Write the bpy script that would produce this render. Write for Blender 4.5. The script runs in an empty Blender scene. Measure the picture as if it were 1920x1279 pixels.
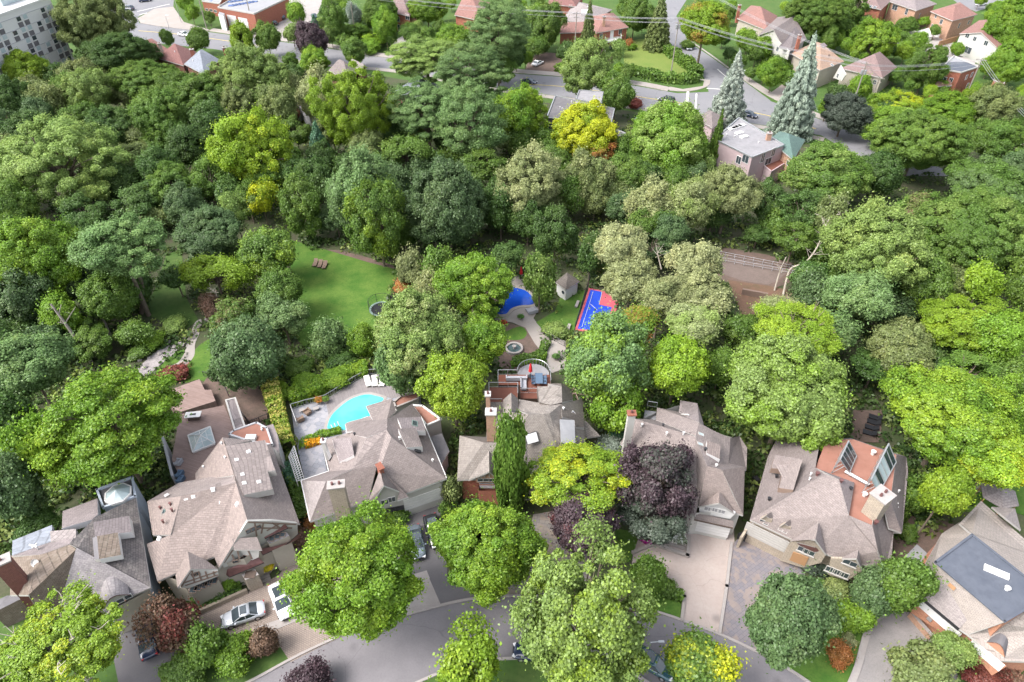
import bpy, math, random
import numpy as np
from mathutils import Vector, Matrix
from mathutils.bvhtree import BVHTree
R=math.radians
sc=bpy.context.scene; COL=sc.collection
# ---------------- camera, sky, sun, exposure
CAMH=73.0; PITCH=R(40.5); FPX=1280.0
cam=bpy.data.cameras.new('camera'); cam.lens=24.0; cam.sensor_width=36.0; cam.clip_start=.5; cam.clip_end=3000
camo=bpy.data.objects.new('camera',cam); COL.objects.link(camo)
camo.location=(0,0,CAMH); camo.rotation_euler=(math.pi/2-PITCH,0,0); sc.camera=camo
SUN_EL=R(52); SUN_AZ=R(-108)      # azimuth from +Y towards +X
w=bpy.data.worlds.new('World'); sc.world=w; w.use_nodes=True
nt=w.node_tree; bg=nt.nodes['Background']; sky=nt.nodes.new('ShaderNodeTexSky')
sky.sky_type='NISHITA'; sky.sun_disc=False; sky.sun_elevation=SUN_EL; sky.sun_rotation=SUN_AZ
sky.air_density=1.0; sky.dust_density=4.0; sky.ozone_density=1.0
hsv=nt.nodes.new('ShaderNodeHueSaturation'); hsv.inputs['Saturation'].default_value=.4   # thin overcast: greyer than a clear sky
nt.links.new(sky.outputs[0],hsv.inputs['Color']); nt.links.new(hsv.outputs[0],bg.inputs[0]); bg.inputs[1].default_value=.15
sl=bpy.data.lights.new('sun','SUN'); sl.energy=1.0; sl.angle=R(24); sl.color=(1,.975,.935)
so=bpy.data.objects.new('sun',sl); COL.objects.link(so)
sd=Vector((math.sin(SUN_AZ)*math.cos(SUN_EL),math.cos(SUN_AZ)*math.cos(SUN_EL),math.sin(SUN_EL)))
so.rotation_euler=sd.to_track_quat('Z','Y').to_euler(); so.location=sd*200
sc.view_settings.view_transform='Standard'; sc.view_settings.look='None'; sc.view_settings.gamma=1
sc.view_settings.exposure=1.64
sc.render.engine='CYCLES'
try:
    sc.cycles.max_bounces=5; sc.cycles.diffuse_bounces=3; sc.cycles.glossy_bounces=2; sc.cycles.transmission_bounces=2; sc.cycles.transparent_max_bounces=4
except Exception: pass

# ---------------- geometry helpers
FW=Vector((0,math.cos(PITCH),-math.sin(PITCH))); UP=Vector((0,math.sin(PITCH),math.cos(PITCH))); RT=Vector((1,0,0))
CL=Vector((0,0,CAMH))
def ray(px,py): return (FW+RT*((px-960)/FPX)-UP*((py-639.5)/FPX)).normalized()
def W(px,py,z=0.0):
    d=ray(px,py); t=(z-CAMH)/d.z
    return CL+d*t
def proj(p):
    v=Vector(p)-CL; d=v.dot(FW); return (960+FPX*v.dot(RT)/d, 639.5-FPX*v.dot(UP)/d)
def depth(p): return (Vector(p)-CL).dot(FW)
def T(ox,oy,s): return lambda l:[(ox+a[0]/s,oy+a[1]/s)+tuple(a[2:]) for a in l]
ID=lambda l:l

def tag(o,label=None,cat=None,group=None,kind=None):
    if label: o['label']=label
    if cat: o['category']=cat
    if group: o['group']=group
    if kind: o['kind']=kind
    return o
def empty(name,loc,rz=0,label=None,cat=None,group=None):
    o=bpy.data.objects.new(name,None); COL.objects.link(o); o.location=loc; o.rotation_euler=(0,0,rz); o.empty_display_size=.3
    return tag(o,label,cat,group)
def copy_tree(o,parent=None):
    c=o.copy(); COL.objects.link(c)
    if parent: c.parent=parent
    for ch in list(o.children): copy_tree(ch,c)
    return c
class MB:
    """collects faces, builds ONE mesh object"""
    def __init__(s): s.v=[]; s.f=[]; s.m=[]
    def poly(s,pts,mi=0):
        n=len(s.v); s.v+= [tuple(p) for p in pts]; s.f.append(tuple(range(n,n+len(pts)))); s.m.append(mi)
    def prism(s,pts,zb,mi=0,ms=None,top=True,bottom=False):
        """pts with their own z; sides down to zb (absolute) """
        ms=mi if ms is None else ms
        if top: s.poly(pts,mi)
        for i in range(len(pts)):
            a=pts[i]; b=pts[(i+1)%len(pts)]
            s.poly([a,(a[0],a[1],zb),(b[0],b[1],zb),b],ms)
        if bottom: s.poly([(p[0],p[1],zb) for p in reversed(pts)],ms)
    def slab(s,pts,t,mi=0,ms=None):
        ms=mi if ms is None else ms
        s.poly(pts,mi); lo=[(p[0],p[1],p[2]-t) for p in pts]; s.poly(lo[::-1],mi)
        for i in range(len(pts)):
            j=(i+1)%len(pts); s.poly([pts[i],lo[i],lo[j],pts[j]],ms)
    def box(s,c,sz,rz=0,mi=0,M=None,taper=1.0):
        x,y,z=sz[0]/2,sz[1]/2,sz[2]/2; n=len(s.v)
        for k,(sx,sy,sz_) in enumerate([(-1,-1,-1),(1,-1,-1),(1,1,-1),(-1,1,-1),(-1,-1,1),(1,-1,1),(1,1,1),(-1,1,1)]):
            q=taper if sz_>0 else 1
            p=Vector((sx*x*q,sy*y*q,sz_*z))
            if M is not None: p=M@p
            elif rz: p=Matrix.Rotation(rz,3,'Z')@p
            s.v.append(tuple(p+Vector(c)))
        for f in [(0,3,2,1),(4,5,6,7),(0,1,5,4),(1,2,6,5),(2,3,7,6),(3,0,4,7)]:
            s.f.append(tuple(n+i for i in f)); s.m.append(mi)
    def tube(s,a,b,r0,r1=None,n=6,mi=0,cap=True):
        r1=r0 if r1 is None else r1; a=Vector(a); b=Vector(b); d=(b-a)
        if d.length<1e-6: return
        d.normalize(); x=d.orthogonal().normalized(); y=d.cross(x); k=len(s.v)
        for i in range(n):
            t=2*math.pi*i/n; o=x*math.cos(t)+y*math.sin(t)
            s.v.append(tuple(a+o*r0)); s.v.append(tuple(b+o*r1))
        for i in range(n):
            j=(i+1)%n; s.f.append((k+2*i,k+2*j,k+2*j+1,k+2*i+1)); s.m.append(mi)
        if cap:
            s.f.append(tuple(k+2*i for i in range(n))[::-1]); s.m.append(mi)
            s.f.append(tuple(k+2*i+1 for i in range(n))); s.m.append(mi)
    def lathe(s,c,prof,n=16,mi=0,M=None):
        k=len(s.v)
        for r,z in prof:
            for i in range(n):
                t=2*math.pi*i/n; p=Vector((r*math.cos(t),r*math.sin(t),z))
                if M is not None: p=M@p
                s.v.append(tuple(p+Vector(c)))
        for j in range(len(prof)-1):
            for i in range(n):
                q=(i+1)%n; s.f.append((k+j*n+i,k+j*n+q,k+(j+1)*n+q,k+(j+1)*n+i)); s.m.append(mi)
    def build(s,name,mats,parent=None,loc=(0,0,0),smooth=False,world=True):
        me=bpy.data.meshes.new(name)
        off=Vector(loc)
        if parent is not None and world: off=Vector(parent['_o'])
        me.from_pydata([tuple(Vector(v)-off) for v in s.v],[],s.f)
        if not isinstance(mats,(list,tuple)): mats=[mats]
        for m in mats: me.materials.append(m)
        me.polygons.foreach_set('material_index',s.m)
        if smooth: me.polygons.foreach_set('use_smooth',[True]*len(s.f))
        me.update()
        o=bpy.data.objects.new(name,me); COL.objects.link(o)
        if parent is not None: o.parent=parent
        else: o.location=off
        return o

# ---------------- materials
def newmat(name):
    m=bpy.data.materials.new(name); m.use_nodes=True; nt=m.node_tree
    return m,nt,nt.nodes['Principled BSDF']
def N(nt,t,**k):
    n=nt.nodes.new(t)
    for a,b in k.items(): setattr(n,a,b)
    return n
def setin(n,**k):
    for a,b in k.items(): n.inputs[a].default_value=b
def mixc(nt,fac,a,b,mode='MIX'):
    n=nt.nodes.new('ShaderNodeMix'); n.data_type='RGBA'; n.blend_type=mode
    for s,v in ((0,fac),(6,a),(7,b)):
        if hasattr(v,'is_linked') or hasattr(v,'links'): nt.links.new(v,n.inputs[s])
        else: n.inputs[s].default_value=v if s==0 else (*v[:3],1)
    return n.outputs[2]
def noise(nt,vec,scale,detail=4,rough=.6):
    n=N(nt,'ShaderNodeTexNoise'); n.inputs['Scale'].default_value=scale; n.inputs['Detail'].default_value=detail; n.inputs['Roughness'].default_value=rough
    if vec is not None: nt.links.new(vec,n.inputs['Vector'])
    return n.outputs[0]
def ramp(nt,fac,lo,hi,a=0,b=1):
    r=N(nt,'ShaderNodeMapRange'); nt.links.new(fac,r.inputs[0]); r.inputs[1].default_value=lo; r.inputs[2].default_value=hi; r.inputs[3].default_value=a; r.inputs[4].default_value=b
    return r.outputs[0]
def pos(nt): return N(nt,'ShaderNodeNewGeometry').outputs['Position']
def facemap(nt,slope=1.3):
    """u along the face's horizontal, v down the slope: courses follow every roof plane and wall"""
    g=N(nt,'ShaderNodeNewGeometry')
    c=N(nt,'ShaderNodeVectorMath',operation='CROSS_PRODUCT'); c.inputs[1].default_value=(0,0,1); nt.links.new(g.outputs['True Normal'],c.inputs[0])
    nn=N(nt,'ShaderNodeVectorMath',operation='NORMALIZE'); nt.links.new(c.outputs[0],nn.inputs[0])
    d=N(nt,'ShaderNodeVectorMath',operation='DOT_PRODUCT'); nt.links.new(nn.outputs[0],d.inputs[0]); nt.links.new(g.outputs['Position'],d.inputs[1])
    s=N(nt,'ShaderNodeSeparateXYZ'); nt.links.new(g.outputs['Position'],s.inputs[0])
    m=N(nt,'ShaderNodeMath',operation='MULTIPLY'); m.inputs[1].default_value=slope; nt.links.new(s.outputs[2],m.inputs[0])
    cb=N(nt,'ShaderNodeCombineXYZ'); nt.links.new(d.outputs['Value'],cb.inputs[0]); nt.links.new(m.outputs[0],cb.inputs[1])
    return cb.outputs[0]
def dark(c,k): return tuple(x*k for x in c)
def shingle(name,c,c2=None,bw=.45,bh=.22,mort=.02,blotch=.3,slope=1.8,moss=None,bump=.4):
    m,nt,b=newmat(name); v=facemap(nt,slope); c2=c2 or dark(c,.72)
    br=N(nt,'ShaderNodeTexBrick'); nt.links.new(v,br.inputs['Vector']); br.inputs['Scale'].default_value=1
    setin(br,**{'Color1':(*c,1),'Color2':(*c2,1),'Mortar':(*dark(c,.5),1),'Mortar Size':mort,'Brick Width':bw,'Row Height':bh,'Bias':0.0})
    p=pos(nt); n1=noise(nt,p,.35,5,.65); n2=noise(nt,p,3.5,4,.7)
    col=mixc(nt,ramp(nt,n1,.35,.7,0,blotch),br.outputs[0],dark(c,.55))
    col=mixc(nt,ramp(nt,n2,.4,.75,0,.35),col,tuple(min(1,x*1.35) for x in c))
    if moss: col=mixc(nt,ramp(nt,noise(nt,p,1.3,6,.8),.5,.7,0,.8),col,moss)
    nt.links.new(col,b.inputs['Base Color']); b.inputs['Roughness'].default_value=.92
    bp=N(nt,'ShaderNodeBump'); bp.inputs['Strength'].default_value=bump; bp.inputs['Distance'].default_value=.03; nt.links.new(br.outputs['Fac'],bp.inputs['Height']); bp.invert=True
    nt.links.new(bp.outputs[0],b.inputs['Normal'])
    return m
def brickm(name,c): return shingle(name,c,dark(c,.75),.24,.08,.012,.15,1.0)
def mottled(name,c,c2,scale=.5,rough=.85,c3=None,s3=6,mx=.6,spec=.3):
    m,nt,b=newmat(name); p=pos(nt)
    col=mixc(nt,ramp(nt,noise(nt,p,scale,6,.65),.35,.68,0,1),c,c2)
    col=mixc(nt,ramp(nt,noise(nt,p,s3,4,.7),.45,.8,0,mx),col,c3 or dark(c,.6))
    nt.links.new(col,b.inputs['Base Color']); b.inputs['Roughness'].default_value=rough; b.inputs['Specular IOR Level'].default_value=spec
    return m
def paving(name,cols,bw,bh,mort=.03,rz=0,mc=None,off=.5):
    m,nt,b=newmat(name); p=pos(nt); mp=N(nt,'ShaderNodeMapping'); mp.inputs['Rotation'].default_value=(0,0,rz); nt.links.new(p,mp.inputs[0])
    br=N(nt,'ShaderNodeTexBrick'); br.offset=off; nt.links.new(mp.outputs[0],br.inputs['Vector'])
    setin(br,**{'Color1':(*cols[0],1),'Color2':(*cols[1],1),'Mortar':(*(mc or dark(cols[1],.6)),1),'Mortar Size':mort,'Brick Width':bw,'Row Height':bh,'Scale':1.0})
    col=br.outputs[0]
    if len(cols)>2:
        vo=N(nt,'ShaderNodeTexVoronoi'); vo.inputs['Scale'].default_value=1/max(bw,.3); nt.links.new(mp.outputs[0],vo.inputs[0])
        sp=N(nt,'ShaderNodeSeparateColor'); nt.links.new(vo.outputs['Color'],sp.inputs[0])
        col=mixc(nt,ramp(nt,sp.outputs[0],.55,.75,0,.75),col,cols[2])
    col=mixc(nt,ramp(nt,noise(nt,p,.6,5,.7),.4,.75,0,.4),col,dark(cols[0],.6))
    nt.links.new(col,b.inputs['Base Color']); b.inputs['Roughness'].default_value=.85
    return m
def plain(name,c,rough=.5,metal=0,spec=.5,coat=0,nz=.12):
    m,nt,b=newmat(name); p=N(nt,'ShaderNodeTexCoord').outputs['Object']
    col=mixc(nt,ramp(nt,noise(nt,p,2.5,4,.6),.35,.7,0,nz*2),c,dark(c,.6)); nt.links.new(col,b.inputs['Base Color'])
    b.inputs['Roughness'].default_value=rough; b.inputs['Metallic'].default_value=metal; b.inputs['Specular IOR Level'].default_value=spec
    if coat: b.inputs['Coat Weight'].default_value=coat; b.inputs['Coat Roughness'].default_value=.05
    return m
def leafmat():
    m=bpy.data.materials.new('foliage'); m.use_nodes=True; nt=m.node_tree; nt.nodes.clear()
    oi=N(nt,'ShaderNodeObjectInfo'); at=N(nt,'ShaderNodeAttribute',attribute_name='leaf_tint',attribute_type='GEOMETRY')
    cl=N(nt,'ShaderNodeAttribute',attribute_name='clump_tint',attribute_type='GEOMETRY')
    tip=N(nt,'ShaderNodeAttribute',attribute_name='tip_colour',attribute_type='OBJECT'); tf=N(nt,'ShaderNodeAttribute',attribute_name='tip_amount',attribute_type='OBJECT')
    # amount of tip colour: clump_tint above (1-amount)
    su=N(nt,'ShaderNodeMath',operation='ADD'); nt.links.new(cl.outputs['Fac'],su.inputs[0]); nt.links.new(tf.outputs['Fac'],su.inputs[1])
    f1=ramp(nt,su.outputs[0],.82,1.2,0,1)
    base=mixc(nt,f1,oi.outputs['Color'],tip.outputs['Color'])
    lv=ramp(nt,at.outputs['Fac'],0,1,.70,1.34)
    v=N(nt,'ShaderNodeVectorMath',operation='SCALE'); nt.links.new(base,v.inputs[0]); nt.links.new(lv,v.inputs['Scale'])
    hs=N(nt,'ShaderNodeHueSaturation'); nt.links.new(v.outputs[0],hs.inputs['Color']); nt.links.new(ramp(nt,cl.outputs['Fac'],0,1,.515,.487),hs.inputs['Hue'])
    nt.links.new(ramp(nt,cl.outputs['Fac'],0,1,.8,1.2),hs.inputs['Value'])
    d=N(nt,'ShaderNodeBsdfDiffuse'); t=N(nt,'ShaderNodeBsdfTranslucent'); g=N(nt,'ShaderNodeBsdfGlossy'); g.inputs['Roughness'].default_value=.45; g.inputs[0].default_value=(1,1,1,1)
    for x in (d,t): nt.links.new(hs.outputs[0],x.inputs[0])
    a=N(nt,'ShaderNodeMixShader'); a.inputs[0].default_value=.3; nt.links.new(d.outputs[0],a.inputs[1]); nt.links.new(t.outputs[0],a.inputs[2])
    b=N(nt,'ShaderNodeMixShader'); b.inputs[0].default_value=.022; nt.links.new(a.outputs[0],b.inputs[1]); nt.links.new(g.outputs[0],b.inputs[2])
    o=N(nt,'ShaderNodeOutputMaterial'); nt.links.new(b.outputs[0],o.inputs[0]); return m
def crack(m,scale=.1,wd=.005,k=.32):
    nt=m.node_tree; b=nt.nodes['Principled BSDF']; src=b.inputs['Base Color'].links[0].from_socket; p=pos(nt)
    n=N(nt,'ShaderNodeTexNoise'); n.inputs['Scale'].default_value=.5; nt.links.new(p,n.inputs['Vector'])
    ad=N(nt,'ShaderNodeVectorMath',operation='ADD'); nt.links.new(p,ad.inputs[0]); nt.links.new(n.outputs['Color'],ad.inputs[1])
    v=N(nt,'ShaderNodeTexVoronoi',feature='DISTANCE_TO_EDGE'); v.inputs['Scale'].default_value=scale; nt.links.new(ad.outputs[0],v.inputs['Vector'])
    c=mixc(nt,ramp(nt,v.outputs['Distance'],0,wd,k,0),src,(.06,.06,.065))
    v2=N(nt,'ShaderNodeTexVoronoi'); v2.inputs['Scale'].default_value=.3; nt.links.new(p,v2.inputs['Vector'])
    c=mixc(nt,ramp(nt,v2.outputs['Distance'],.08,.22,.45,0),c,(.09,.085,.09))
    nt.links.new(c,b.inputs['Base Color'])
M={}
M['leaf']=leafmat()
M['bark']=mottled('bark',(.13,.10,.075),(.2,.165,.13),1.5,.95,s3=9)
M['palebark']=mottled('pale_bark',(.42,.38,.32),(.3,.26,.21),1.2,.9,s3=7)
M['ground']=mottled('ground_soil',(.05,.075,.025),(.085,.075,.05),.35,.95,(.03,.045,.02),2.5,.8)
M['lawn']=mottled('lawn_grass',(.05,.125,.018),(.115,.185,.035),.3,.9,(.032,.075,.014),3.5,.8,.2); M['track']=mottled('dark_track',(.14,.108,.095),(.175,.135,.12),.5,.9,(.09,.075,.065),3,.6)
M['lawn2']=mottled('dry_lawn_grass',(.15,.19,.045),(.10,.165,.03),.15,.9,(.24,.24,.09),2,.5,.2)
M['lawn3']=mottled('yard_grass',(.05,.105,.022),(.085,.13,.035),.25,.9,(.035,.07,.018),1.5,.8,.2)
M['asphalt']=mottled('asphalt',(0.201,0.188,0.198),(0.158,0.149,0.158),.22,.88,(0.114,0.109,0.114),5,.5)
M['asphalt2']=mottled('city_asphalt',(0.175,0.175,0.188),(0.210,0.205,0.214),.1,.88,(0.131,0.131,0.140),3,.5)
M['drive']=mottled('driveway_asphalt',(0.119,0.112,0.119),(0.147,0.140,0.143),.3,.88,(0.091,0.084,0.091),6,.4)
M['conc']=mottled('concrete',(0.294,0.266,0.252),(0.350,0.322,0.308),.4,.85,(0.231,0.203,0.196),4,.5)
M['walk']=mottled('pale_concrete',(0.284,0.251,0.229),(0.317,0.289,0.268),.3,.85,(0.218,0.197,0.180),3,.4)
M['pink']=mottled('pink_concrete',(0.350,0.287,0.259),(0.392,0.336,0.308),.35,.8,(0.280,0.231,0.210),3,.5)
M['flag']=paving('tan_flagstone',[(.24,.21,.19),(.185,.17,.165),(.27,.215,.17)],.7,.5,.02,.2)
M['flag2']=paving('mixed_flagstone',[(.2,.175,.18),(.165,.155,.175),(.25,.2,.175)],.6,.42,.015,-.6)
M['tanpave']=paving('tan_pavers',[(0.294,0.238,0.203),(0.252,0.203,0.175)],.3,.2,.02,.45)
M['slate_pave']=paving('grey_slate_patio',[(0.280,0.280,0.308),(0.224,0.231,0.266),(0.350,0.336,0.350)],.9,.7,.02,.3)
M['pebble']=mottled('pebble_gravel',(0.280,0.259,0.252),(0.210,0.196,0.196),.35,.9,(0.140,0.126,0.119),9,.7)
M['creek']=mottled('creek_stone',(.38,.34,.34),(.22,.2,.2),1.5,.9,(.12,.11,.11),7,.8)
M['litter']=mottled('leaf_litter',(.15,.085,.06),(.10,.075,.045),.5,.95,(.2,.12,.08),4,.7)
M['mulch']=mottled('mulch',(.14,.095,.08),(.09,.07,.055),.6,.95,(.2,.14,.12),5,.6)
M['deck']=paving('grey_deck_boards',[(0.252,0.224,0.224),(0.203,0.182,0.182)],3.0,.14,.012,1.2)
M['deck2']=paving('red_deck_boards',[(0.185,0.067,0.042),(0.151,0.053,0.034)],3.0,.14,.012,0)
M['deck3']=paving('brown_deck_boards',[(.22,.15,.13),(.28,.2,.18)],2.6,.16,.012,.35)
M['roofdeck']=mottled('brown_roof_membrane',(.17,.115,.1),(.22,.16,.145),.5,.9,(.12,.09,.08),4,.5)
M['tan']=shingle('tan_shingle',(0.259,0.209,0.191))
M['tan2']=shingle('greyed_tan_shingle',(0.245,0.205,0.194))
M['mauve']=shingle('mauve_shingle',(0.238,0.202,0.202))
M['mauve_l']=shingle('pale_grey_shingle',(0.288,0.252,0.245))
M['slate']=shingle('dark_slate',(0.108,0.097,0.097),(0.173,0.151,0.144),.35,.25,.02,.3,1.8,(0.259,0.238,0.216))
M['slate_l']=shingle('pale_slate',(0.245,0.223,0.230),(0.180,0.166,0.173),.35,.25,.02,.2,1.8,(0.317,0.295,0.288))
M['slate_b']=shingle('brown_slate',(0.144,0.112,0.086),(0.202,0.158,0.130),.35,.25,.02,.3,1.8,(0.245,0.209,0.173))
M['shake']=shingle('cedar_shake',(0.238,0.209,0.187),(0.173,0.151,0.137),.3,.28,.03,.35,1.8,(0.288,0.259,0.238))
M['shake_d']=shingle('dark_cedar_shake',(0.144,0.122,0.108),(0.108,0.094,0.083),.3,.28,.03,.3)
M['beige']=shingle('weathered_cream_shingle',(0.323,0.281,0.253),(0.268,0.232,0.210),.35,.25,.02,.3,1.8,(0.239,0.210,0.198))
M['maroon']=shingle('maroon_shingle',(.22,.105,.095))
M['redroof']=shingle('rose_shingle',(0.266,0.140,0.119))
M['pinkroof']=shingle('dusty_pink_shingle',(0.224,0.154,0.147))
M['orange_roof']=shingle('sandy_shingle',(0.350,0.238,0.175))
M['greyroof']=shingle('blue_grey_shingle',(.24,.26,.3))
M['greygreen']=shingle('green_shingle',(.10,.165,.145))
M['taupe']=shingle('taupe_shingle',(0.202,0.169,0.162))
M['flatgrey']=mottled('grey_membrane',(.22,.215,.225),(.27,.26,.27),.4,.8,(.12,.11,.12),1.2,.5)
M['flatdark']=mottled('dark_gravel_roof',(.12,.115,.125),(.17,.16,.165),.5,.85,(.08,.075,.075),1.5,.5)
M['flatblue']=mottled('blue_membrane',(.078,.088,.112),(.105,.115,.14),.35,.6,(.055,.062,.08),1.0,.6)
M['flatred']=mottled('terracotta_membrane',(0.259,0.119,0.087),(0.294,0.147,0.112),.5,.8,(0.196,0.098,0.070),1.5,.5)
M['flatpale']=mottled('pale_membrane',(0.246,0.246,0.257),(0.284,0.284,0.295),.4,.7,(0.191,0.191,0.207),2,.4)
M['brick']=brickm('red_brick',(.36,.13,.085)); M['brickt']=brickm('tan_brick',(.48,.29,.2)); M['brickd']=brickm('dark_brick',(.2,.08,.065)); M['bricko']=brickm('orange_brick',(.5,.24,.15))
M['stone']=shingle('cream_stone',(0.385,0.322,0.252),(0.308,0.259,0.210),.5,.22,.02,.3,1.0)
M['stucco']=mottled('white_stucco',(0.476,0.462,0.434),(0.434,0.420,0.392),.6,.85,(0.364,0.350,0.329),4,.3)
M['cream']=mottled('cream_stucco',(0.392,0.350,0.294),(0.350,0.315,0.266),.6,.85,(0.294,0.266,0.224),4,.3)
M['greywall']=mottled('grey_render',(.36,.36,.38),(.42,.42,.44),.6,.8,(.3,.3,.32),3,.3)
M['bluewall']=mottled('pale_blue_render',(.38,.43,.5),(.44,.48,.55),.6,.8,(.32,.37,.44),3,.3)
M['mauvewall']=mottled('mauve_render',(.38,.29,.3),(.42,.33,.34),.6,.85,(.32,.25,.26),3,.3)
M['timber']=plain('brown_timber',(.2,.14,.11),.8); M['wood']=plain('warm_wood',(.36,.2,.1),.7); M['darkwood']=plain('dark_wood',(.1,.07,.055),.7)
M['white']=plain('white_paint',(.62,.61,.6),.5,nz=.06); M['trim']=plain('pale_trim',(.42,.4,.38),.6); M['green_trim']=plain('green_copper',(.22,.3,.27),.5,.3)
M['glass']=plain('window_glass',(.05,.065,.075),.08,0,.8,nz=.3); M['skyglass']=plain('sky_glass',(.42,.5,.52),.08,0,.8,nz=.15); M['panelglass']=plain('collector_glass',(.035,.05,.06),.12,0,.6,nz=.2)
M['bluepv']=plain('blue_pv_cells',(.06,.11,.3),.2,0,.6); M['metal']=plain('grey_metal',(.45,.46,.47),.4,.6); M['dmetal']=plain('dark_metal',(.04,.04,.045),.5,.3); M['copper']=plain('brown_metal_roof',(.17,.08,.075),.45,.3,nz=.35)
M['cush']=plain('white_cushion',(.74,.72,.68),.8); M['black']=plain('black_plastic',(.02,.02,.023),.45); M['red']=plain('red_fabric',(.62,.02,.025),.8); M['greyf']=plain('grey_fabric',(.33,.33,.36),.85); M['bluef']=plain('slate_blue_fabric',(.08,.13,.2),.7); M['wicker']=plain('brown_wicker',(.22,.15,.11),.8,nz=.4)
M['rock']=mottled('rock',(.34,.31,.3),(.24,.22,.21),1.5,.9,s3=6); M['line']=plain('road_paint',(.62,.6,.56),.7,nz=.3); M['yline']=plain('yellow_road_paint',(.5,.4,.16),.7,nz=.4)
M['courtb']=plain('blue_court',(.012,.06,.5),.6,nz=.1); M['courtp']=plain('pink_court',(.5,.1,.13),.6,nz=.1)
M['cable']=plain('cable',(.34,.34,.36),.5); M['pole']=plain('weathered_pole',(.26,.23,.2),.9)
M['tyre']=plain('tyre_rubber',(.02,.02,.02),.9); M['rim']=plain('alloy_rim',(.5,.5,.52),.35,.8); M['redl']=plain('tail_lamp',(.4,.02,.02),.3); M['headl']=plain('head_lamp',(.7,.7,.72),.15)
M['orangefl']=plain('orange_petals',(.7,.3,.02),.8,nz=.3); M['pinkfl']=plain('magenta_petals',(.55,.03,.35),.8,nz=.2); M['whitefl']=plain('white_petals',(.75,.75,.7),.8); M['yellowfl']=plain('yellow_petals',(.75,.6,.02),.8); M['bluebin']=plain('blue_plastic',(.02,.15,.5),.5)
for k_ in('asphalt','asphalt2','drive'): crack(M[k_])
crack(M['pink'],.16,.004,.25)
def water(name,c,c2):
    m,nt,b=newmat(name); p=pos(nt)
    col=mixc(nt,ramp(nt,noise(nt,p,.22,3,.5),.38,.62,0,1),c,c2); nt.links.new(col,b.inputs['Base Color']); b.inputs['Roughness'].default_value=.04
    bp=N(nt,'ShaderNodeBump'); bp.inputs['Strength'].default_value=.25; bp.inputs['Distance'].default_value=.05; nt.links.new(noise(nt,p,2.2,3,.5),bp.inputs['Height']); nt.links.new(bp.outputs[0],b.inputs['Normal']); return m
M['aqua']=water('turquoise_water',(.03,.36,.43),(.10,.58,.58)); M['deepblue']=water('blue_pool_cover',(.008,.05,.34),(.012,.07,.42)); M['darkwater']=water('dark_water',(.03,.06,.06),(.06,.09,.09))
# ---------------- ground sheets (each 4 mm or more above the one below)
def sheet(name,pts,mat,z,kind='structure',label=None,curve=False,t=None):
    P=[W(x,y,0) for x,y in pts]
    if curve: P=smooth_loop(P)
    mb=MB(); mb.prism([(p.x,p.y,z) for p in P],z-.5 if t is None else z-t,0)
    o=mb.build(name,mat); tag(o,label,kind=kind); return o
def smooth_loop(P,k=4,closed=True):
    out=[]; n=len(P)
    for i in range(n if closed else n-1):
        p0,p1,p2,p3=(P[(i-1)%n] if closed or i>0 else P[i]),P[i],P[(i+1)%n],(P[(i+2)%n] if closed or i+2<n else P[(i+1)%n])
        for j in range(k):
            t=j/k; out.append(.5*((2*p1)+(p2-p0)*t+(2*p0-5*p1+4*p2-p3)*t*t+(3*p1-p0-3*p2+p3)*t**3))
    if not closed: out.append(P[-1])
    return out
g=MB(); g.poly([(-1500,-600,-.5),(1500,-600,-.5),(1500,2500,-.5),(-1500,2500,-.5)]); tag(g.build('ground',M['ground']),kind='structure')
# the soil sheet of the neighbourhood
g=MB(); g.poly([(-500,0,0),(500,0,0),(500,700,0),(-500,700,0)]); tag(g.build('ground_near',M['ground']),kind='structure')
Z=[.004]
def S(name,pts,mat,**k):
    z=k.pop('z',None)
    if z is None: Z[0]+=.005; z=Z[0]
    return sheet(name,pts,M[mat],z,**k)
GRASS=[]  # polygons (px) that stay free of undergrowth
def L(pts): GRASS.append(pts); return pts
# yards beyond the ravine
S('far_yard',[(150,118),(-120,100),(-120,-60),(2040,-60),(2040,230),(1700,300),(1450,260),(1200,210),(1000,190),(700,140),(400,110)],'lawn3')
S('road_main',L([(195,14),(240,40),(300,50),(390,60),(500,75),(600,88),(697,105),(800,118),(900,130),(975,139),(1060,145),(1185,160),(1270,175),(1340,172),(1440,188),(1540,225),(1640,265),(1800,330),(1700,330),(1600,290),(1540,254),(1440,236),(1310,216),(1202,201),(1030,178),(900,160),(742,130),(600,118),(480,105),(400,92),(300,82),(245,70),(180,40)]),'asphalt2')
S('road_cross',L([(150,-60),(330,-60),(325,12),(290,17),(258,32),(262,46),(225,60),(190,20)]),'asphalt2')
S('road_side',L([(1330,176),(1322,150),(1312,130),(1290,112),(1262,90),(1245,60),(1235,30),(1258,-20),(1290,-40),(1300,-20),(1268,30),(1290,78),(1330,105),(1365,130),(1445,189),(1400,192)]),'asphalt2')
S('forecourt',L([(540,-30),(610,-30),(600,20),(560,70),(500,76),(478,73),(470,60),(482,48),(540,20)]),'conc')
S('road_top_right',[(1740,-40),(1960,-40),(1905,-2),(1830,22),(1800,10)],'asphalt2')
S('plaza',L([(258,35),(290,17),(325,13),(345,42),(395,57),(388,60),(300,50),(264,44)]),'walk',z=.13)
KERB=.13
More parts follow.
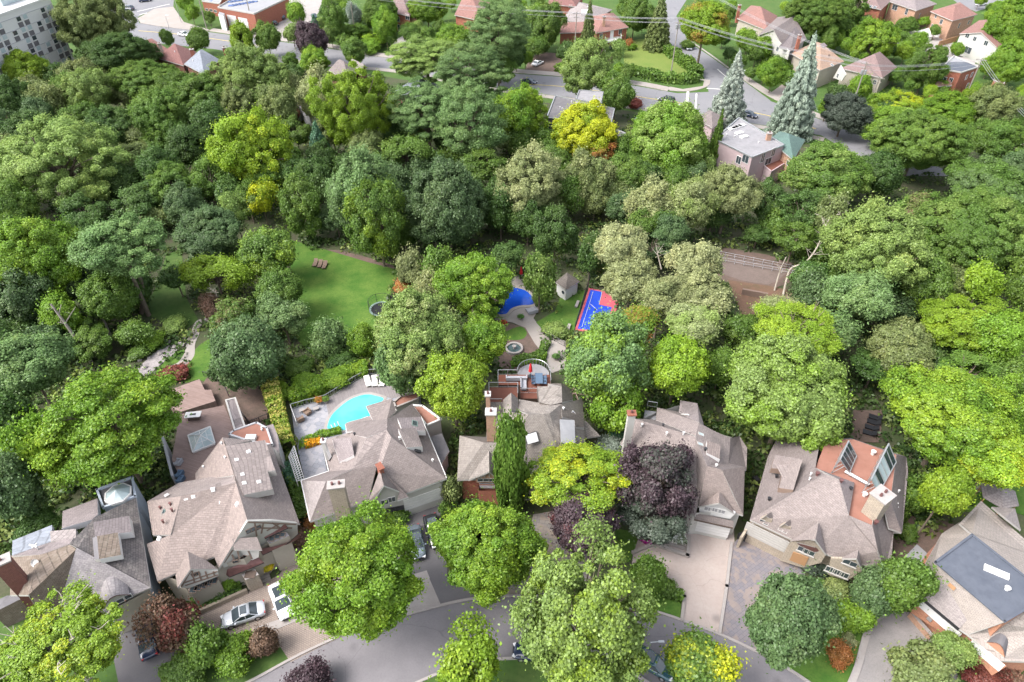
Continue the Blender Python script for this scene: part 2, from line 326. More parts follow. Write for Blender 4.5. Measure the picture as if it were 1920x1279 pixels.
def strip(name,pts,wd,mat,z=KERB,label=None,closed=False):
    P=[W(x,y,0) for x,y in pts]; P=smooth_loop(P,4,False); mb=MB()
    for i in range(len(P)-1):
        a,b=P[i],P[i+1]
        def nrm(i):
            d=(P[min(i+1,len(P)-1)]-P[max(i-1,0)]).normalized(); return Vector((-d.y,d.x,0))*wd/2
        na,nb=nrm(i),nrm(i+1)
        q=[a+na,a-na,b-nb,b+nb]; mb.prism([(v.x,v.y,z) for v in q],-.1)
    return tag(mb.build(name,M[mat]),label,kind='structure')
strip('sidewalk',[(395,56),(500,71),(600,83),(697,101),(800,114),(900,126),(975,134),(1060,141),(1185,155),(1255,168)],3.2,'walk')
strip('sidewalk',[(1255,167),(1290,168),(1318,160),(1322,150)],3.0,'walk',z=.137)
strip('sidewalk',[(430,98),(600,121),(742,134),(900,164),(1030,182),(1202,204),(1310,220),(1440,241),(1545,262)],2.2,'walk')
strip('sidewalk',[(1372,129),(1405,152),(1445,178),(1480,195),(1560,228)],2.6,'walk')
strip('kerb',[(1295,78),(1332,103),(1366,128)],.6,'walk')
# lane paint
def paint(pts,wd,mat='line',z=.06,name='road_marking'):
    return strip(name,pts,wd,mat,z)
Z2=.075
paint([(975,158),(1060,163),(1185,180),(1290,196)],.35,'yline',Z2); paint([(1370,205),(1440,217),(1530,242)],.35,'yline',Z2); paint([(260,58),(330,64),(420,76),(500,88)],.35,'yline',Z2)
paint([(1290,172),(1287,203)],.7,'line',Z2); paint([(1306,176),(1304,204)],.45,'line',Z2); paint([(1270,196),(1268,207)],2.2,'line',Z2)
paint([(262,28),(320,14)],.5,'line',Z2); paint([(258,22),(318,8)],.5,'line',Z2); paint([(236,40),(256,38)],.6,'line',Z2); paint([(236,30),(252,30)],.5,'line',Z2)
paint([(1325,166),(1385,170)],.4,'line',Z2); paint([(1345,130),(1362,145)],.25,'line',Z2)
for x in range(18):
    pass
S('yard_lawn',L([(1170,100),(1190,76),(1215,75),(1238,92),(1262,112),(1292,138),(1280,148),(1240,146),(1180,132)]),'lawn2',curve=True)
S('corner_grass',[(1300,150),(1320,152),(1318,162),(1280,168),(1240,160),(1290,158)],'lawn3',z=.14)
S('gravel_drive',L([(985,132),(990,112),(1010,98),(1045,100),(1060,110),(1055,138)]),'mulch')
S('garden_path',L([(738,98),(735,78),(755,68),(770,75),(768,104)]),'conc')
S('side_drive',L([(1440,178),(1478,150),(1500,160),(1470,190)]),'pink')
S('back_patio',[(1670,75),(1700,55),(1780,70),(1800,100),(1760,110),(1700,92)],'conc')
S('top_lawn',[(1838,25),(1870,8),(1905,30),(1880,50)],'lawn')
# ravine
Z[0]=.012
S('ravine_road',L([(1325,470),(1345,462),(1440,478),(1490,495),(1480,530),(1440,545),(1390,535),(1350,525)]),'mulch')
S('ravine_track',[(1335,484),(1345,478),(1440,494),(1480,508),(1455,528),(1440,534),(1390,526),(1350,512)],'track')
S('leaf_litter',L([(1365,525),(1440,536),(1485,545),(1480,585),(1440,605),(1390,590)]),'litter')
S('big_lawn',L([(540,452),(600,466),(660,478),(745,498),(735,540),(712,620),(640,690),(560,640),(545,580),(545,500)]),'lawn',curve=True)
S('lawn_edge_soil',[(610,468),(640,470),(700,486),(745,500),(742,505),(690,492),(640,477)],'mulch')
S('side_lawn',L([(312,478),(340,466),(350,560),(372,600),(335,628),(298,600),(262,585),(290,545)]),'lawn3')  # darker grass colour stands in for the shade of the trees
S('garden_lawn',L([(345,715),(360,665),(385,640),(410,635),(415,690),(400,720),(372,712)]),'lawn',curve=True)
S('garden_lawn',[(290,700),(320,665),(345,655),(350,675),(310,705)],'lawn')
S('garden_path',L([(300,712),(316,688),(334,680),(347,660),(350,640),(358,625),(366,605),(378,600),(375,622),(366,645),(364,668),(345,690),(318,715)]),'walk',curve=True)
S('dry_creek',L([(255,700),(270,680),(300,655),(335,645),(330,660),(300,685),(275,705)]),'creek',curve=True)
S('garden_path',[(383,602),(388,580),(420,565),(430,575),(405,592),(395,606)],'walk')
S('pool_terrace',L([(955,515),(985,515),(988,545),(1004,566),(1010,580),(1000,597),(1025,630),(1060,640),(1062,690),(1035,700),(1015,672),(1000,650),(975,645),(985,615),(960,605),(925,600),(930,560)]),'walk')
S('terrace_soil',L([(935,600),(985,615),(1003,645),(1015,660),(1010,690),(935,700)]),'mulch')
S('terrace_grass',L([(1005,605),(1040,585),(1050,560),(1080,548),(1085,545),(1098,545),(1072,635),(1050,632),(1025,628)]),'lawn',curve=False)
S('terrace_grass',[(945,625),(975,613),(988,625),(978,637),(950,637)],'lawn',curve=True)
S('pool_cover',[(935,548),(955,540),(985,546),(1001,563),(998,572),(975,574),(958,580),(948,590),(930,585)],'deepblue',z=.16,curve=True)
S('pool_coping',[(930,545),(955,537),(988,543),(1005,563),(1001,576),(976,578),(962,584),(950,594),(926,590)],'walk',z=.15,curve=True)
S('court_apron',L([(1104,541),(1164,552),(1150,600),(1112,624),(1078,619)]),'courtp')
S('court_surface',[(1107,544),(1129,548),(1123,572),(1147,577),(1140,600),(1110,620),(1083,617)],'courtb')
paint([(1107,546),(1127,549)],.12,'line',.2) if False else None
def courtline(a,b):
    A,B=W(*a,0),W(*b,0); mb=MB(); d=(B-A); c=(A+B)/2; mb.box((c.x,c.y,.115),(d.length,.06,.09),math.atan2(d.y,d.x)); tag(mb.build('court_marking',M['line']),kind='structure')
for a,b in [((1112,548),(1091,614)),((1107,571),(1120,583)),((1129,548),(1123,572))]: courtline(a,b)
for pth in ([(1036,573),(1046,580),(1056,586),(1066,590),(1076,592),(1084,592)],[(1014,614),(1024,609),(1036,606),(1050,605),(1064,606),(1078,607)]):
    P=smooth_loop([W(x,y,0) for x,y in pth],3,False)
    for i,p in enumerate(P[:-1]):
        d=P[i+1]-p; mb=MB(); mb.box((0,0,0),(.62,1.15,.1),math.atan2(d.y,d.x)); o=mb.build('stepping_stone',M['conc'],loc=(p.x,p.y,.13)); tag(o,'pale stepping stone in the curved row '+('between garden shed and blue court' if pth[0][0]>1020 else 'across the lower terrace grass'),'stepping stone','stepping stones near the shed' if pth[0][0]>1020 else 'stepping stones near the basin')
S('side_terrace',L([(1600,770),(1655,770),(1650,830),(1595,830)]),'mulch')
S('side_terrace',L([(368,740),(400,690),(505,740),(500,800),(440,800)]),'mulch')
# house plots in front
S('front_verge',[(-500,1120),(2500,1120),(2300,1620),(-300,1620)],'lawn3',z=.006)
Z[0]=.012
S('front_road',L([(180,1440),(440,1300),(480,1275),(545,1240),(600,1212),(680,1178),(760,1155),(830,1134),(900,1124),(960,1120),(1050,1122),(1150,1132),(1240,1152),(1276,1164),(1347,1190),(1410,1220),(1445,1237),(1512,1279),(1560,1320),(1800,1450),(1600,1540),(1240,1320),(1180,1262),(1060,1240),(960,1236),(860,1250),(777,1282),(700,1340),(330,1560)]),'asphalt')
S('front_grass',L([(1440,1232),(1480,1075),(1560,1090),(1640,1160),(1600,1279),(1580,1320),(1550,1310),(1512,1277)]),'lawn')
S('driveway',L([(205,1195),(215,1165),(290,1135),(325,1150),(345,1200),(345,1320),(230,1320)]),'drive')
S('driveway',L([(340,1165),(372,1155),(460,1112),(525,1077),(545,1040),(600,1030),(660,1100),(650,1190),(597,1215),(545,1242),(510,1190),(470,1185),(380,1205)]),'tanpave')
S('driveway',L([(740,960),(767,945),(835,930),(840,1134),(768,1153),(745,1100)]),'drive')
S('driveway_apron',L([(760,1156),(765,1080),(800,1070),(826,1133)]),'conc')
S('driveway_apron',[(826,1133),(805,1085),(880,1075),(930,1122)],'drive')
S('flagstone_drive',L([(945,1121),(955,1085),(985,1030),(1000,965),(1060,955),(1100,1000),(1110,1126),(1000,1121)]),'flag')
S('pink_drive',L([(1293,985),(1300,970),(1375,975),(1377,1018),(1362,1100),(1347,1190),(1277,1164),(1283,1118),(1253,1092),(1240,1060),(1184,1062),(1187,1040),(1195,1005),(1292,1000)]),'pink')
S('stone_drive',L([(1376,1018),(1400,995),(1480,1030),(1510,1080),(1470,1160),(1445,1236),(1410,1220),(1348,1190),(1363,1100)]),'flag2')
S('front_grass',L([(1150,990),(1200,1000),(1187,1040),(1180,1055),(1150,1040)]),'lawn')
S('front_grass',L([(1205,1112),(1276,1130),(1276,1163),(1240,1152),(1200,1140)]),'lawn')
S('pebble_drive',L([(1592,1320),(1615,1230),(1635,1165),(1665,1145),(1720,1150),(1790,1220),(1800,1320)]),'pebble')
strip('drive_border',[(1592,1290),(1608,1250),(1620,1205),(1632,1170),(1655,1152)],.7,'conc',.2)
S('side_court',[(1670,1000),(1720,960),(1790,985),(1760,1030),(1720,1060),(1680,1050)],'mulch')
S('back_lawn',L([(1800,960),(1830,915),(1960,880),(1960,980),(1900,960)]),'lawn')
S('path_strip',[(470,1180),(560,1150),(575,1158),(490,1192)],'conc')
# kerbs
for k in ([(440,1292),(485,1270),(545,1237),(600,1210),(680,1175),(765,1152),(850,1130),(900,1122),(960,1118),(1040,1120)],[(1232,1148),(1277,1163),(1347,1189),(1412,1219),(1447,1236),(1515,1279),(1560,1315)],[(777,1283),(830,1260),(880,1245),(960,1235),(1060,1239),(1180,1261),(1240,1300)]):
    strip('kerb',k,.28,'conc',.17)
# fountain, pots of small structure later

# ---------------- undergrowth: uncountable leafy ground cover over the ravine
def inpoly(x,y,P):
    c=False; n=len(P); j=n-1
    for i in range(n):
        xi,yi=P[i][:2]; xj,yj=P[j][:2]
        if (yi>y)!=(yj>y) and x<(xj-xi)*(y-yi)/(yj-yi)+xi: c=not c
        j=i
    return c
def leafmesh(name,C,Nn,size,aspect,leaf_t,clump_t,rng,mats):
    """C centres (n,3), Nn normals (n,3)"""
    n=len(C); up=np.tile([0,0,1.],(n,1)); a=np.cross(Nn,rng.normal(size=(n,3))); a/=np.linalg.norm(a,axis=1)[:,None]+1e-9
    b=np.cross(Nn,a); b/=np.linalg.norm(b,axis=1)[:,None]+1e-9
    s=(size*rng.uniform(.65,1.35,n))[:,None]; l=a*s*aspect; wv=b*s*.5
    fold=Nn*s*.18
    V=np.empty((n,4,3)); V[:,0]=C-l*.5+fold; V[:,1]=C+wv-fold*.3; V[:,2]=C+l*.5+fold; V[:,3]=C-wv-fold*.3
    me=bpy.data.meshes.new(name); me.vertices.add(4*n); me.vertices.foreach_set('co',V.reshape(-1).astype(np.float32))
    me.loops.add(4*n); me.loops.foreach_set('vertex_index',np.arange(4*n,dtype=np.int32))
    me.polygons.add(n); me.polygons.foreach_set('loop_start',np.arange(0,4*n,4,dtype=np.int32)); me.update(calc_edges=True)
    for nm,dat in (('leaf_tint',leaf_t),('clump_tint',clump_t)):
        at=me.attributes.new(nm,'FLOAT','FACE'); at.data.foreach_set('value',dat.astype(np.float32))
    me.materials.append(mats); return me
HOUSEPX=[]
GRASS.append([(540,760),(612,740),(645,715),(690,695),(730,695),(830,735),(850,800),(845,960),(560,1010),(548,900)])
GRASS.append([(300,725),(375,700),(420,725),(450,740),(500,790),(560,980),(480,1060),(260,1040),(330,860)])
GRASS.append([(870,700),(1060,700),(1080,760),(1140,830),(1100,900),(860,920),(900,800)])
def undergrowth():
    rng=np.random.default_rng(5); cs=[];ns=[];lt=[];ct=[]
    zone=[(-300,130),(200,115),(420,150),(600,170),(700,140),(1000,195),(1300,235),(1450,270),(1700,280),(2200,230),(2250,960),(1800,960),(1700,1010),(1400,1000),(1380,960),(1180,940),(1100,900),(870,930),(845,960),(560,1010),(520,900),(300,1080),(100,1000),(-60,1160),(-300,1160)]
    k=0
    while k<8000:
        px=rng.uniform(-300,2250); py=rng.uniform(110,1060)
        # uniform on the ground, not the picture
        if rng.random()>((py+400)/1460)**-2*.12+.0: 
            pass
        if not inpoly(px,py,zone) or any(inpoly(px,py,g) for g in GRASS): continue
        k+=1
        p=W(px,py,0); r=rng.uniform(.6,1.7); m=int(14*r*r)+5
        d=rng.normal(size=(m,3)); d[:,2]=np.abs(d[:,2]); d/=np.linalg.norm(d,axis=1)[:,None]
        cs.append(np.array([p.x,p.y,0])+d*np.array([r,r,r*.8])*rng.uniform(.7,1.05,(m,1))); ns.append(d+rng.normal(size=(m,3))*.5)
        t=rng.random(); ct.append(np.full(m,t)); lt.append(np.clip(.4*t+.6*rng.random(m),0,1))
    C=np.concatenate(cs); Nn=np.concatenate(ns); Nn/=np.linalg.norm(Nn,axis=1)[:,None]
    me=leafmesh('undergrowth',C,Nn,.42,1.3,np.concatenate(lt),np.concatenate(ct),rng,M['leaf'])
    o=bpy.data.objects.new('undergrowth',me); COL.objects.link(o); o.color=(.075,.13,.032,1); o['tip_colour']=[.15,.2,.05]; o['tip_amount']=.25
    tag(o,kind='stuff')
undergrowth()

# ---------------- tree prototypes
def fib(n,rng,lo=-.55):
    i=np.arange(n)+.5; z=1-(1-lo)*i/n; t=i*2.399963+rng.uniform(0,6); r=np.sqrt(np.maximum(0,1-z*z)); return np.stack([r*np.cos(t),r*np.sin(t),z],1)
PROTO={}
SIZES=(1.6,3.0,4.7,7.2,11.0)
def make_proto(kind,si,seed):
    rng=np.random.default_rng(hash((len(kind)*7+ord(kind[0])*31+ord(kind[-1]),si,seed))%2**31)
    Rw=SIZES[si]; leaf={'maple':.21,'locust':.19,'willow':.2,'open':.215,'spruce':.19,'column':.21}[kind]*(1.0 if si else .8)
    rc=min({'maple':.85,'locust':1.1,'willow':1.0,'open':.95,'spruce':.9,'column':.8}[kind]/Rw,.38); ls=leaf/Rw
    cen=[];rad=[];sq=1.0
    if kind in('maple','willow','open','locust'):
        nshell=int(2.0/(rc*rc)*{'maple':1.3,'willow':1.05,'open':.85,'locust':.95}[kind]); nshell=min(nshell,620)
        # low frequency bulges so that the outline is uneven
        AX=rng.normal(size=3); AX/=np.linalg.norm(AX); A2=rng.normal(size=3); A2/=np.linalg.norm(A2)
        SUB=[]
        ns=int(rng.integers(4,8)) if si>=2 else 3
        for j in range(ns):
            a_=6.283*(j+rng.uniform(-.25,.25))/ns; rj=rng.uniform(.46,.66); dj=(1-rj)*rng.uniform(.85,1.12); ej=rng.uniform(-.35,.75); SUB.append((np.array([math.cos(a_)*math.cos(ej),math.sin(a_)*math.cos(ej),math.sin(ej)])*dj,rj))
        rj=rng.uniform(.5,.62); SUB.append((np.array([rng.normal()*.1,rng.normal()*.1,(1-rj)*rng.uniform(.8,1.1)]),rj)); SUB.append((np.array([0,0,-.15]),.6)); EN=1.09
        B=[(v/np.linalg.norm(v),rng.uniform(.5,1)) for v in rng.normal(size=(26,3))+np.array([0,0,.3])]
        amp={'maple':.20,'willow':.32,'open':.36,'locust':.24}[kind]; sharp={'maple':13,'willow':11,'open':12,'locust':10}[kind]
        def env(d):
            f=np.zeros(len(d))
            for v,a in B: f=np.maximum(f,a*np.exp(-(1-d@v)*sharp))
            E=np.full(len(d),.5)
            for sj,rj in SUB: b=d@sj; E=np.maximum(E,b+np.sqrt(np.maximum(b*b-sj@sj+rj*rj,0)))
            return (1-amp*.7+amp*.9*f)*E*EN
        D=fib(nshell,rng,-.82)+rng.normal(size=(nshell,3))*.06; D/=np.linalg.norm(D,axis=1)[:,None]
        rr=env(D)*(1-rc*.75)*rng.uniform(.9,1.05,nshell)
        c1=D*rr[:,None]; r1=rc*np.exp(rng.normal(size=nshell)*.3)*.95
        n2=nshell//2; D2=fib(n2,rng,-.6); D2/=np.linalg.norm(D2,axis=1)[:,None]; c2=D2*(env(D2)*rng.uniform(.45,.78,n2))[:,None]; r2=rc*rng.uniform(.9,1.3,n2)
        cen=np.concatenate([c1,c2]); rad=np.concatenate([r1,r2])
        keep=rng.random(len(cen))>{'maple':.03,'willow':.12,'open':.27,'locust':.2}[kind]
        cen=cen[keep]; rad=rad[keep]
    elif kind=='column':
        n=int(13/(rc*rc)); n=min(n,260); z=rng.uniform(-1,1,n); t=rng.uniform(0,6.283,n); pr=.98*np.sqrt(np.clip(1-np.abs(z)**2.4,0,1))*rng.uniform(.6,.95,n)
        cen=np.stack([pr*np.cos(t),pr*np.sin(t),z],1); rad=rc*rng.uniform(.7,1.2,n)
    elif kind=='spruce':
        cl=[];rl=[]
        nt_=int(13+3*si)
        for k in range(nt_):
            f=k/(nt_-1); zz=-1+2*f; rr=(1-f)**.85*.95+.04; nb=max(4,int(21*rr*1.1)); t0=rng.uniform(0,6)
            for j in range(nb):
                t=t0+6.283*j/nb+rng.normal()*.12; q=rr*rng.uniform(.78,1.08)
                for s_ in (1,.72,.45):
                    cl.append([q*s_*math.cos(t),q*s_*math.sin(t),zz-.10*s_+rng.normal()*.02]); rl.append(.09*(1.15-.35*f)*(.8+.4*rng.random()))
        cen=np.array(cl); rad=np.array(rl)
    C=[];Nn=[];LT=[];CT=[]
    dens={'maple':2.3,'locust':2.1,'willow':2.4,'open':2.1,'spruce':1.6,'column':2.2}[kind]
    for c,r in zip(cen,rad):
        m=int(dens*4*math.pi*r*r*.8/(ls*ls*.62)); m=min(max(m,10),900)
        d=rng.normal(size=(m,3)); d/=np.linalg.norm(d,axis=1)[:,None]
        spr=rng.random((m,1))<.08; co=c/(np.linalg.norm(c)+1e-6); d=d+co*.55+np.array([0,0,.45]); d/=np.linalg.norm(d,axis=1)[:,None]
        if kind=='locust': p=c+d*np.array([1.15,1.15,.55])*r*rng.uniform(.5,1.1,(m,1))
        elif kind=='willow':
            dr=rng.uniform(0,1,(m,1))**1.5; p=c+d*r*rng.uniform(.55,1.1,(m,1))+np.array([0,0,-.45*r])*dr
        elif kind=='spruce': p=c+d*np.array([1,1,.5])*r*rng.uniform(.3,1.1,(m,1))
        else: p=c+d*r*(.4+.8*rng.random((m,1))**.7)
        p=p+spr*(co*.5+np.array([0,0,.25])+rng.normal(size=(m,3))*.35)*r*rng.uniform(.3,1.1,(m,1))
        nn=d*.8+co*.35+np.array([0,0,.25])+rng.normal(size=(m,3))*{'maple':.65,'locust':.8,'willow':.85,'open':.75,'spruce':.6,'column':.65}[kind]
        C.append(p); Nn.append(nn); t=.5+.5*math.sin(c[0]*4.1+seed)*math.cos(c[1]*3.7+c[2]*3+seed*2); CT.append(np.clip(.5*t+.15*rng.random()+.35*rng.random(m),0,1)); LT.append(np.clip(.15*rng.random()+.85*rng.random(m),0,1))
    C=np.concatenate(C); Nn=np.concatenate(Nn); Nn/=np.linalg.norm(Nn,axis=1)[:,None]
    asp={'maple':1.15,'locust':1.5,'willow':2.2,'open':1.3,'spruce':1.7,'column':1.2}[kind]
    sz={'willow':.85,'open':.92,'locust':.92}.get(kind,1)*ls*1.08
    me=leafmesh('crown_'+kind,C,Nn,sz,asp,np.concatenate(LT),np.concatenate(CT),rng,M['leaf'])
    # trunk and limbs, crown centre is the origin
    mb=MB(); tr=min(.045,.42/Rw) if kind!='spruce' else .03
    zt=-.35 if kind!='spruce' else .9
    mb.tube((0,0,-2.6),(rng.normal()*.03,rng.normal()*.03,zt),tr*1.25,tr*.7,8)
    if kind in('maple','willow','open','locust','column'):
        idx=rng.choice(len(cen),min(len(cen),26 if kind!='open' else 40),replace=False)
        for k in idx:
            e=cen[k]*(1.0 if kind in('open','willow') else .9); z0=rng.uniform(-.7,-.2); mid=e*np.array([.45,.45,.35])+np.array([0,0,z0*.3])+rng.normal(size=3)*.05
            mb.tube((0,0,z0),mid,tr*.6,tr*.34,5,cap=False); mb.tube(mid,e,tr*.34,tr*.1,5,cap=False)
            for q in range(2):
                e2=e+rng.normal(size=3)*rc*.5; mb.tube(mid*.4+e*.6,e2,tr*.2,tr*.06,4,cap=False)
    tm=bpy.data.meshes.new('trunk'); tm.from_pydata(mb.v,[],mb.f); tm.materials.append(M['bark']); tm.update()
    return me,tm
def proto(kind,r,seed):
    si=min(range(5),key=lambda i:abs(math.log(SIZES[i]/r))); k=(kind,si,seed%3)
    if k not in PROTO: PROTO[k]=make_proto(*k)
    return PROTO[k]
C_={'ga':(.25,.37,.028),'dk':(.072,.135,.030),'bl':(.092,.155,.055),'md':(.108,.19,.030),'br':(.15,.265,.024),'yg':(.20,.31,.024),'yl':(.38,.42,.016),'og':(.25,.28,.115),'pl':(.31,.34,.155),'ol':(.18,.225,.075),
 'pu':(.08,.052,.062),'pg':(.075,.10,.07),'rd':(.2,.06,.045),'or':(.32,.14,.04),'sp':(.32,.38,.31),'te':(.09,.2,.11),'lt':(.21,.30,.075),'lb':(.155,.25,.082),'bn':(.19,.12,.08)}
TREES=[]; LABELS=[]
def tree(px,py,rp,rq,kind,col,zc,label,tip=None,ta=0,pale=False,seed=None,name=None,cat=None,group=None,trunk=True,clear=1.3):
    rng=random.Random(int(px*7+py*13)); seed=rng.randrange(99) if seed is None else seed
    rp=rp*{'open':1.02,'willow':1.0,'locust':1.0}.get(kind,.97)
    p=W(px,py,5); r=rp*depth(p)/FPX; e=math.atan2(CAMH-5,math.hypot(p.x,p.y)); 
    for _ in range(3):
        rr=(rq/rp)**2-math.sin(e)**2; q=math.sqrt(max(rr,.12))/math.cos(e); q=min(max(q,.45),1.5) if kind not in('spruce','column') else min(max(q,.6),6)
        h=q*r; z=zc if zc is not None else h+(clear if trunk else -.15*h)
        p=W(px,py,z); r=rp*depth(p)/FPX
    cm,tm=proto(kind,r,seed); small=not trunk
    rz=rng.uniform(0,6.28)
    sx=rng.uniform(.92,1.09) if kind not in('spruce','column') else 1; tx=rng.uniform(-.13,.13) if sx!=1 else 0; ty=rng.uniform(-.13,.13) if sx!=1 else 0
    nm=name or {'spruce':'spruce_tree','column':'columnar_tree','willow':'willow_tree','locust':'locust_tree','maple':'maple_tree','open':'broadleaf_tree'}[kind]
    if small: nm=name or 'shrub'
    c=C_[col] if isinstance(col,str) else col
    j=rng.uniform(.9,1.1); c=(c[0]*j,c[1]*j*rng.uniform(.97,1.03),c[2]*j,1)
    tc=C_.get(tip,None) if tip else (c[0]*1.3,c[1]*1.15,c[2]*1.1)
    if small:
        o=bpy.data.objects.new(nm,cm); COL.objects.link(o); o.location=(p.x,p.y,z); o.rotation_euler=(tx,ty,rz); o.scale=(r*sx,r/sx,h)
        o.color=c; o['tip_colour']=list(tc[:3]); o['tip_amount']=float(ta or .12); tag(o,label,cat or 'shrub',group)
    else:
        root=empty(nm,(p.x,p.y,0),0,label,cat or 'tree',group)
        o=bpy.data.objects.new('crown',cm); COL.objects.link(o); o.parent=root; o.location=(0,0,z); o.rotation_euler=(tx,ty,rz); o.scale=(r*sx,r/sx,h)
        o.color=c; o['tip_colour']=list(tc[:3]); o['tip_amount']=float(ta or .12)
        t=bpy.data.objects.new('trunk',tm); COL.objects.link(t); t.parent=root; t.location=(0,0,z); t.rotation_euler=(0,0,rz); s=max(z/2.6,r*.9) if False else r
        t.scale=(r,r,max(h,z/2.6))
        if pale:
            t.material_slots[0].link='OBJECT'; t.material_slots[0].material=M['palebark']
            mb=MB()
            for k in range(13):
                a=rng.uniform(0,6.28); el=rng.uniform(.05,1.1); d=Vector((math.cos(a)*math.cos(el),math.sin(a)*math.cos(el),math.sin(el))); q0=Vector((0,0,-.35*h)); pr=None
                for i in range(7):
                    f=i/6; q=q0.lerp(Vector((d.x*r,d.y*r,d.z*h))*1.0,f)+Vector((rng.uniform(-1,1),rng.uniform(-1,1),rng.uniform(-1,1)))*.05*r*(f>0)+Vector((0,0,math.sin(f*2.6)*.16*h))
                    if pr: mb.tube(pr,q,.16*(1-f)+.05,.16*(1-f-.16)+.05,5,cap=False)
                    if i>3: mb.tube(q,q+Vector((rng.uniform(-1,1),rng.uniform(-1,1),rng.uniform(0,1)))*.15*r,.045,.02,4,cap=False)
                    pr=q
            b_=mb.build('branches',M['palebark']); b_.parent=root; b_.location=(0,0,z)
    TREES.append((px,py,rp)); LABELS.append(label); return o
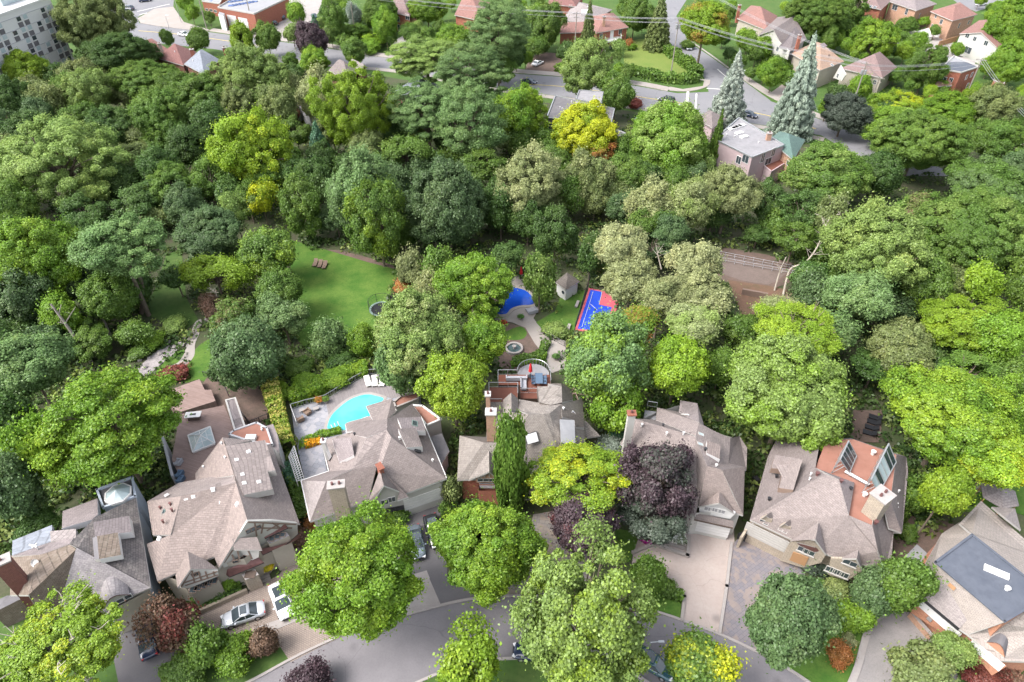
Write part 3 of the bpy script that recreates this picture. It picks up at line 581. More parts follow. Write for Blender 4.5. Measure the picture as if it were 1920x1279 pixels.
# ---------------- trees: px py rx ry kind colour zc|- tip amount flags|label
TT='''
178 42 68 62 willow ol - - 0 -|tall olive tree beside the white apartment block, ragged feathery crown
222 108 72 44 maple dk - - 0 -|broad dark green tree left of the maroon roofs, below the olive tree
55 130 42 32 maple yg - - 0 -|yellow-green tree below the white apartment block
8 118 34 28 willow ol - - 0 -|grey-green tree at the left edge below the apartment block
18 195 46 48 maple dk 7 - 0 -|dark tree at the left edge behind the yellow-green tree
45 182 24 24 willow og - - 0 -|small grey-olive tree, left one of the grey pair by the left edge
90 192 36 38 willow ol - - 0 -|grey-olive tree, right one of the grey pair by the left edge
150 142 42 34 willow ol - - 0 -|olive tree between the yellow-green tree and the dark broad tree
168 175 46 46 open lt - - 0 -|pale-tipped green tree in the middle of the upper left wood
280 158 72 42 maple md - - 0 -|wide mid green dome below the maroon roofs
300 225 60 54 maple md - - 0 -|lumpy mid green tree below the wide dome, upper left wood
375 185 58 46 maple md - - 0 -|mid green tree just below the blue-grey roof
395 235 40 40 maple dk - - 0 -|dark green tree left of the tall golden-green ash
215 245 55 45 maple dk 7 - 0 -|shaded dark tree in the gap right of the huge pale-green tree
110 302 116 88 open lt - - 0 -|huge pale-green tree with feathery crown at left
475 150 76 62 willow lt - - 0 -|big pale olive tree right of the blue-grey roof
470 282 72 82 open ga - yl .2 -|tall golden-green ash with drooping yellow skirt, left of centre
490 375 26 36 open yg 6 yl .6 -|low yellow skirt of leaves under the golden-green ash
325 350 54 48 open md - - 0 -|bushy mid green tree right of the huge pale-green tree
392 345 38 40 open md - - 0 -|loose green tree between the bushy tree and the golden-green ash
25 400 46 50 maple md - - 0 -|rounded green tree cut by the left edge, above the bright ones
78 478 84 76 maple br 11 yg .3 -|bright green leaning tree left of the bare curved trunk
222 462 86 66 open lb 14 - 0 -|spreading light-green tree carried on the bare curved trunk
395 442 66 50 maple bl - - 0 -|blue-green tree above the garden path
437 392 22 36 open lt 8 - 0 -|narrow pale tree rising behind the blue-green tree
405 515 56 46 open yg - - 0 -|yellow-green feathery tree above the garden path
500 478 58 52 maple md - yg .3 -|rounded tree at the upper left corner of the big lawn
525 545 44 44 maple md - - 0 -|green tree at the left side of the big lawn, middle one of the row
530 600 48 46 open lb - - 0 -|soft blue-green tree at the lower left of the big lawn
440 600 48 44 open md 5 bn .25 -|green tree with a dead brown branch beside the garden path
465 668 72 68 maple bl - - 0 -|dark blue-green round tree behind the terrace of the half-timbered house
42 560 60 56 maple bl 7 - 0 -|dark blue-green tree at the left edge below the bright leaning tree
208 560 54 50 maple md 6 - 0 -|shaded green tree left of the bare curved trunk
118 592 38 38 maple br 6 - 0 -|small bright tree over the leaning grey trunk
170 640 44 34 open md 3 - 0 -|low green tree left of the dry creek
330 522 30 24 open dk 4 - 0 -|shady tree over the narrow grass strip left of the garden path
245 625 34 28 open md 3 - 0 -|low leafy tree just above the dry creek
55 690 74 62 maple lb 10 - 0 -|large fresh green tree at the left edge above the honey locust
18 800 50 60 maple dk 7 - 0 -|dark tree at the left edge beside the honey locust
25 925 52 60 maple bl 8 - 0 -|blue-green tree at the left edge behind the dark slate house
75 985 40 30 open dk 4 - 0 -|dark low tree behind the slate house
210 800 132 118 locust br 11 yg .35 -|huge honey locust with feathery yellow-green crown, left of the glass pyramid
72 850 56 90 open br 8 yg .3 -|bright green tree tucked under the left side of the honey locust
112 1215 114 92 open yg 9 yl .25 pale|white-barked birch at the bottom left corner with yellow-green leaves
325 1165 50 58 open bn 3.5 rd .4 -|reddish brown small tree between the two left driveways
670 1085 124 126 locust br 10 yg .35 -|huge bright honey locust in front of the pool house, over the street
905 1022 104 98 maple br 8 yg .45 -|dense bright yellow-green maple left of the flagstone drive
885 1245 66 66 open yg 7 - 0 -|yellow-green tree at the bottom edge beside the street
1098 1170 142 148 open lt 10 yg .3 -|large silver-green tree at the bottom centre over the street
1082 896 94 76 open yg 8 yl .35 -|golden-yellow maple in front of the cedar-shake house
960 880 27 68 column md 8 - 0 -|slim columnar poplar in front of the cedar-shake house
1232 905 82 80 open pu 8 pg .3 -|dark purple tree in front of the tan roof, right of the golden maple
1218 968 72 50 open pg 5 - 0 -|grey-green lower tree under the dark purple tree
1092 988 64 60 maple pu 6 rd .12 -|round purple maple beside the flagstone drive
1475 1162 88 86 maple bl 8 - 0 -|large blue-green maple right of the mottled stone drive
1310 1252 66 54 maple md 6 yl .35 -|green tree with yellow patches at the bottom edge, right of centre
1690 1100 50 56 maple md 6 - 0 -|round green tree beside the brick house with the blue flat roof
1632 1120 40 46 maple bl 4 - 0 -|blue-green small tree left of the pebble drive
1728 1262 66 44 open ol 3.5 - 0 -|fuzzy olive mound of a tree at the bottom edge of the pebble drive
1785 1215 40 36 open lt 4 - 0 -|thin pale tree beside the orange brick garage
790 632 88 84 maple lt 9 og .3 -|pale-topped big tree below the trampoline
745 690 44 52 maple lb 6 - 0 -|lower blue-green lobe of a tree right of the white loungers
850 727 62 62 maple yg 8 - 0 -|round yellow-green maple between the pool and the roof terrace
903 640 50 50 maple br 7 yg .3 -|bright green tree left of the round stone basin
888 532 70 66 open br 8 yg .3 -|golden-tipped green tree left of the blue covered pool
822 505 38 42 open md 6 - 0 -|green tree right of the two sage shrubs
772 508 28 38 willow og 4 - 0 -|sage-green bushy tree at the corner of the big lawn, upper one
797 550 32 46 willow og 4 - 0 -|sage-green bushy tree below its twin at the corner of the big lawn
678 372 80 84 maple lb 9 bl .4 -|big grey-green rounded tree at the head of the big lawn
708 422 66 84 open md 9 yg .3 -|tall olive-green tree in front of the two rounded ones, head of the lawn
838 394 82 88 maple bl 9 - 0 -|big dark blue-green rounded tree above the big lawn
566 392 42 68 open md 7 - 0 -|shady green tree left of the grey-green rounded tree
598 272 30 42 spruce te - - 0 -|teal spruce right of the golden-green ash
662 210 78 84 open yg - yg .5 -|tall golden-green tree below the grey roof, upper left of centre
592 178 36 50 willow pl - - 0 -|silvery sage tree left of the tall golden-green one
522 205 40 46 willow ol - - 0 -|olive tree left of the silvery sage tree
800 208 76 64 locust lb 12 - 0 -|blue-green locust crown, left lobe of the tall group at top centre
882 238 66 76 locust lb 12 - 0 -|blue-green locust crown, lower right lobe of the tall group
885 140 80 62 locust lb 14 - 0 -|blue-green locust crown in the middle of the tall group
800 112 70 48 locust lt 12 - 0 -|lighter locust crown over the street, upper left of the tall group
935 62 72 66 locust lb 14 - 0 -|tall locust with bare trunk at the top centre
972 218 58 62 open br - yg .5 -|golden-green tree left of the dark flat-roofed house
1098 250 64 56 maple yg - yl .7 -|bright yellow maple in front of the dark flat-roofed house
1115 285 36 26 open yg 6 or .6 -|orange-tinged tree at the foot of the yellow maple
1255 262 76 68 maple br - lt .4 -|large fresh green maple left of the mauve flat-roofed house
1105 130 56 58 open lt 10 - 0 -|big light green tree between street and lawn yard, top right of centre
1155 178 32 36 maple md - - 0 -|dark green tree right of the dark flat-roofed house
1320 48 54 40 maple yg 13 or .25 -|golden street maple on a long pale trunk beside the side street
1373 165 38 62 spruce sp - - 0 -|silvery blue spruce beside the main street
1503 162 44 84 spruce sp - - 0 -|tall silver spruce right of the street, tallest conifer
1345 258 16 48 spruce md - - 0 -|narrow dark spruce left of the mauve flat-roofed house
1585 212 48 38 maple pg - - 0 -|dark grey-green tree right of the tall silver spruce
1237 35 26 46 spruce ol - - 0 -|olive spruce above the lawn yard
1190 28 26 36 maple md - - 0 -|green tree left of the olive spruce
1104 48 17 44 spruce ol - - 0 -|slim conifer in front of the balcony house
1024 50 34 38 maple md - - 0 -|green tree left of the balcony house
1010 88 22 16 maple md 4 - 0 -|small green tree behind the white parked car
992 345 68 66 willow og 10 pl .3 -|pale olive willow at the centre of the ravine
1100 335 46 54 willow ol 8 og .4 -|olive willow right of the pale one, centre of ravine
1222 385 52 48 willow og 8 - 0 -|olive-cream willow, left one of the row above the cream willows
1292 385 50 48 willow og 9 lt .4 -|light willow, middle one of the row above the cream willows
1368 362 58 50 willow og 9 ol .4 -|pale willow above the ravine road
1165 460 50 46 willow pl 10 - 0 -|cream-leaved willow above the sports court
1182 525 52 46 willow pl 8 og .5 -|cream and green willow just behind the sports court
1305 490 48 44 willow pl 10 - 0 -|cream-leaved willow left of the ravine road
1312 550 56 44 willow og 9 pl .4 -|sage willow below the ravine road
1240 560 48 42 willow og 8 pl .4 -|sage willow right of the sports court
1298 610 56 42 willow pl 9 lt .5 -|pale willow with silvery twigs, lowest of the cream group
1252 440 40 42 maple bl - - 0 -|dark blue-green tree wedged between the cream willows
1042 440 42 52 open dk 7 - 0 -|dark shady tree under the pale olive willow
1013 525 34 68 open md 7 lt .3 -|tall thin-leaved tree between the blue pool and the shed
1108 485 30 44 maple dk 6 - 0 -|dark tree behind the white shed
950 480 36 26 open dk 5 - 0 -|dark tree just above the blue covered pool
1138 676 80 78 maple lb 10 br .4 -|big rounded green tree right of the pale concrete path
1186 608 46 30 maple br 9 or .3 -|green tree with orange tips over the lower end of the court
1160 765 50 54 open br 6 - 0 -|bright green tree right of the cedar-shake house
1272 690 66 62 maple yg 8 - 0 -|bright yellow-green maple behind the tan roof
1390 622 36 34 maple md 6 - 0 -|mid green tree between the sage willows and the huge maple
1350 690 30 44 maple md 5 - 0 -|green tree left of the huge maple
1478 740 120 104 maple lt 10 br .4 -|huge light green maple above the solar roof
1495 625 84 42 open yg 13 - 0 -|glowing yellow-green upper crown behind the huge maple
1465 585 52 28 willow og 10 - 0 -|grey-olive bush-like tree above the huge maple
1640 465 92 82 willow lt 12 - 0 -|very large soft green willow in the right part of the ravine
1610 560 66 52 willow lb 9 - 0 -|lower part of the soft green willow group, above the yellow-green crown
1560 410 34 44 open ol 11 - 0 pale|thin olive tree on a bare curved trunk right of the ravine road
1815 440 100 84 maple md 10 lt .25 -|big mid green tree at the right edge of the ravine
1720 395 42 34 open md 9 bn .3 -|green tree with pinkish brown patches, right of the large willow
1735 540 52 58 maple md 7 - 0 -|shady green tree right of the soft green willow
1558 328 76 56 maple md - lt .3 -|wide rounded tree below the green-roofed house
1722 272 92 64 maple md - - 0 -|wide dark green dome, upper right
1690 235 66 36 maple br - lt .3 -|bright green dome behind the dark one, upper right
1872 265 56 46 open md - - 0 -|green tree at the right edge above the dark big one
1862 205 54 42 willow ol - - 0 -|olive tree at the right edge below the power lines
1700 200 44 16 open yg 4 yl .4 -|yellowish low tree below the power lines
1850 350 72 52 maple md - bl .4 -|rounded mid green tree near the right edge
1905 330 40 40 maple bl - - 0 -|blue-green tree cut by the right edge
1800 605 78 54 open yg 9 - 0 -|feathery yellow-green tree, right of the soft green willow
1890 635 60 54 open br 9 - 0 -|bright tree at the right edge below the feathery one
1842 528 34 40 open yg 12 - 0 -|small golden feathery tree standing above the right wood
1690 650 60 48 willow ol 7 - 0 -|olive willow right of the huge light maple
1640 690 46 30 open dk 4 - 0 -|dark low tree above the four black loungers
1785 780 116 92 maple br 10 yg .5 -|large bright maple right of the solar roof
1862 865 66 52 maple yg 9 yl .3 -|yellow-green maple over the grey gazebo
1772 925 44 50 maple yg 9 - 0 -|yellow-green drooping limb tree over the blue flat roof
1725 930 36 50 open md 4 - 0 -|shady tree beside the solar house's right wall
1890 760 56 56 open br 9 - 0 -|green-gold tree at the right edge above the gazebo
1895 50 48 50 maple br - - 0 -|bright tree at the top right corner
1900 120 40 40 maple br - - 0 -|bright tree below the top right corner one
1530 35 60 44 maple md - - 0 -|dark rounded tree behind the white gabled house
1600 20 30 30 open md - - 0 -|green tree right of the dark rounded one, top right
1640 75 46 42 open br - yg .4 -|light green layered tree in the back garden, top right
1737 130 40 42 open md - - 0 -|dense green tree left of the brick flat-roofed house
1680 140 24 16 open md 3 - 0 -|low green tree right of the pinkish roof
1610 165 22 22 maple br 3 - 0 -|bright small tree below the pinkish roof
1618 155 12 12 maple br 3 - 0 -|tiny bright tree beside the pinkish gable
372 76 22 20 maple md - - 0 -|round street tree beside the white car
455 80 18 26 column yg - - 0 -|narrow golden street tree
501 73 24 26 maple md - - 0 -|dark street tree right of the narrow golden one
312 72 13 16 open md - - 0 -|small street tree by the maroon roofs
583 80 32 32 maple pu - - 0 -|dark purple tree beside the main street
665 98 26 24 maple md - - 0 -|round tree in front of the grey hipped roof
588 114 28 22 maple br - yg .3 -|yellow-green tree below the purple tree
555 27 19 20 maple br - - 0 -|small green tree in the brick hall's forecourt
548 62 18 22 open lt - - 0 -|thin light tree left of the purple street tree
590 45 14 16 spruce te - - 0 -|small dark conifer above the purple street tree
625 35 24 34 open md - - 0 -|green tree behind the first utility pole, top left of centre
662 28 14 34 willow sp - - 0 -|silvery slim tree by the sidewalk
715 22 34 34 maple md - - 0 -|dense green tree left of the brick house
722 52 24 30 maple br - - 0 -|bright green tree in the front garden of the brick house
800 18 36 30 maple br - - 0 -|bright tree right of the brick house
770 62 24 18 open md - - 0 -|green tree beside the driveway of the brick house
850 75 34 28 maple br - - 0 -|green tree behind the street, left of the tall locust
455 200 44 40 willow ol - - 0 -|olive tree between the pale olive one and the ash
545 115 16 14 open md - - 0 -|small tree in front of the dark roofs
410 118 12 10 maple md 4 - 0 -|little tree beside the blue-grey roof
360 25 14 16 open br - - 0 -|light tree beside the plaza
1430 92 22 20 open br - - 0 -|bright green tree left of the white gabled house
1402 78 22 18 maple br - - 0 -|fresh green tree near the red-roofed house
1395 70 12 14 open yg - - 0 -|yellowish small tree near the red-roofed house
1450 140 26 26 maple br - - 0 -|bright green tree beside the pink drive
1555 75 14 18 column md - - 0 -|dark pointed cypress behind the sandy roof
1640 108 20 10 open md - - 0 -|hedge-like small tree behind the pinkish roof
1700 48 22 14 maple md 3 - 0 -|round garden tree behind the brick houses
935 130 34 26 open md - - 0 -|tree under the tall locust by the street
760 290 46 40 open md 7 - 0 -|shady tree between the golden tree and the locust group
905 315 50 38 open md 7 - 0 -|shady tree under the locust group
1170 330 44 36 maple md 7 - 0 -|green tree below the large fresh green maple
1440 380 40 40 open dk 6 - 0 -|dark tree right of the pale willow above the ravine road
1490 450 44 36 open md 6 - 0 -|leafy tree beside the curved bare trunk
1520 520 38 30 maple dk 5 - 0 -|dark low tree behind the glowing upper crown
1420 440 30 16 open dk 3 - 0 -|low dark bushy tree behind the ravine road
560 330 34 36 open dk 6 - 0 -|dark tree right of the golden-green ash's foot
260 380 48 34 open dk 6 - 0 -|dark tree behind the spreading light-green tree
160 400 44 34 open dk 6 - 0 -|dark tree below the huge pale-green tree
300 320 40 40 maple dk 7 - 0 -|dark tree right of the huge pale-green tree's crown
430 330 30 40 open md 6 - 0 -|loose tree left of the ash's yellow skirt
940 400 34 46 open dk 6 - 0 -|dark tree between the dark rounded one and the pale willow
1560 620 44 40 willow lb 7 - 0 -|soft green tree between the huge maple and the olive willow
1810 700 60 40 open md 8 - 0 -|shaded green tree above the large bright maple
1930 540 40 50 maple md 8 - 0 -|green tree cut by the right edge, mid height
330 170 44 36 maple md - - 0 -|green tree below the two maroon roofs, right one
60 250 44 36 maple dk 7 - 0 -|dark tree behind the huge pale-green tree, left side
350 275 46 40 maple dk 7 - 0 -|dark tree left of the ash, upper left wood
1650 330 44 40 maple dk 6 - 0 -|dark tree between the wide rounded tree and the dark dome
1780 210 54 34 maple br - - 0 -|bright dome below the brick flat-roofed house
'''
for ln in TT.strip().split('\n'):
    a,label=ln.split('|'); f=a.split()
    pale=f[9]=='pale'
    tree(float(f[0]),float(f[1]),float(f[2]),float(f[3]),f[4],f[5],None if f[6]=='-' else float(f[6]),label,tip=None if f[7]=='-' else f[7],ta=float(f[8]),pale=pale)
SS='''
616 636 36 38 willow lb|rounded light green shrub at the bottom of the big lawn
680 642 28 30 maple br|bright leafy shrub right of the light green one, below the lawn
760 535 22 14 open or|orange-yellow shrub beside the sage trees
385 1220 36 40 maple md|green shrub left of the silver hatchback, by the driveway
345 1258 42 38 maple md|green shrub at the bottom edge below the reddish tree
440 1228 46 42 open br|light green shrub in front of the silver hatchback
492 1206 25 27 maple bn|rusty round shrub beside the tan driveway
578 1290 46 30 maple pu|dark purple shrub cut by the bottom edge
600 985 34 26 open or|rusty orange shrub against the pool house front
560 1010 24 24 open bn|brown shrub at the half-timbered house's corner
638 958 26 14 open or|orange creeper-like shrub under the stone chimney
1216 1082 32 38 maple md|dark green round shrub beside the pink drive
1602 1160 30 30 maple br|bright green round shrub left of the pebble drive
1572 1226 21 21 maple or|orange round shrub on the front grass
1592 1200 13 14 open pl|white-flecked shrub beside the orange one
1565 1108 26 16 open ol|straggly olive shrub under the entry gables
1530 1055 32 28 open pg|twisty dark shrub against the stone entry gable
1590 1070 24 20 open bn|brown twisty shrub beside the second stone gable
1840 1262 40 28 open rd|dark red shrub at the bottom right corner
1890 1275 30 16 open bn|brown shrub at the bottom edge right of the dark red one
700 960 22 16 open md|small green shrub below the white gable
745 955 24 13 maple md|clipped green shrub right of the white gable
850 915 24 30 open ol|olive shrub between pool house and cedar house
835 960 14 24 open md|thin green shrub beside the parked black car
425 1090 22 18 maple br|bright rounded shrub beside the entry steps
360 1105 18 14 open md|shrub at the left foot of the half-timbered front
330 700 24 16 open rd|crimson japanese maple bush beside the garden path
307 706 16 12 open rd|smaller crimson bush left of the crimson maple
325 610 22 14 maple lt|white-flowering round bush above the garden path
285 640 24 14 open br|yellow-green bush beside the dry creek
262 660 20 14 maple md|dark bush left of the dry creek
400 575 24 26 open bn|dry brown bush beside the garden path
1245 1100 22 14 open md|flowering bush behind the clipped hedge strip
1012 560 12 18 maple lt|white-flowering bush left of the shed
1040 618 22 14 maple lt|pale bush beside the concrete path
920 560 20 26 maple dk|dark bush left of the blue covered pool
1190 195 14 10 maple rd|red-leaved bush beside the street
1178 83 10 9 maple or|orange-topped bush beside the balcony house
1185 88 10 6 maple br|low green bush at the balcony house's corner
1080 648 14 12 maple dk|dark potted bush on the pale path
668 60 30 10 open md|low flowering bush row along the sidewalk, left piece
705 74 28 12 open yg|golden bush in the front garden by the sidewalk
695 86 26 8 open br|green bush below the golden one by the sidewalk
1165 820 24 20 open te|small bluish bush right of the golden maple
1140 835 26 20 willow sp|silvery bush right of the golden maple
552 138 20 14 maple dk|dark bush below the two dark roofs
545 215 20 18 open rd|dark red bush in the gap left of the tall golden tree
1290 85 14 8 maple md|round bush by the side street
1670 955 26 36 open md|green bush against the right side of the solar roof
1115 720 16 20 maple md|leafy bush beside the cedar pergola
525 735 24 18 open yg|golden bush at the top of the climbing hedge
580 720 30 18 maple br|bright green bush outside the pool fence, left one
630 708 30 18 maple br|bright green bush outside the pool fence, middle one
668 690 24 18 open yg|yellow-green bush outside the pool fence, right one
560 690 30 22 open md|shady bush below the soft blue-green tree
640 680 32 20 open dk|dark bush on the bank above the pool
1745 1120 12 10 maple md|little bush at the garage corner
1150 1018 14 12 open md|grassy bush left of the magenta flowers
1490 175 18 16 maple md|green bush beside the tall silver spruce
1360 230 12 14 column md|small pointed evergreen by the mauve flat-roofed house
1700 1000 18 16 open md|small green bush beside the white slab
'''
for ln in SS.strip().split('\n'):
    a,label=ln.split('|'); f=a.split()
    tree(float(f[0]),float(f[1]),float(f[2]),float(f[3]),f[4],f[5],None,label,trunk=False)
# ---------------- houses: real roof planes from measured corner points and heights
class House:
    def __init__(s,name,label,px,py,cat='house'):
        p=W(px,py,0); s.o=empty(name,(p.x,p.y,0),0,label,cat); s.o['_o']=(p.x,p.y,0); s.faces=[]; s.T=ID; s.n=0
    def P(s,l):
        r=[]
        for a in s.T(l):
            r.append(W(a[0],a[1],a[2]))
        return r
    def roof(s,mat,polys,t=.28,trim='trim',name='roof',tri=True):
        mb=MB()
        for pl in polys:
            p=s.P(pl); s.faces.append(p); mb.slab(p,t,0,1)
        return mb.build(name,[M[mat],M[trim]],s.o)
    def walls(s,mat,loops,zb=0,inset=.45,name='wall',drop=.28,top=None):
        mb=MB()
        for lp in loops:
            p=s.P(lp); c=sum(p,Vector())/len(p); q=[]
            for v in p:
                d=Vector((c.x-v.x,c.y-v.y,0)); L_=d.length; d=d/L_*min(inset*1.3,L_*.3); q.append(Vector((v.x+d.x,v.y+d.y,v.z-drop)))
            for i in range(len(q)):
                a,b=q[i],q[(i+1)%len(q)]; f=[a,Vector((a.x,a.y,zb)),Vector((b.x,b.y,zb)),b]; mb.poly(f); s.faces.append(f)
            if top: mb.poly(q)
        return mb.build(name,M[mat],s.o)
    def block(s,name,mtop,mside,pts,h=None,zb=0,trim=None,par=0):
        """box under a polygon; par = parapet height"""
        mb=MB(); p=s.P(pts); mb.prism(p,zb,0,1); s.faces.append(p)
        for i in range(len(p)):
            a,b=p[i],p[(i+1)%len(p)]; s.faces.append([a,Vector((a.x,a.y,zb)),Vector((b.x,b.y,zb)),b])
        if par:
            for i in range(len(p)):
                a,b=p[i],p[(i+1)%len(p)]; d=b-a
                if d.length<.1: continue
                c=(a+b)/2; d2=d.normalized(); y=Vector((0,0,1)).cross(d2).normalized(); z=d2.cross(y); Mx=Matrix((d2,y,z)).transposed(); mb.box(c+Vector((0,0,par*.4)),(d.length+.18,.24,par),M=Mx,mi=2)
        return mb.build(name,[M[mtop],M[mside],M[trim or mside]],s.o)
    def hit(s,px,py):
        d=ray(px,py); best=None
        for f in s.faces:
            for i in range(1,len(f)-1):
                a,b,c=f[0],f[i],f[i+1]; n=(b-a).cross(c-a)
                if n.length<1e-6: continue
                n.normalize(); dn=n.dot(d)
                if abs(dn)<1e-6: continue
                t=n.dot(a-CL)/dn; q=CL+d*t
                if (b-a).cross(q-a).dot(n)<-1e-4 or (c-b).cross(q-b).dot(n)<-1e-4 or (a-c).cross(q-c).dot(n)<-1e-4: continue
                if best is None or t<best[0]:
                    if dn>0: n=-n
                    best=(t,q,n)
        return best
    def frame(s,q,n):
        x=Vector((0,0,1)).cross(n)
        if x.length<.05: x=Vector((1,0,0))
        x.normalize(); y=n.cross(x); return Matrix((x,y,n)).transposed()
    def window(s,px,py,w,h,name='window',fm='white',gm='glass',bars=1,thick=.1,rot=0,sill=False,pitch=None):
        r=s.hit(*s.T([(px,py)])[0][:2])
        if not r: return None
        _,q,n=r; F=s.frame(q,n)
        if rot: F=F@Matrix.Rotation(rot,3,'Z')
        if w<.9: bars=0
        fr=MB(); b=.07 if w>.8 else .045
        def bx(cx,cy,sx,sy,mb,dz=0,th=thick): mb.box(q+F@Vector((cx,cy,dz+th/2-.02)),(sx,sy,th),M=F)
        bx(0,h/2-b/2,w,b,fr); bx(0,-h/2+b/2,w,b,fr); bx(w/2-b/2,0,b,h-2*b,fr); bx(-w/2+b/2,0,b,h-2*b,fr)
        for k in range(bars): bx(-w/2+w*(k+1)/(bars+1),0,.045,h-2*b,fr)
        if sill: bx(0,-h/2-.05,w+.16,.1,fr,0,.18)
        f=fr.build(name,M[fm],s.o); g_=MB(); g_.box(q+F@Vector((0,0,.02)),(w-2*b+.01,h-2*b+.01,.05),M=F)
        pane=g_.build('pane',M[gm]); pane.location=(0,0,0)
        me=pane.data; off=Vector(s.o['_o']); me.transform(Matrix.Translation(-off)); pane.parent=f
        return f
    def panel(s,px,py,w,h,mat,name,th=.1,rot=0,mi2=None,seg=0):
        r=s.hit(*s.T([(px,py)])[0][:2])
        if not r: return None
        _,q,n=r; F=s.frame(q,n)
        if rot: F=F@Matrix.Rotation(rot,3,'Z')
        mb=MB(); mb.box(q+F@Vector((0,0,th/2-.02)),(w,h,th),M=F)
        for k in range(seg):
            mb.box(q+F@Vector((0,-h/2+h*(k+1)/(seg+1),th/2+.0)),(w,.03,th),M=F,mi=1)
        return mb.build(name,[M[mat],M['trim']],s.o)
    def beam(s,a,b,wd=.16,mat='timber',th=.07,mb=None):
        ra=s.hit(*s.T([a])[0][:2]); rb=s.hit(*s.T([b])[0][:2])
        if not ra or not rb: return
        A,B=ra[1],rb[1]; n=(ra[2]+rb[2]).normalized(); d=B-A
        if d.length>9 or abs(ra[2].dot(rb[2]))<.9: return
        x=d.normalized(); y=n.cross(x).normalized(); z=x.cross(y); F=Matrix((x,y,z)).transposed()
        mb.box((A+B)/2+z*th*.35,(d.length,wd,th),M=F)
    def vent(s,px,py,mat='trim',r=.16,h=.3,name='roof_vent',sq=False):
        t=s.hit(*s.T([(px,py)])[0][:2])
        if not t: return
        q=t[1]; mb=MB()
        if sq:
            F=s.frame(q,t[2]); mb.box(q+F@Vector((0,0,.07)),(.52,.52,.18),M=F,taper=.8)
        else:
            mb.tube(q-Vector((0,0,.1)),q+Vector((0,0,h)),r*.7,r*.7,8); mb.tube(q+Vector((0,0,h)),q+Vector((0,0,h+.08)),r,r,8)
        mb.build(name,M[mat],s.o)
    def chimney(s,px,py,ztop,w,d,zb,mat='brick',rz=0,cap='conc',pots=1,name='chimney',pm='redl'):
        c=W(*s.T([(px,py)])[0][:2],ztop); mb=MB()
        mb.box((c.x,c.y,(ztop+zb)/2),(w,d,ztop-zb),rz); mb.box((c.x,c.y,ztop+.08),(w+.25,d+.25,.18),rz,1)
        for k in range(pots):
            o=(k-(pots-1)/2)*w*.45; x=c.x+math.cos(rz)*o; y=c.y+math.sin(rz)*o; mb.tube((x,y,ztop+.1),(x,y,ztop+.55),.17,.14,8,2)
        mb.build(name,[M[mat],M[cap],M['copper']],s.o)
    def gutter(s,pts,mat='white',r=.07,name='gutter'):
        p=s.P(pts); mb=MB()
        for a,b in zip(p,p[1:]): mb.tube(a,b,r,r,6)
        mb.build(name,M[mat],s.o)

# ===== H1 dark slate house, bottom left
h=House('slate_house','large house with dark mottled slate roofs and pale front wall, bottom left corner',120,1090)
h.T=T(0,880,4.263)
h.walls('bluewall',[[(1085,225,6),(1205,945,5.5),(820,1145,5),(505,1000,6),(760,380,8)]])
h.walls('cream',[[(820,1145,5),(1203,950,5.5),(1190,900,5.8),(820,1090,5.4)]],inset=.25)
h.walls('slate_b',[[(90,690,6.5),(80,1005,5.5),(300,1110,5.2),(505,1000,6),(600,640,8)]])
h.block('flat_roof','flatdark','bluewall',[(780,170,6.4),(1060,70,6.4),(1086,222,6.4),(830,312,6.4)],par=.3)
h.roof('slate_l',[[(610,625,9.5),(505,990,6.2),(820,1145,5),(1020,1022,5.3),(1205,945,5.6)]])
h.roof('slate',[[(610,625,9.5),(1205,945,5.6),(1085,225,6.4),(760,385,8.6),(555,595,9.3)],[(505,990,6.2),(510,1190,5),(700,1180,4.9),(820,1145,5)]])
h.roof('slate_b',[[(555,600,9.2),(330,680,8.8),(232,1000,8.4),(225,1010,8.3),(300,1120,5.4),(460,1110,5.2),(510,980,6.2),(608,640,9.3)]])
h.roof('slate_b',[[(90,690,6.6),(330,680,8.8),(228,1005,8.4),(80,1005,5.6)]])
h.roof('greyroof',[[(95,690,7),(100,570,7),(415,445,7.3),(415,575,7.4)]],t=.6,trim='greywall')
h.roof('mauve',[[(95,692,7.1),(415,577,7.5),(590,545,9.2),(555,598,9.3),(330,682,8.8)]])
h.roof('mauve_l',[[(400,495,7.6),(605,475,8.2),(610,550,8.4),(405,577,7.9)]],t=.7)
h.roof('mauve',[[(500,335,6.6),(778,232,6.8),(782,360,8.2),(735,402,8.5),(495,472,8.0)]],t=.9,trim='greywall')
h.roof('mauve',[[(745,422,9.3),(1030,372,7.9),(1052,500,7.8),(760,538,9.1)]],t=1.1,trim='white')
h.roof('slate_b',[[(775,535,9.1),(942,505,8.5),(968,685,8.3),(792,718,8.9)]],t=.8,trim='white')
h.roof('flatdark',[[(738,548,8.9),(775,535,9.1),(792,718,8.9),(755,720,8.8)]],t=.5)
h.block('porch_roof','flatdark','slate_b',[(-60,1060,3.4),(60,1008,3.6),(165,1010,3.6),(160,1040,3.4),(-60,1150,3.2)])
h.chimney(8,735,12,1.5,1.0,2,'brickd',.6)
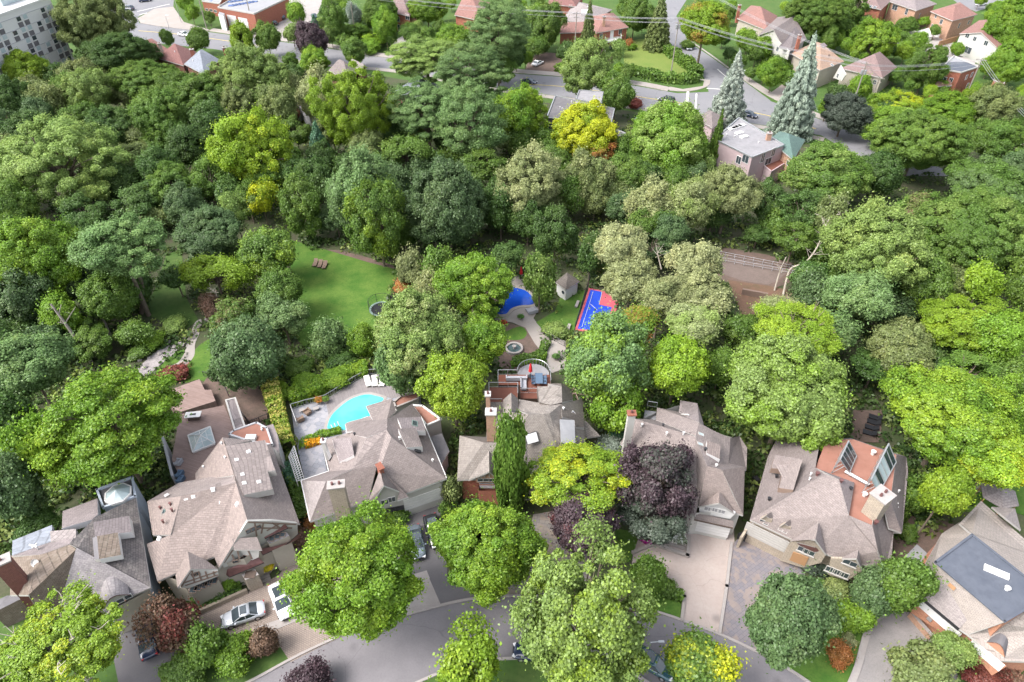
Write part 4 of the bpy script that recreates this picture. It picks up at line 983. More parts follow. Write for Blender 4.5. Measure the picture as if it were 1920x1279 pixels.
# arched dormer with three windows in the front slope
mb=MB(); a,b_=W(*h.T([(838,1118)])[0],5.15),W(*h.T([(1050,1010)])[0],5.4); d=(b_-a); ang=math.atan2(d.y,d.x); n=Vector((math.sin(ang),-math.cos(ang),0)); prof=[]
for k in range(9):
    t=k/8; p=a+(b_-a)*t; prof.append((p,1.55*math.sin(math.pi*(.12+.76*t))))
for k in range(8):
    p,z=prof[k]; q,z2=prof[k+1]; back=-n*2.4
    mb.poly([p,q,q+Vector((0,0,z2)),p+Vector((0,0,z))],0); mb.poly([p+Vector((0,0,z))+n*.25,q+Vector((0,0,z2))+n*.25,q+Vector((0,0,z2+.1))+back,p+Vector((0,0,z+.1))+back],1)
    mb.poly([p+Vector((0,0,z-.15))+n*.25,q+Vector((0,0,z2-.15))+n*.25,q+Vector((0,0,z2))+n*.25,p+Vector((0,0,z))+n*.25],1)
mb.m=[2 if (i%3)==1 else m_ for i,m_ in enumerate(mb.m)]; mb.build('arched_dormer',[M['stucco'],M['maroon'],M['slate_l']],h.o); h.faces.append([a,b_,b_+Vector((0,0,1.4)),a+Vector((0,0,1.4))])
for x,y in((903,1075),(965,1045),(1020,1017)): h.window(x,y,.85,.7)
p=[W(*q[:2],2.9) for q in h.T([(890,1165),(1225,1040)])]; d=p[1]-p[0]; y=Vector((-d.y,d.x,0)).normalized()
mb=MB(); mb.slab([p[0]-y*.5,p[1]-y*.5,p[1]+y*.8+Vector((0,0,.5)),p[0]+y*.8+Vector((0,0,.5))],.12); mb.build('glass_canopy',M['skyglass'],h.o)
mb=MB(); c=(p[0]+p[1])/2+y*.55; mb.box((c.x,c.y,1.25),(d.length*.72,.12,2.3),math.atan2(d.y,d.x)); 
mb.build('garage_door',M['darkwood'],h.o)
mb=MB(); c=W(*h.T([(950,205)])[0],6.6); mb.lathe(c,[(1.5,-.2),(1.5,.25),(1.35,.3),(0,1.0)],8,0); mb.lathe(c,[(1.56,.0),(1.56,.32),(1.4,.34)],8,1); mb.build('octagonal_skylight',[M['skyglass'],M['white']],h.o)
mb=MB(); c=W(*h.T([(288,745)])[0],8.6); mb.lathe(c,[(0,0),(.3,.05),(.45,.2)],12,0,Matrix.Rotation(.9,3,'X')); mb.tube(c,c-Vector((0,0,.7)),.04); mb.build('satellite_dish',M['white'],h.o)
mb=MB(); c=W(*h.T([(290,618)])[0],8.3); mb.tube(c+Vector((-.7,.1,.2)),c+Vector((.3,-.2,.25)),.1); mb.tube(c,c-Vector((0,0,.8)),.09); mb.tube(c+Vector((0,.3,.2)),c+Vector((-.2,-.3,.2)),.08); mb.build('roof_vent',M['white'],h.o)
h.gutter([(1205,948,5.5),(1085,225,6.3)],'trim'); h.gutter([(495,475,7.7),(735,405,8.2),(778,362,8)],'white',.06)

# ===== H2 half-timbered house
h=House('half_timbered_house','wide tan-roofed house with white half-timbered gables and many small square roof lights',420,1000)
h.T=ID
h.block('roof_terrace','deck3','greywall',[(337,777,3.6),(420,760,3.6),(440,807,3.6),(432,816,3.6),(412,840,3.6),(370,905,3.6),(345,910,3.6),(322,862,3.6)])
h.block('garden_deck','deck3','deck3',[(307,735,1.2),(374,711,1.2),(384,731,1.2),(396,731,1.2),(404,752,1.2),(340,772,1.2),(320,765,1.2)])
h.block('rear_wing','mauve','greywall',[(424,751,4.6),(441,747,4.6),(459,800,4.5),(441,808,4.5)],par=.14,trim='trim')
h.block('red_flat_roof','flatred','greywall',[(430,815,5.4),(438,808,5.4),(481,793,5.4),(500,803,5.4),(511,835,5.4),(470,828,5.4)],par=.15)
h.block('side_wing','mauve','greywall',[(495,800,5),(512,795,5),(521,817,5),(524,850,5),(512,838,5)])
main=[(276,940,6),(286,1003,6),(276,1020,5.6),(295,1090,5),(333,1098,5),(410,1067,5.2),(464,1052,5.4),(562,980,5.6),(508,832,6),(417,820,7),(367,900,6)]
h.walls('cream',[main],inset=.6)
h.roof('tan',[[(417.5,820,9.6),(439,891,10),(367,902,6.1),(366,888,6.1)],[(276,940,6),(340,930,9.8),(320,1003,7),(286,1003,6.1)],[(275,1020,5.6),(320,1003,6.9),(340,930,9.8),(442,905,10),(403,1043,5.7),(380,1052,5.6),(295,1090,4.9)]])  # left slopes tan, right and rear slopes greyer: sunlit side put into colour
h.roof('tan2',[[(417.5,820,9.6),(472,826,8.2),(425,836,9.8)],[(340,930,9.8),(276,940,6),(336,905,6.2),(427,889,8.6),(439,891,10),(442,905,10)],[(439,891,10),(430,850,9.8),(508,832,6.1),(562,982,5.5),(464,976,9.8),(445,912,10)]])
h.roof('tan',[[(442,903,10.05),(464,976,9.85),(410,1066,5.1),(401,1042,5.8)]],t=.35)
h.roof('tan2',[[(423,836,10),(497,825,9),(516,882,9.1),(502,884,9.1),(511,917,9),(457,928,9.9),(440,890,10.1)]],t=1.0)
h.roof('tan',[[(352,1034,7.6),(357,1067,7.3),(333,1102,4.9),(329,1078,5.4)]]); h.roof('tan2',[[(352,1034,7.6),(386,1050,6.4),(409,1067,5.6),(357,1067,7.3)]])
h.roof('tan2',[[(435,1010,7.9),(482,1007,8),(491,1031,6.8),(439,1031,7.0)]],t=.2)
# gable walls
def gablewall(h,pts,mat='stucco',t=.25):
    p=h.P(pts); n=(p[1]-p[0]).cross(p[2]-p[0]).normalized()
    if n.dot(CL-p[0])<0: n=-n
    mb=MB(); q=[v-n*t for v in p]; mb.poly(p); mb.poly(q[::-1])
    for i in range(len(p)): j=(i+1)%len(p); mb.poly([p[i],q[i],q[j],p[j]])
    mb.build('gable_wall',M[mat],h.o); h.faces.append(p); return p
def vplane(A,B,pts,T_=ID):
    """points of the picture put on the upright plane through A,B (px,py,z)"""
    a,b=W(*A),W(*B); n=(b-a).cross(Vector((0,0,1))).normalized(); out=[]
    for q in T_(pts):
        d=ray(*q[:2]); t=n.dot(a-CL)/n.dot(d); out.append(CL+d*t)
    return out
def vwall(h,A,B,pts,mat='stucco',t=.25,name='gable_wall'):
    p=vplane(h.T([A])[0],h.T([B])[0],pts,h.T); n=(p[1]-p[0]).cross(p[2]-p[0]).normalized()
    if n.dot(CL-p[0])<0: n=-n
    mb=MB(); q=[v-n*t for v in p]; mb.poly(p); mb.poly(q[::-1])
    for i in range(len(p)): j=(i+1)%len(p); mb.poly([p[i],q[i],q[j],p[j]])
    mb.build(name,M[mat],h.o); h.faces.append(p); return p
h.T=T(260,880,4)
vwall(h,(610,720,5.1),(1190,410,5.6),[(815,390),(1000,385),(1190,405),(1195,500),(640,740),(625,705)])
vwall(h,(710,600,6),(910,600,6.5),[(705,600),(905,600),(900,660),(660,770),(630,700)])
vwall(h,(400,755,6.8),(595,760,5.5),[(392,752),(595,760),(600,800),(385,890),(310,890)])
mb=MB()
for a,b in [((815,395),(725,500)),((820,395),(1180,412)),((725,500),(905,510)),((725,480),(880,440)),((880,440),(1150,440)),((870,400),(885,500)),((935,400),(920,480)),((1000,400),(1060,440)),((790,420),(830,500)),((760,465),(810,500)),((1060,405),(960,460)),
            ((705,605),(640,700)),((740,605),(760,690)),((700,640),(720,690)),((820,605),(850,670)),((660,690),(900,615)),((660,730),(890,640)),((390,760),(320,880)),((400,760),(420,850)),((450,770),(470,830)),((500,765),(520,820)),((340,850),(590,765)),((350,870),(595,790)),((560,765),(570,800))]:
    h.beam(a,b,.17,mb=mb)
mb.build('timber_frame',M['timber'],h.o)
for x,y in((825,462),(860,447),(897,434)): h.window(x,y,.62,.7,fm='timber')
for x,y in((725,690),(765,672),(805,655)): h.window(x,y,.62,.5,fm='timber')
for x,y in((415,790),(440,780)): h.window(x,y,.55,.6,fm='timber')
h.roof('copper',[[(655,790,3.4),(665,750,4.2),(890,655,4.2),(940,700,3.4),(680,808,3.2)],[(905,600,5),(1110,560,5),(1200,480,5),(1212,508,4.2),(930,642,4.2)],[(930,470,6.6),(1100,412,6.6),(1118,440,6),(945,520,6)]],t=.15,trim='dmetal')
h.block('bay_window','flatdark','cream',[(955,530,5.6),(1110,470,5.6),(1130,500,5.6),(980,560,5.6)])
for x,y in((1000,522),(1040,505),(1080,490)): h.window(x,y+3,.6,.6,fm='timber')
h.block('porch','conc','stone',[(770,790,2.6),(870,740,2.6),(900,790,2.6),(800,830,2.6)])
h.panel(838,790,1.2,.9,'darkwood','entry_door')
h.block('bay_wall','tan2','cream',[(370,900,3.2),(590,800,3.2),(600,830,3.2),(390,930,3.2)]); 
for k in range(5): h.window(410+k*38,905-k*17,.8,.8,fm='timber')
for x,y in [(558,152),(412,207),(358,230),(600,252),(415,390),(308,447),(346,542),(740,262),(155,520),(210,195)]: h.vent(x,y,'white',sq=True,name='square_roof_light')
h.window(182,340,.5,1.3,'skylight','green_trim','glass',0,.1,rot=.2)
for x,y in((240,268),(252,312),(185,398),(165,296)): h.vent(x,y,'copper',.16,.35)
h.T=T(260,690,4)
for x,y in [(735,692),(825,630),(778,802),(792,866),(902,857)]: h.vent(x,y,'white',sq=True,name='square_roof_light')
for x,y in((650,678),(622,572),(488,748),(925,455),(925,470)): h.vent(x,y,'white',.13,.25)
h.panel(845,532,1.3,.8,'white','roof_box',.5)
# glass pyramid
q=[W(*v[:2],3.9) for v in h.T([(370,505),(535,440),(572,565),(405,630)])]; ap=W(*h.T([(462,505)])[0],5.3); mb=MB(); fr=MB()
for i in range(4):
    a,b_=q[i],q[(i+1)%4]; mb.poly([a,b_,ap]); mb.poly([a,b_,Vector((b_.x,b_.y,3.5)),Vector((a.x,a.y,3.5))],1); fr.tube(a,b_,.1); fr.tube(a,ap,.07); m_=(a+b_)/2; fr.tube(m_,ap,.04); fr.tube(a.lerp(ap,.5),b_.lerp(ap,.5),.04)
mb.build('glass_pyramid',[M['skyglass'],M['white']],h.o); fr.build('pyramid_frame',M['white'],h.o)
h.o['_t']=0; del h.o['_t']; H2=h

# ===== H3 pool house
h=House('pool_house','white-trimmed taupe-roofed house beside the turquoise pool, many hips and a stone chimney',700,870)
h.T=T(540,690,4)
h.walls('stucco',[[(100,850,5),(165,1150,5),(455,1045,5),(600,1000,5),(885,940,5),(1190,825,5),(1030,470,5.3),(930,270,5.3),(800,300,5.3),(435,425,5),(440,490,5),(250,545,5),(305,775,5)],],inset=.4)
h.roof('taupe',[[(775,520,9.5),(740,465,9.5),(745,385,9),(830,335,7.5),(930,268,5.5),(1000,368,5.5),(1190,828,5)]],trim='white')  # light direction put into shingle colour: left hip palest, right and rear darkest
h.roof('tan2',[[(775,520,9.5),(1190,828,5),(885,940,5),(700,775,7.6),(708,705,8.2)],
 [(590,525,9.1),(740,465,9.5),(775,520,9.5),(708,705,8.2),(665,735,7.8),(600,1002,5),(455,1047,5),(165,1150,5),(285,850,8),(480,760,8.2)],
 [(250,545,5),(440,490,5.2),(590,522,9.1),(480,762,8.2),(305,775,5.2)]],trim='white')
h.roof('mauve_l',[[(100,845,5),(285,850,8),(165,1150,5)]],trim='white')
h.roof('taupe',[[(100,845,5),(305,775,5.3),(480,762,8.2),(285,850,8)],[(440,490,5.2),(432,418,5),(600,395,6),(745,385,9),(742,465,9.5),(590,522,9.2)]],trim='white')
h.roof('tan2',[[(585,285,5.4),(780,228,5.4),(810,322,5.8),(740,392,7.4),(640,400,6.6)],[(432,418,5.3),(605,362,5.5),(650,398,6.6),(740,390,9),(745,440,9.4),(440,478,6)]],trim='white')
h.roof('mauve',[[(330,532,7.6),(470,520,8.9),(495,652,8.4),(385,707,6.8)]],t=.9,trim='white'); h.roof('mauve',[[(820,375,9.1),(995,366,7.8),(1030,470,7.5),(860,470,8.7)]],t=.9,trim='white'); h.roof('tan2',[[(825,455,9.4),(960,450,8),(1008,588,7.6),(890,597,8.4)]],t=1,trim='white')
h.roof('tan2',[[(690,760,8.2),(718,880,7.9),(645,985,5.6),(607,1055,4.8),(602,1000,5.1)]],trim='white'); h.roof('taupe',[[(700,765,8.2),(885,940,5.3),(905,968,4.9),(820,992,5),(835,925,5.6),(718,880,7.9)]],trim='white')
vwall(h,(645,985,5),(832,930,5.2),[(722,890),(835,925),(830,1000),(705,1065),(650,985)],'stucco')
h.window(725,1005,.95,1.0); h.window(778,985,.95,1.0)
mb=MB(); r=h.hit(*h.T([(765,1035)])[0]); 
if r:
    F=h.frame(r[1],r[2]); c=r[1]
    for k in range(12): mb.box(c+F@Vector((-1.6+k*.29,0,.6)),(.03,.8,.03),M=F)
    mb.box(c+F@Vector((0,.4,.6)),(3.3,.05,.06),M=F); mb.box(c+F@Vector((0,-.4,.3)),(3.3,.1,.6),M=F)
mb.build('balcony_railing',M['dmetal'],h.o)
h.block('garage_block','tan2','stucco',[(885,948,4.4),(1150,858,4.4),(1150,850,4.5),(885,940,4.5)])
r=h.panel(1010,985,4.8,2.1,'white','garage_door',.08,seg=3)
h.block('side_terrace','flatred','stucco',[(930,285,4.4),(1010,290,4.4),(1145,390,4.4),(1040,435,4.4)],par=.25,trim='white')
h.block('brick_planter','flatred','stucco',[(795,262,1.4),(850,215,1.4),(985,185,1.4),(975,235,1.4),(810,300,1.4)],par=.3,trim='conc')
h.roof('flatdark',[[(1070,515,3.9),(1155,490,3.6),(1210,622,3.3),(1150,722,3.5)]],t=.2,trim='white'); h.walls('greywall',[[(1070,515,3.8),(1155,490,3.5),(1205,622,3.3),(1150,715,3.5)]],inset=.2)
h.chimney(360,878,11,1.75,.95,4,'stone',.15,'conc',2); h.chimney(265,548,8.6,.45,.45,2,'stucco',0,'white',1); h.chimney(690,742,8.7,.5,.9,7,'brick',.6,'brick',0)
h.roof('white',[[(262,565,8.2),(282,560,8.2),(328,665,5.9),(308,692,5.6)]],t=.3,trim='dmetal')
h.window(950,416,.9,.75,'skylight','green_trim','glass',0)
h.vent(838,532,'white'); h.vent(500,502,'dmetal'); h.vent(1085,700,'white'); h.panel(970,625,.5,.9,'dmetal','roof_vent',.2)
h.gutter([(305,775,5.3),(250,545,5)]); h.gutter([(1190,825,5),(1000,370,5.5)]); h.gutter([(440,490,5.1),(435,425,5.1),(600,365,5.4)]); h.gutter([(165,1150,5),(98,845,5),(305,775,5.2)])

# ===== H4 cedar shake house
h=House('cedar_shake_house','steep cedar-shake house with brick chimneys and a timber roof terrace, centre front',985,870)
h.T=T(850,660,4.263)
h.block('main_terrace','deck2','darkwood',[(358,182,3.2),(775,182,3.2),(778,262,3.2),(672,372,3.2),(538,372,3.2),(530,262,3.2),(358,262,3.2)])
c=h.P([(640,182,3.2)])[0]; mb=MB(); rr=(h.P([(768,182,3.2)])[0]-c).length
mb.prism([c+Vector((math.cos(t)*rr,math.sin(t)*rr,0)) for t in [math.pi*k/16 for k in range(17)]],0,0,1); mb.build('round_terrace',[M['flatgrey'],M['darkwood']],h.o)
h.block('upper_terrace','deck2','brickd',[(283,283,4.6),(515,283,4.6),(515,385,4.6),(500,420,4.6),(290,420,4.6)])
foot=[(50,670,4.9),(30,1022,4.4),(400,1010,4.4),(480,910,4.8),(585,1000,4.8),(1000,900,4.8),(1058,775,5),(1030,378,5.6),(780,418,7),(520,378,6),(285,400,5.4),(262,680,5)]
h.walls('brick',[foot],inset=.5)
h.roof('shake',[[(600,500,10),(720,500,10),(865,790,6.2),(880,905,5),(585,1005,4.9),(480,900,5),(430,722,7.2),(510,660,7.9)],
 [(440,478,8.8),(600,500,10),(510,660,7.9),(430,722,7.2),(275,682,5.3),(335,615,5.5)],
 [(245,725,7.6),(430,724,7.6),(480,905,4.9),(395,1005,4.5),(30,1022,4.4)],[(50,668,4.9),(245,725,7.6),(30,1022,4.4)]])
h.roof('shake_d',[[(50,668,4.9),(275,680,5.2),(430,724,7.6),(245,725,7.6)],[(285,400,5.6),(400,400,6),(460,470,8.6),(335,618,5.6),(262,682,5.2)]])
h.roof('shake',[[(720,500,10),(770,490,9.9),(780,425,9.4),(865,415,9.2),(1032,375,5.9),(1060,778,5.2),(1000,905,4.9),(880,905,5),(865,790,6.2)],[(525,378,6.6),(780,422,9.4),(770,492,9.9),(720,500,10),(600,500,10),(520,462,7.8)],
 [(1000,560,5.6),(1060,550,5.3),(1172,668,4),(1060,685,4.3)]])
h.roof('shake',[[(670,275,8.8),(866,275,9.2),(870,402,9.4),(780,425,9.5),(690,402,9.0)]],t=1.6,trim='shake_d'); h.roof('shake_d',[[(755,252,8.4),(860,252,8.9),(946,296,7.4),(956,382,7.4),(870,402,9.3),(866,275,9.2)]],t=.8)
h.roof('shake',[[(462,325,8.8),(465,468,8.9),(400,500,7.4),(398,382,7.2)],[(462,325,8.8),(520,375,7.4),(520,472,7.6),(465,468,8.9)]],t=.6)
h.roof('shake',[[(285,788,7.1),(287,955,6.9),(120,1022,4.6)],[(285,788,7.1),(395,1010,4.6),(372,1030,4.5),(287,955,6.9)]])
vwall(h,(190,1020,4.5),(380,1015,4.5),[(287,958),(385,1020),(385,1045),(185,1045),(180,1018)],'brickt'); h.walls('brick',[[(190,1045,3.9),(390,1045,3.9),(390,1100,3.6),(195,1100,3.6)]],inset=.1)
for x in(215,262,308,350): h.window(x,1022,.75,.62,fm='trim')
mb=MB(); [h.beam(a,b,.14,mb=mb) for a,b in(((287,965),(200,1010)),((287,965),(380,1010)),((287,965),(288,1000)),((250,985),(252,1002)),((325,985),(322,1002)),((195,1003),(380,1003)))]; mb.build('timber_frame',M['trim'],h.o)
h.roof('flatdark',[[(205,1042,3.7),(390,1042,3.7),(392,1085,3.2),(212,1085,3.2)]],t=.12)
h.chimney(300,482,12,1.15,1.0,4,'brickt',0,'trim',1); h.chimney(276,340,10,.55,.7,4,'brickt',0,'trim',1)
h.roof('flatpale',[[(850,538,9.2),(968,545,8.6),(976,735,7.6),(862,728,8.0)]],t=.7,trim='metal')
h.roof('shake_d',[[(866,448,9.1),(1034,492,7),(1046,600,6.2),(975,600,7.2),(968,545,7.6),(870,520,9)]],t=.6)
h.window(958,518,1.35,1.1,'skylight','white','bluepv',0); h.window(627,688,1.65,1.35,'skylight','dmetal','white',0); h.window(406,545,.75,1.1,'skylight','dmetal','skyglass',0)
mb=MB(); h.beam((588,728),(588,870),.06,mb=mb); mb.build('roof_cable',M['dmetal'],h.o)
h.vent(310,462,'white'); h.vent(880,460,'white')
mb=MB()
for a,b in(((955,290),(1115,300)),((950,330),(1110,345)),((965,285),(1000,390)),((1040,290),(1080,380)),((1110,295),(1120,350))):
    p,q_=h.P([a+(3,)])[0],h.P([b+(3,)])[0]; mb.tube(p,q_,.09)
for a in((955,290),(1115,300),(955,340),(1110,345)): p=h.P([a+(3,)])[0]; mb.tube(p,(p.x,p.y,0),.08)
mb.build('pergola_frame',M['timber'],h.o)
vwall(h,(560,1000,4.8),(660,1000,4.8),[(560,1000),(660,1000),(655,1240),(560,1240)],'cream')
h.window(610,1150,1.2,1.2,fm='trim'); h.window(612,1062,1.2,.7,fm='trim'); h.window(1090,735,1.0,1.0,fm='white')
def railing(h,pts,hh=1.0,glass=True,mat='metal',name='glass_railing',closed=False,sp=1.4):
    p=h.P(pts) if h else [W(*q) for q in pts]; mb=MB(); gl=MB()
    for a,b in zip(p,p[1:]):
        U=Vector((0,0,hh)); mb.tube(a+U,b+U,.045); n=max(1,round((b-a).length/sp))
        for k in range(n+1): q=a.lerp(b,k/n); mb.tube(q,q+U,.035)
        if glass:
            gl.slab([a+U*.1,b+U*.1,b+U*.92,a+U*.92],.0) if False else None
            mb.tube(a+U*.12,b+U*.12,.02)
        else:
            mb.tube(a+U*.12,b+U*.12,.025); m=max(2,int((b-a).length/.22))
            for k in range(m): q=a.lerp(b,(k+.5)/m); mb.tube(q+U*.12,q+U,.014,n=4,cap=False)
    return mb,name,mat
def addrail(h,*a,**k):
    mb,n,m=railing(h,*a,**k); mb.build(n,M[m],h.o)
addrail(h,[(285,283,4.6),(515,283,4.6),(515,370,4.6)],name='terrace_railing'); addrail(h,[(285,283,4.6),(288,415,4.6),(390,415,4.6)],name='terrace_railing'); addrail(h,[(358,262,3.2),(358,182,3.2),(510,182,3.2)],name='terrace_railing'); addrail(h,[(765,182,3.2),(775,182,3.2),(778,262,3.2)],name='terrace_railing'); addrail(h,[(538,330,3.2),(668,330,3.2)],name='terrace_railing')
mb=MB(); pr=None
for k in range(17):
    t=math.pi*k/16; q=c+Vector((math.cos(t)*rr,math.sin(t)*rr,1.0)); mb.tube(q,q-Vector((0,0,1)),.03)
    if pr: mb.tube(pr,q,.05)
    pr=q
mb.build('curved_railing',M['metal'],h.o); H4=h

# ===== H5 tan hip house behind the purple tree
h=House('tan_hip_house','long tan shingled house behind the purple tree with a white front gable and double garage',1290,880)
h.T=T(1150,730,4.568)
h.walls('stucco',[[(60,460,4.9),(690,1080,4.7),(735,1075,4.7),(1110,1075,4.9),(1128,665,5.6),(1140,690,5),(1145,500,5),(1080,400,5),(770,300,6),(720,120,5.5),(575,95,5.5),(375,155,5.5),(180,250,6)]],inset=.4)
h.roof('tan2',[[(178,250,8),(700,405,9.9),(800,655,9.6),(725,1000,5.2),(700,1085,4.7),(620,1010,4.7),(60,462,4.9)],[(365,262,6.6),(375,155,5.8),(735,285,9.4),(705,400,9.8)],[(375,155,5.8),(560,195,5.6),(640,245,7.5),(735,285,9.4)] ])
h.roof('tan',[[(800,655,9.6),(930,690,9.4),(1020,900,7),(1112,1078,4.9),(900,1010,5.4),(730,1000,5.2)],[(930,690,9.4),(1126,665,6.6),(1112,1078,4.9)]])
h.roof('taupe',[[(800,655,9.6),(980,632,7.3),(1126,665,6.6),(930,690,9.4)],[(178,250,8),(365,262,6.4),(700,405,9.9)],[(1000,420,7.2),(1080,400,5.2),(1146,500,5.2),(1140,690,5),(990,632,7.2)]])
h.roof('tan2',[[(735,285,9.4),(850,350,8.6),(1002,420,7.2),(995,550,7.2),(985,640,7.2),(800,655,9.6),(703,402,9.9)]]); h.roof('mauve',[[(575,95,5.6),(720,120,5.8),(775,300,8.4),(735,283,9.4),(640,245,7.5),(562,192,5.7)]])
h.roof('tan',[[(800,440,9.9),(918,476,9.1),(912,598,9),(800,545,9.8)]],t=.8,trim='white')
h.roof('tan',[[(910,870,7.7),(905,973,7.5),(738,1002,5.4)],[(910,870,7.7),(1045,1065,5.3),(905,973,7.5)]])
vwall(h,(740,1000,5.2),(1010,1065,5.2),[(905,975),(1045,1062),(1000,1110),(735,1065),(738,1000)],'white')
for x,y in((812,1022),(868,1030),(925,1045)): h.window(x,y,.95,.75,fm='white',gm='flatpale')
h.roof('tan2',[[(720,1062,4.2),(1030,1128,4.2),(1026,1185,3.4),(692,1112,3.4)]],trim='darkwood')
h.block('garage_wall','white','stucco',[(690,1095,3.2),(1010,1165,3.2),(1015,1150,3.2),(695,1080,3.2)])
h.panel(825,1190,4.6,2.1,'white','garage_door',.1,seg=3)
h.chimney(157,208,11.5,.9,.7,4,'stucco',0,'brick',1)
h.block('rear_terrace','flatpale','stucco',[(270,180,4.8),(365,190,4.8),(362,262,4.8),(262,240,4.8)])
for x,y in((455,385),(600,385),(243,312),(880,660)): h.vent(x,y,'white')
for x,y in((750,385),(745,470)): h.window(x,y,.45,.8,'skylight','trim','skyglass',0)
h.vent(425,315,'dmetal'); h.vent(785,525,'dmetal',.2,.4)
h.panel(620,220,.12,1.8,'white','roof_trim',.2,rot=-.6); 
addrail(h,[(290,145,4.8),(370,158,4.8)],name='terrace_railing'); H5=h

# ===== H6 solar roof house
h=House('solar_house','broad grey-tan hipped house with red flat roof carrying two racks of solar collectors',1540,930)
h.T=T(1380,800,3.762)
eave=[(100,655,4.7),(230,200,5),(300,60,5.2),(640,85,6),(810,80,6),(1200,215,5.2),(1212,320,5.2),(1172,742,5),(1110,745,5),(1097,930,4.8),(1047,1010,4.6),(740,935,4.6),(635,905,4.6),(385,790,4.7)]
h.walls('stone',[eave],inset=.55)
h.block('flat_red_roof','flatred','brickd',[(640,92,8.3),(830,90,8.3),(1132,200,8.3),(1092,520,8.3),(978,545,8.3),(960,695,8.3),(795,625,8.3),(835,395,8.3),(560,290,8.3)],zb=4)
h.roof('tan2',[[(625,335,10.4),(725,370,10.4),(795,625,8.9),(962,697,8.7),(1000,870,6.8),(1047,1012,4.6),(740,935,4.6),(560,870,4.7),(385,790,4.7),(100,655,4.7)]])
h.roof('taupe',[[(625,335,10.4),(100,655,4.7),(230,200,5),(300,60,5.2),(640,90,8.2),(590,120,8.4),(560,290,8.8)],[(962,697,8.7),(980,560,8.4),(1085,520,8.4),(1112,745,5.1),(1097,930,4.8),(1047,1012,4.6),(1000,870,6.8)]])
h.roof('mauve',[[(725,370,10.4),(837,395,8.8),(797,625,8.9)],[(560,290,8.8),(640,330,10.3),(725,370,10.4),(835,395,8.8)],[(1132,200,8.4),(1202,213,5.2),(1214,320,5.2),(1172,745,5.1),(1110,745,5.2),(1090,520,8.4)],[(640,92,8.2),(810,80,6),(1202,213,5.2),(1132,200,8.2),(830,92,8.2)]])
h.roof('tan',[[(1085,520,8.8),(1168,748,5.7),(1078,716,6.4),(1050,590,8.3)]])
h.roof('tan2',[[(275,200,8.3),(470,230,9),(405,447,8.3),(303,432,7),(332,302,7.2),(248,292,6.8)]],t=.9,trim='timber')
h.roof('tan2',[[(585,670,8),(560,795,7.6),(415,778,5.6),(385,808,5.1)]]); h.roof('tan2',[[(865,865,7.2),(852,930,7),(735,930,5.3)]]); h.roof('mauve',[[(585,670,8),(637,902,4.9),(560,795,7.6)]]); h.roof('mauve',[[(865,865,7.2),(892,1012,4.9),(852,930,7)]])
vwall(h,(380,810,4.8),(630,905,4.8),[(560,797),(632,905),(600,960),(470,995),(310,945),(385,812)],'stone')
vwall(h,(665,930,4.8),(890,1010,4.8),[(852,932),(890,1012),(850,1050),(780,1085),(640,1040),(670,930)],'stone')
for x,y in((460,860),(495,878),(530,892),(780,950),(828,970)): h.window(x,y,.75,.85,fm='trim',gm='glass',sill=True)
h.panel(445,930,1.7,1.7,'wood','front_door',.12); 
for x,y in((665,1005),(713,1025),(762,1045)): h.window(x,y,1.0,.95,fm='trim',sill=True)
h.roof('copper',[[(430,815,5.6),(560,850,5.6),(595,880,5),(560,885,4.8),(455,840,4.8)]],t=.1)
for dx,dy in((0,0),(133,55)):
    vwall(h,(165+dx,660+dy,5),(250+dx,690+dy,5),[(212+dx,630+dy),(255+dx,662+dy),(235+dx,708+dy),(160+dx,685+dy),(172+dx,650+dy)],'stone'); h.roof('tan2',[[(250+dx,600+dy,6.6),(212+dx,628+dy,6.5),(168+dx,655+dy,5.4)],[(250+dx,600+dy,6.6),(262+dx,665+dy,5.3),(212+dx,628+dy,6.5)]],t=.12)
    h.window(185+dx,665+dy,.6,.55,fm='trim'); h.window(212+dx,678+dy,.6,.55,fm='trim')
h.block('garage_front','conc','stone',[(105,700,3.3),(120,668,3.6),(380,780,3.6),(365,828,3.3)])
h.panel(215,780,5.2,2.1,'trim','garage_door',.12,seg=4)
h.block('garage_side_wall','stone','stone',[(85,690,2.6),(110,655,2.8),(120,662,2.8),(45,785,2.2),(25,780,2.2)])
h.chimney(1035,482,11.6,1.9,1.7,5,'stone',.6,'conc',2)
for x,y in((285,352),(233,512),(808,440)): h.vent(x,y,'black',.22,.2)
for x,y in((572,338),(985,680),(740,388)): h.vent(x,y,'copper',.25,.3)
for x,y in((527,338),(518,372),(1145,460),(1133,550),(1133,578)): h.vent(x,y,'white',.12,.25)
h.vent(903,488,'white',.3,.4); h.vent(962,195,'white',.3,.5)
# collector racks
def rack(h,hi,lo,n,name,pale=()):
    a,b=[W(*h.T([q])[0][:2],10.9) for q in hi]; c,d=[W(*h.T([q])[0][:2],8.8) for q in lo]
    fr=MB()
    for k in range(n):
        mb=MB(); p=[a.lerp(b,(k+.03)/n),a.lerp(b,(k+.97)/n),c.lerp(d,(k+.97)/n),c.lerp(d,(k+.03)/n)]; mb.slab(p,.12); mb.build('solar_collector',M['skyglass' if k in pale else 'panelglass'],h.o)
    for k in range(n+1):
        u,v=a.lerp(b,k/n),c.lerp(d,k/n); fr.tube(u,v,.07); ft=u+(u-v)*.15; fr.tube(u,Vector((ft.x,ft.y,8.3)),.05); fr.tube(v,Vector((v.x,v.y,8.3)),.05); fr.tube(u.lerp(v,.5),Vector((ft.x,ft.y,8.3)),.04)
    fr.tube(a,b,.09); fr.tube(c,d,.08); fr.build('collector_rack',M['metal'],h.o)
rack(h,((795,100),(735,230)),((850,205),(800,325)),4,'a'); rack(h,((1078,120),(955,370)),((1130,250),(1005,470)),6,'b',(2,5,3))
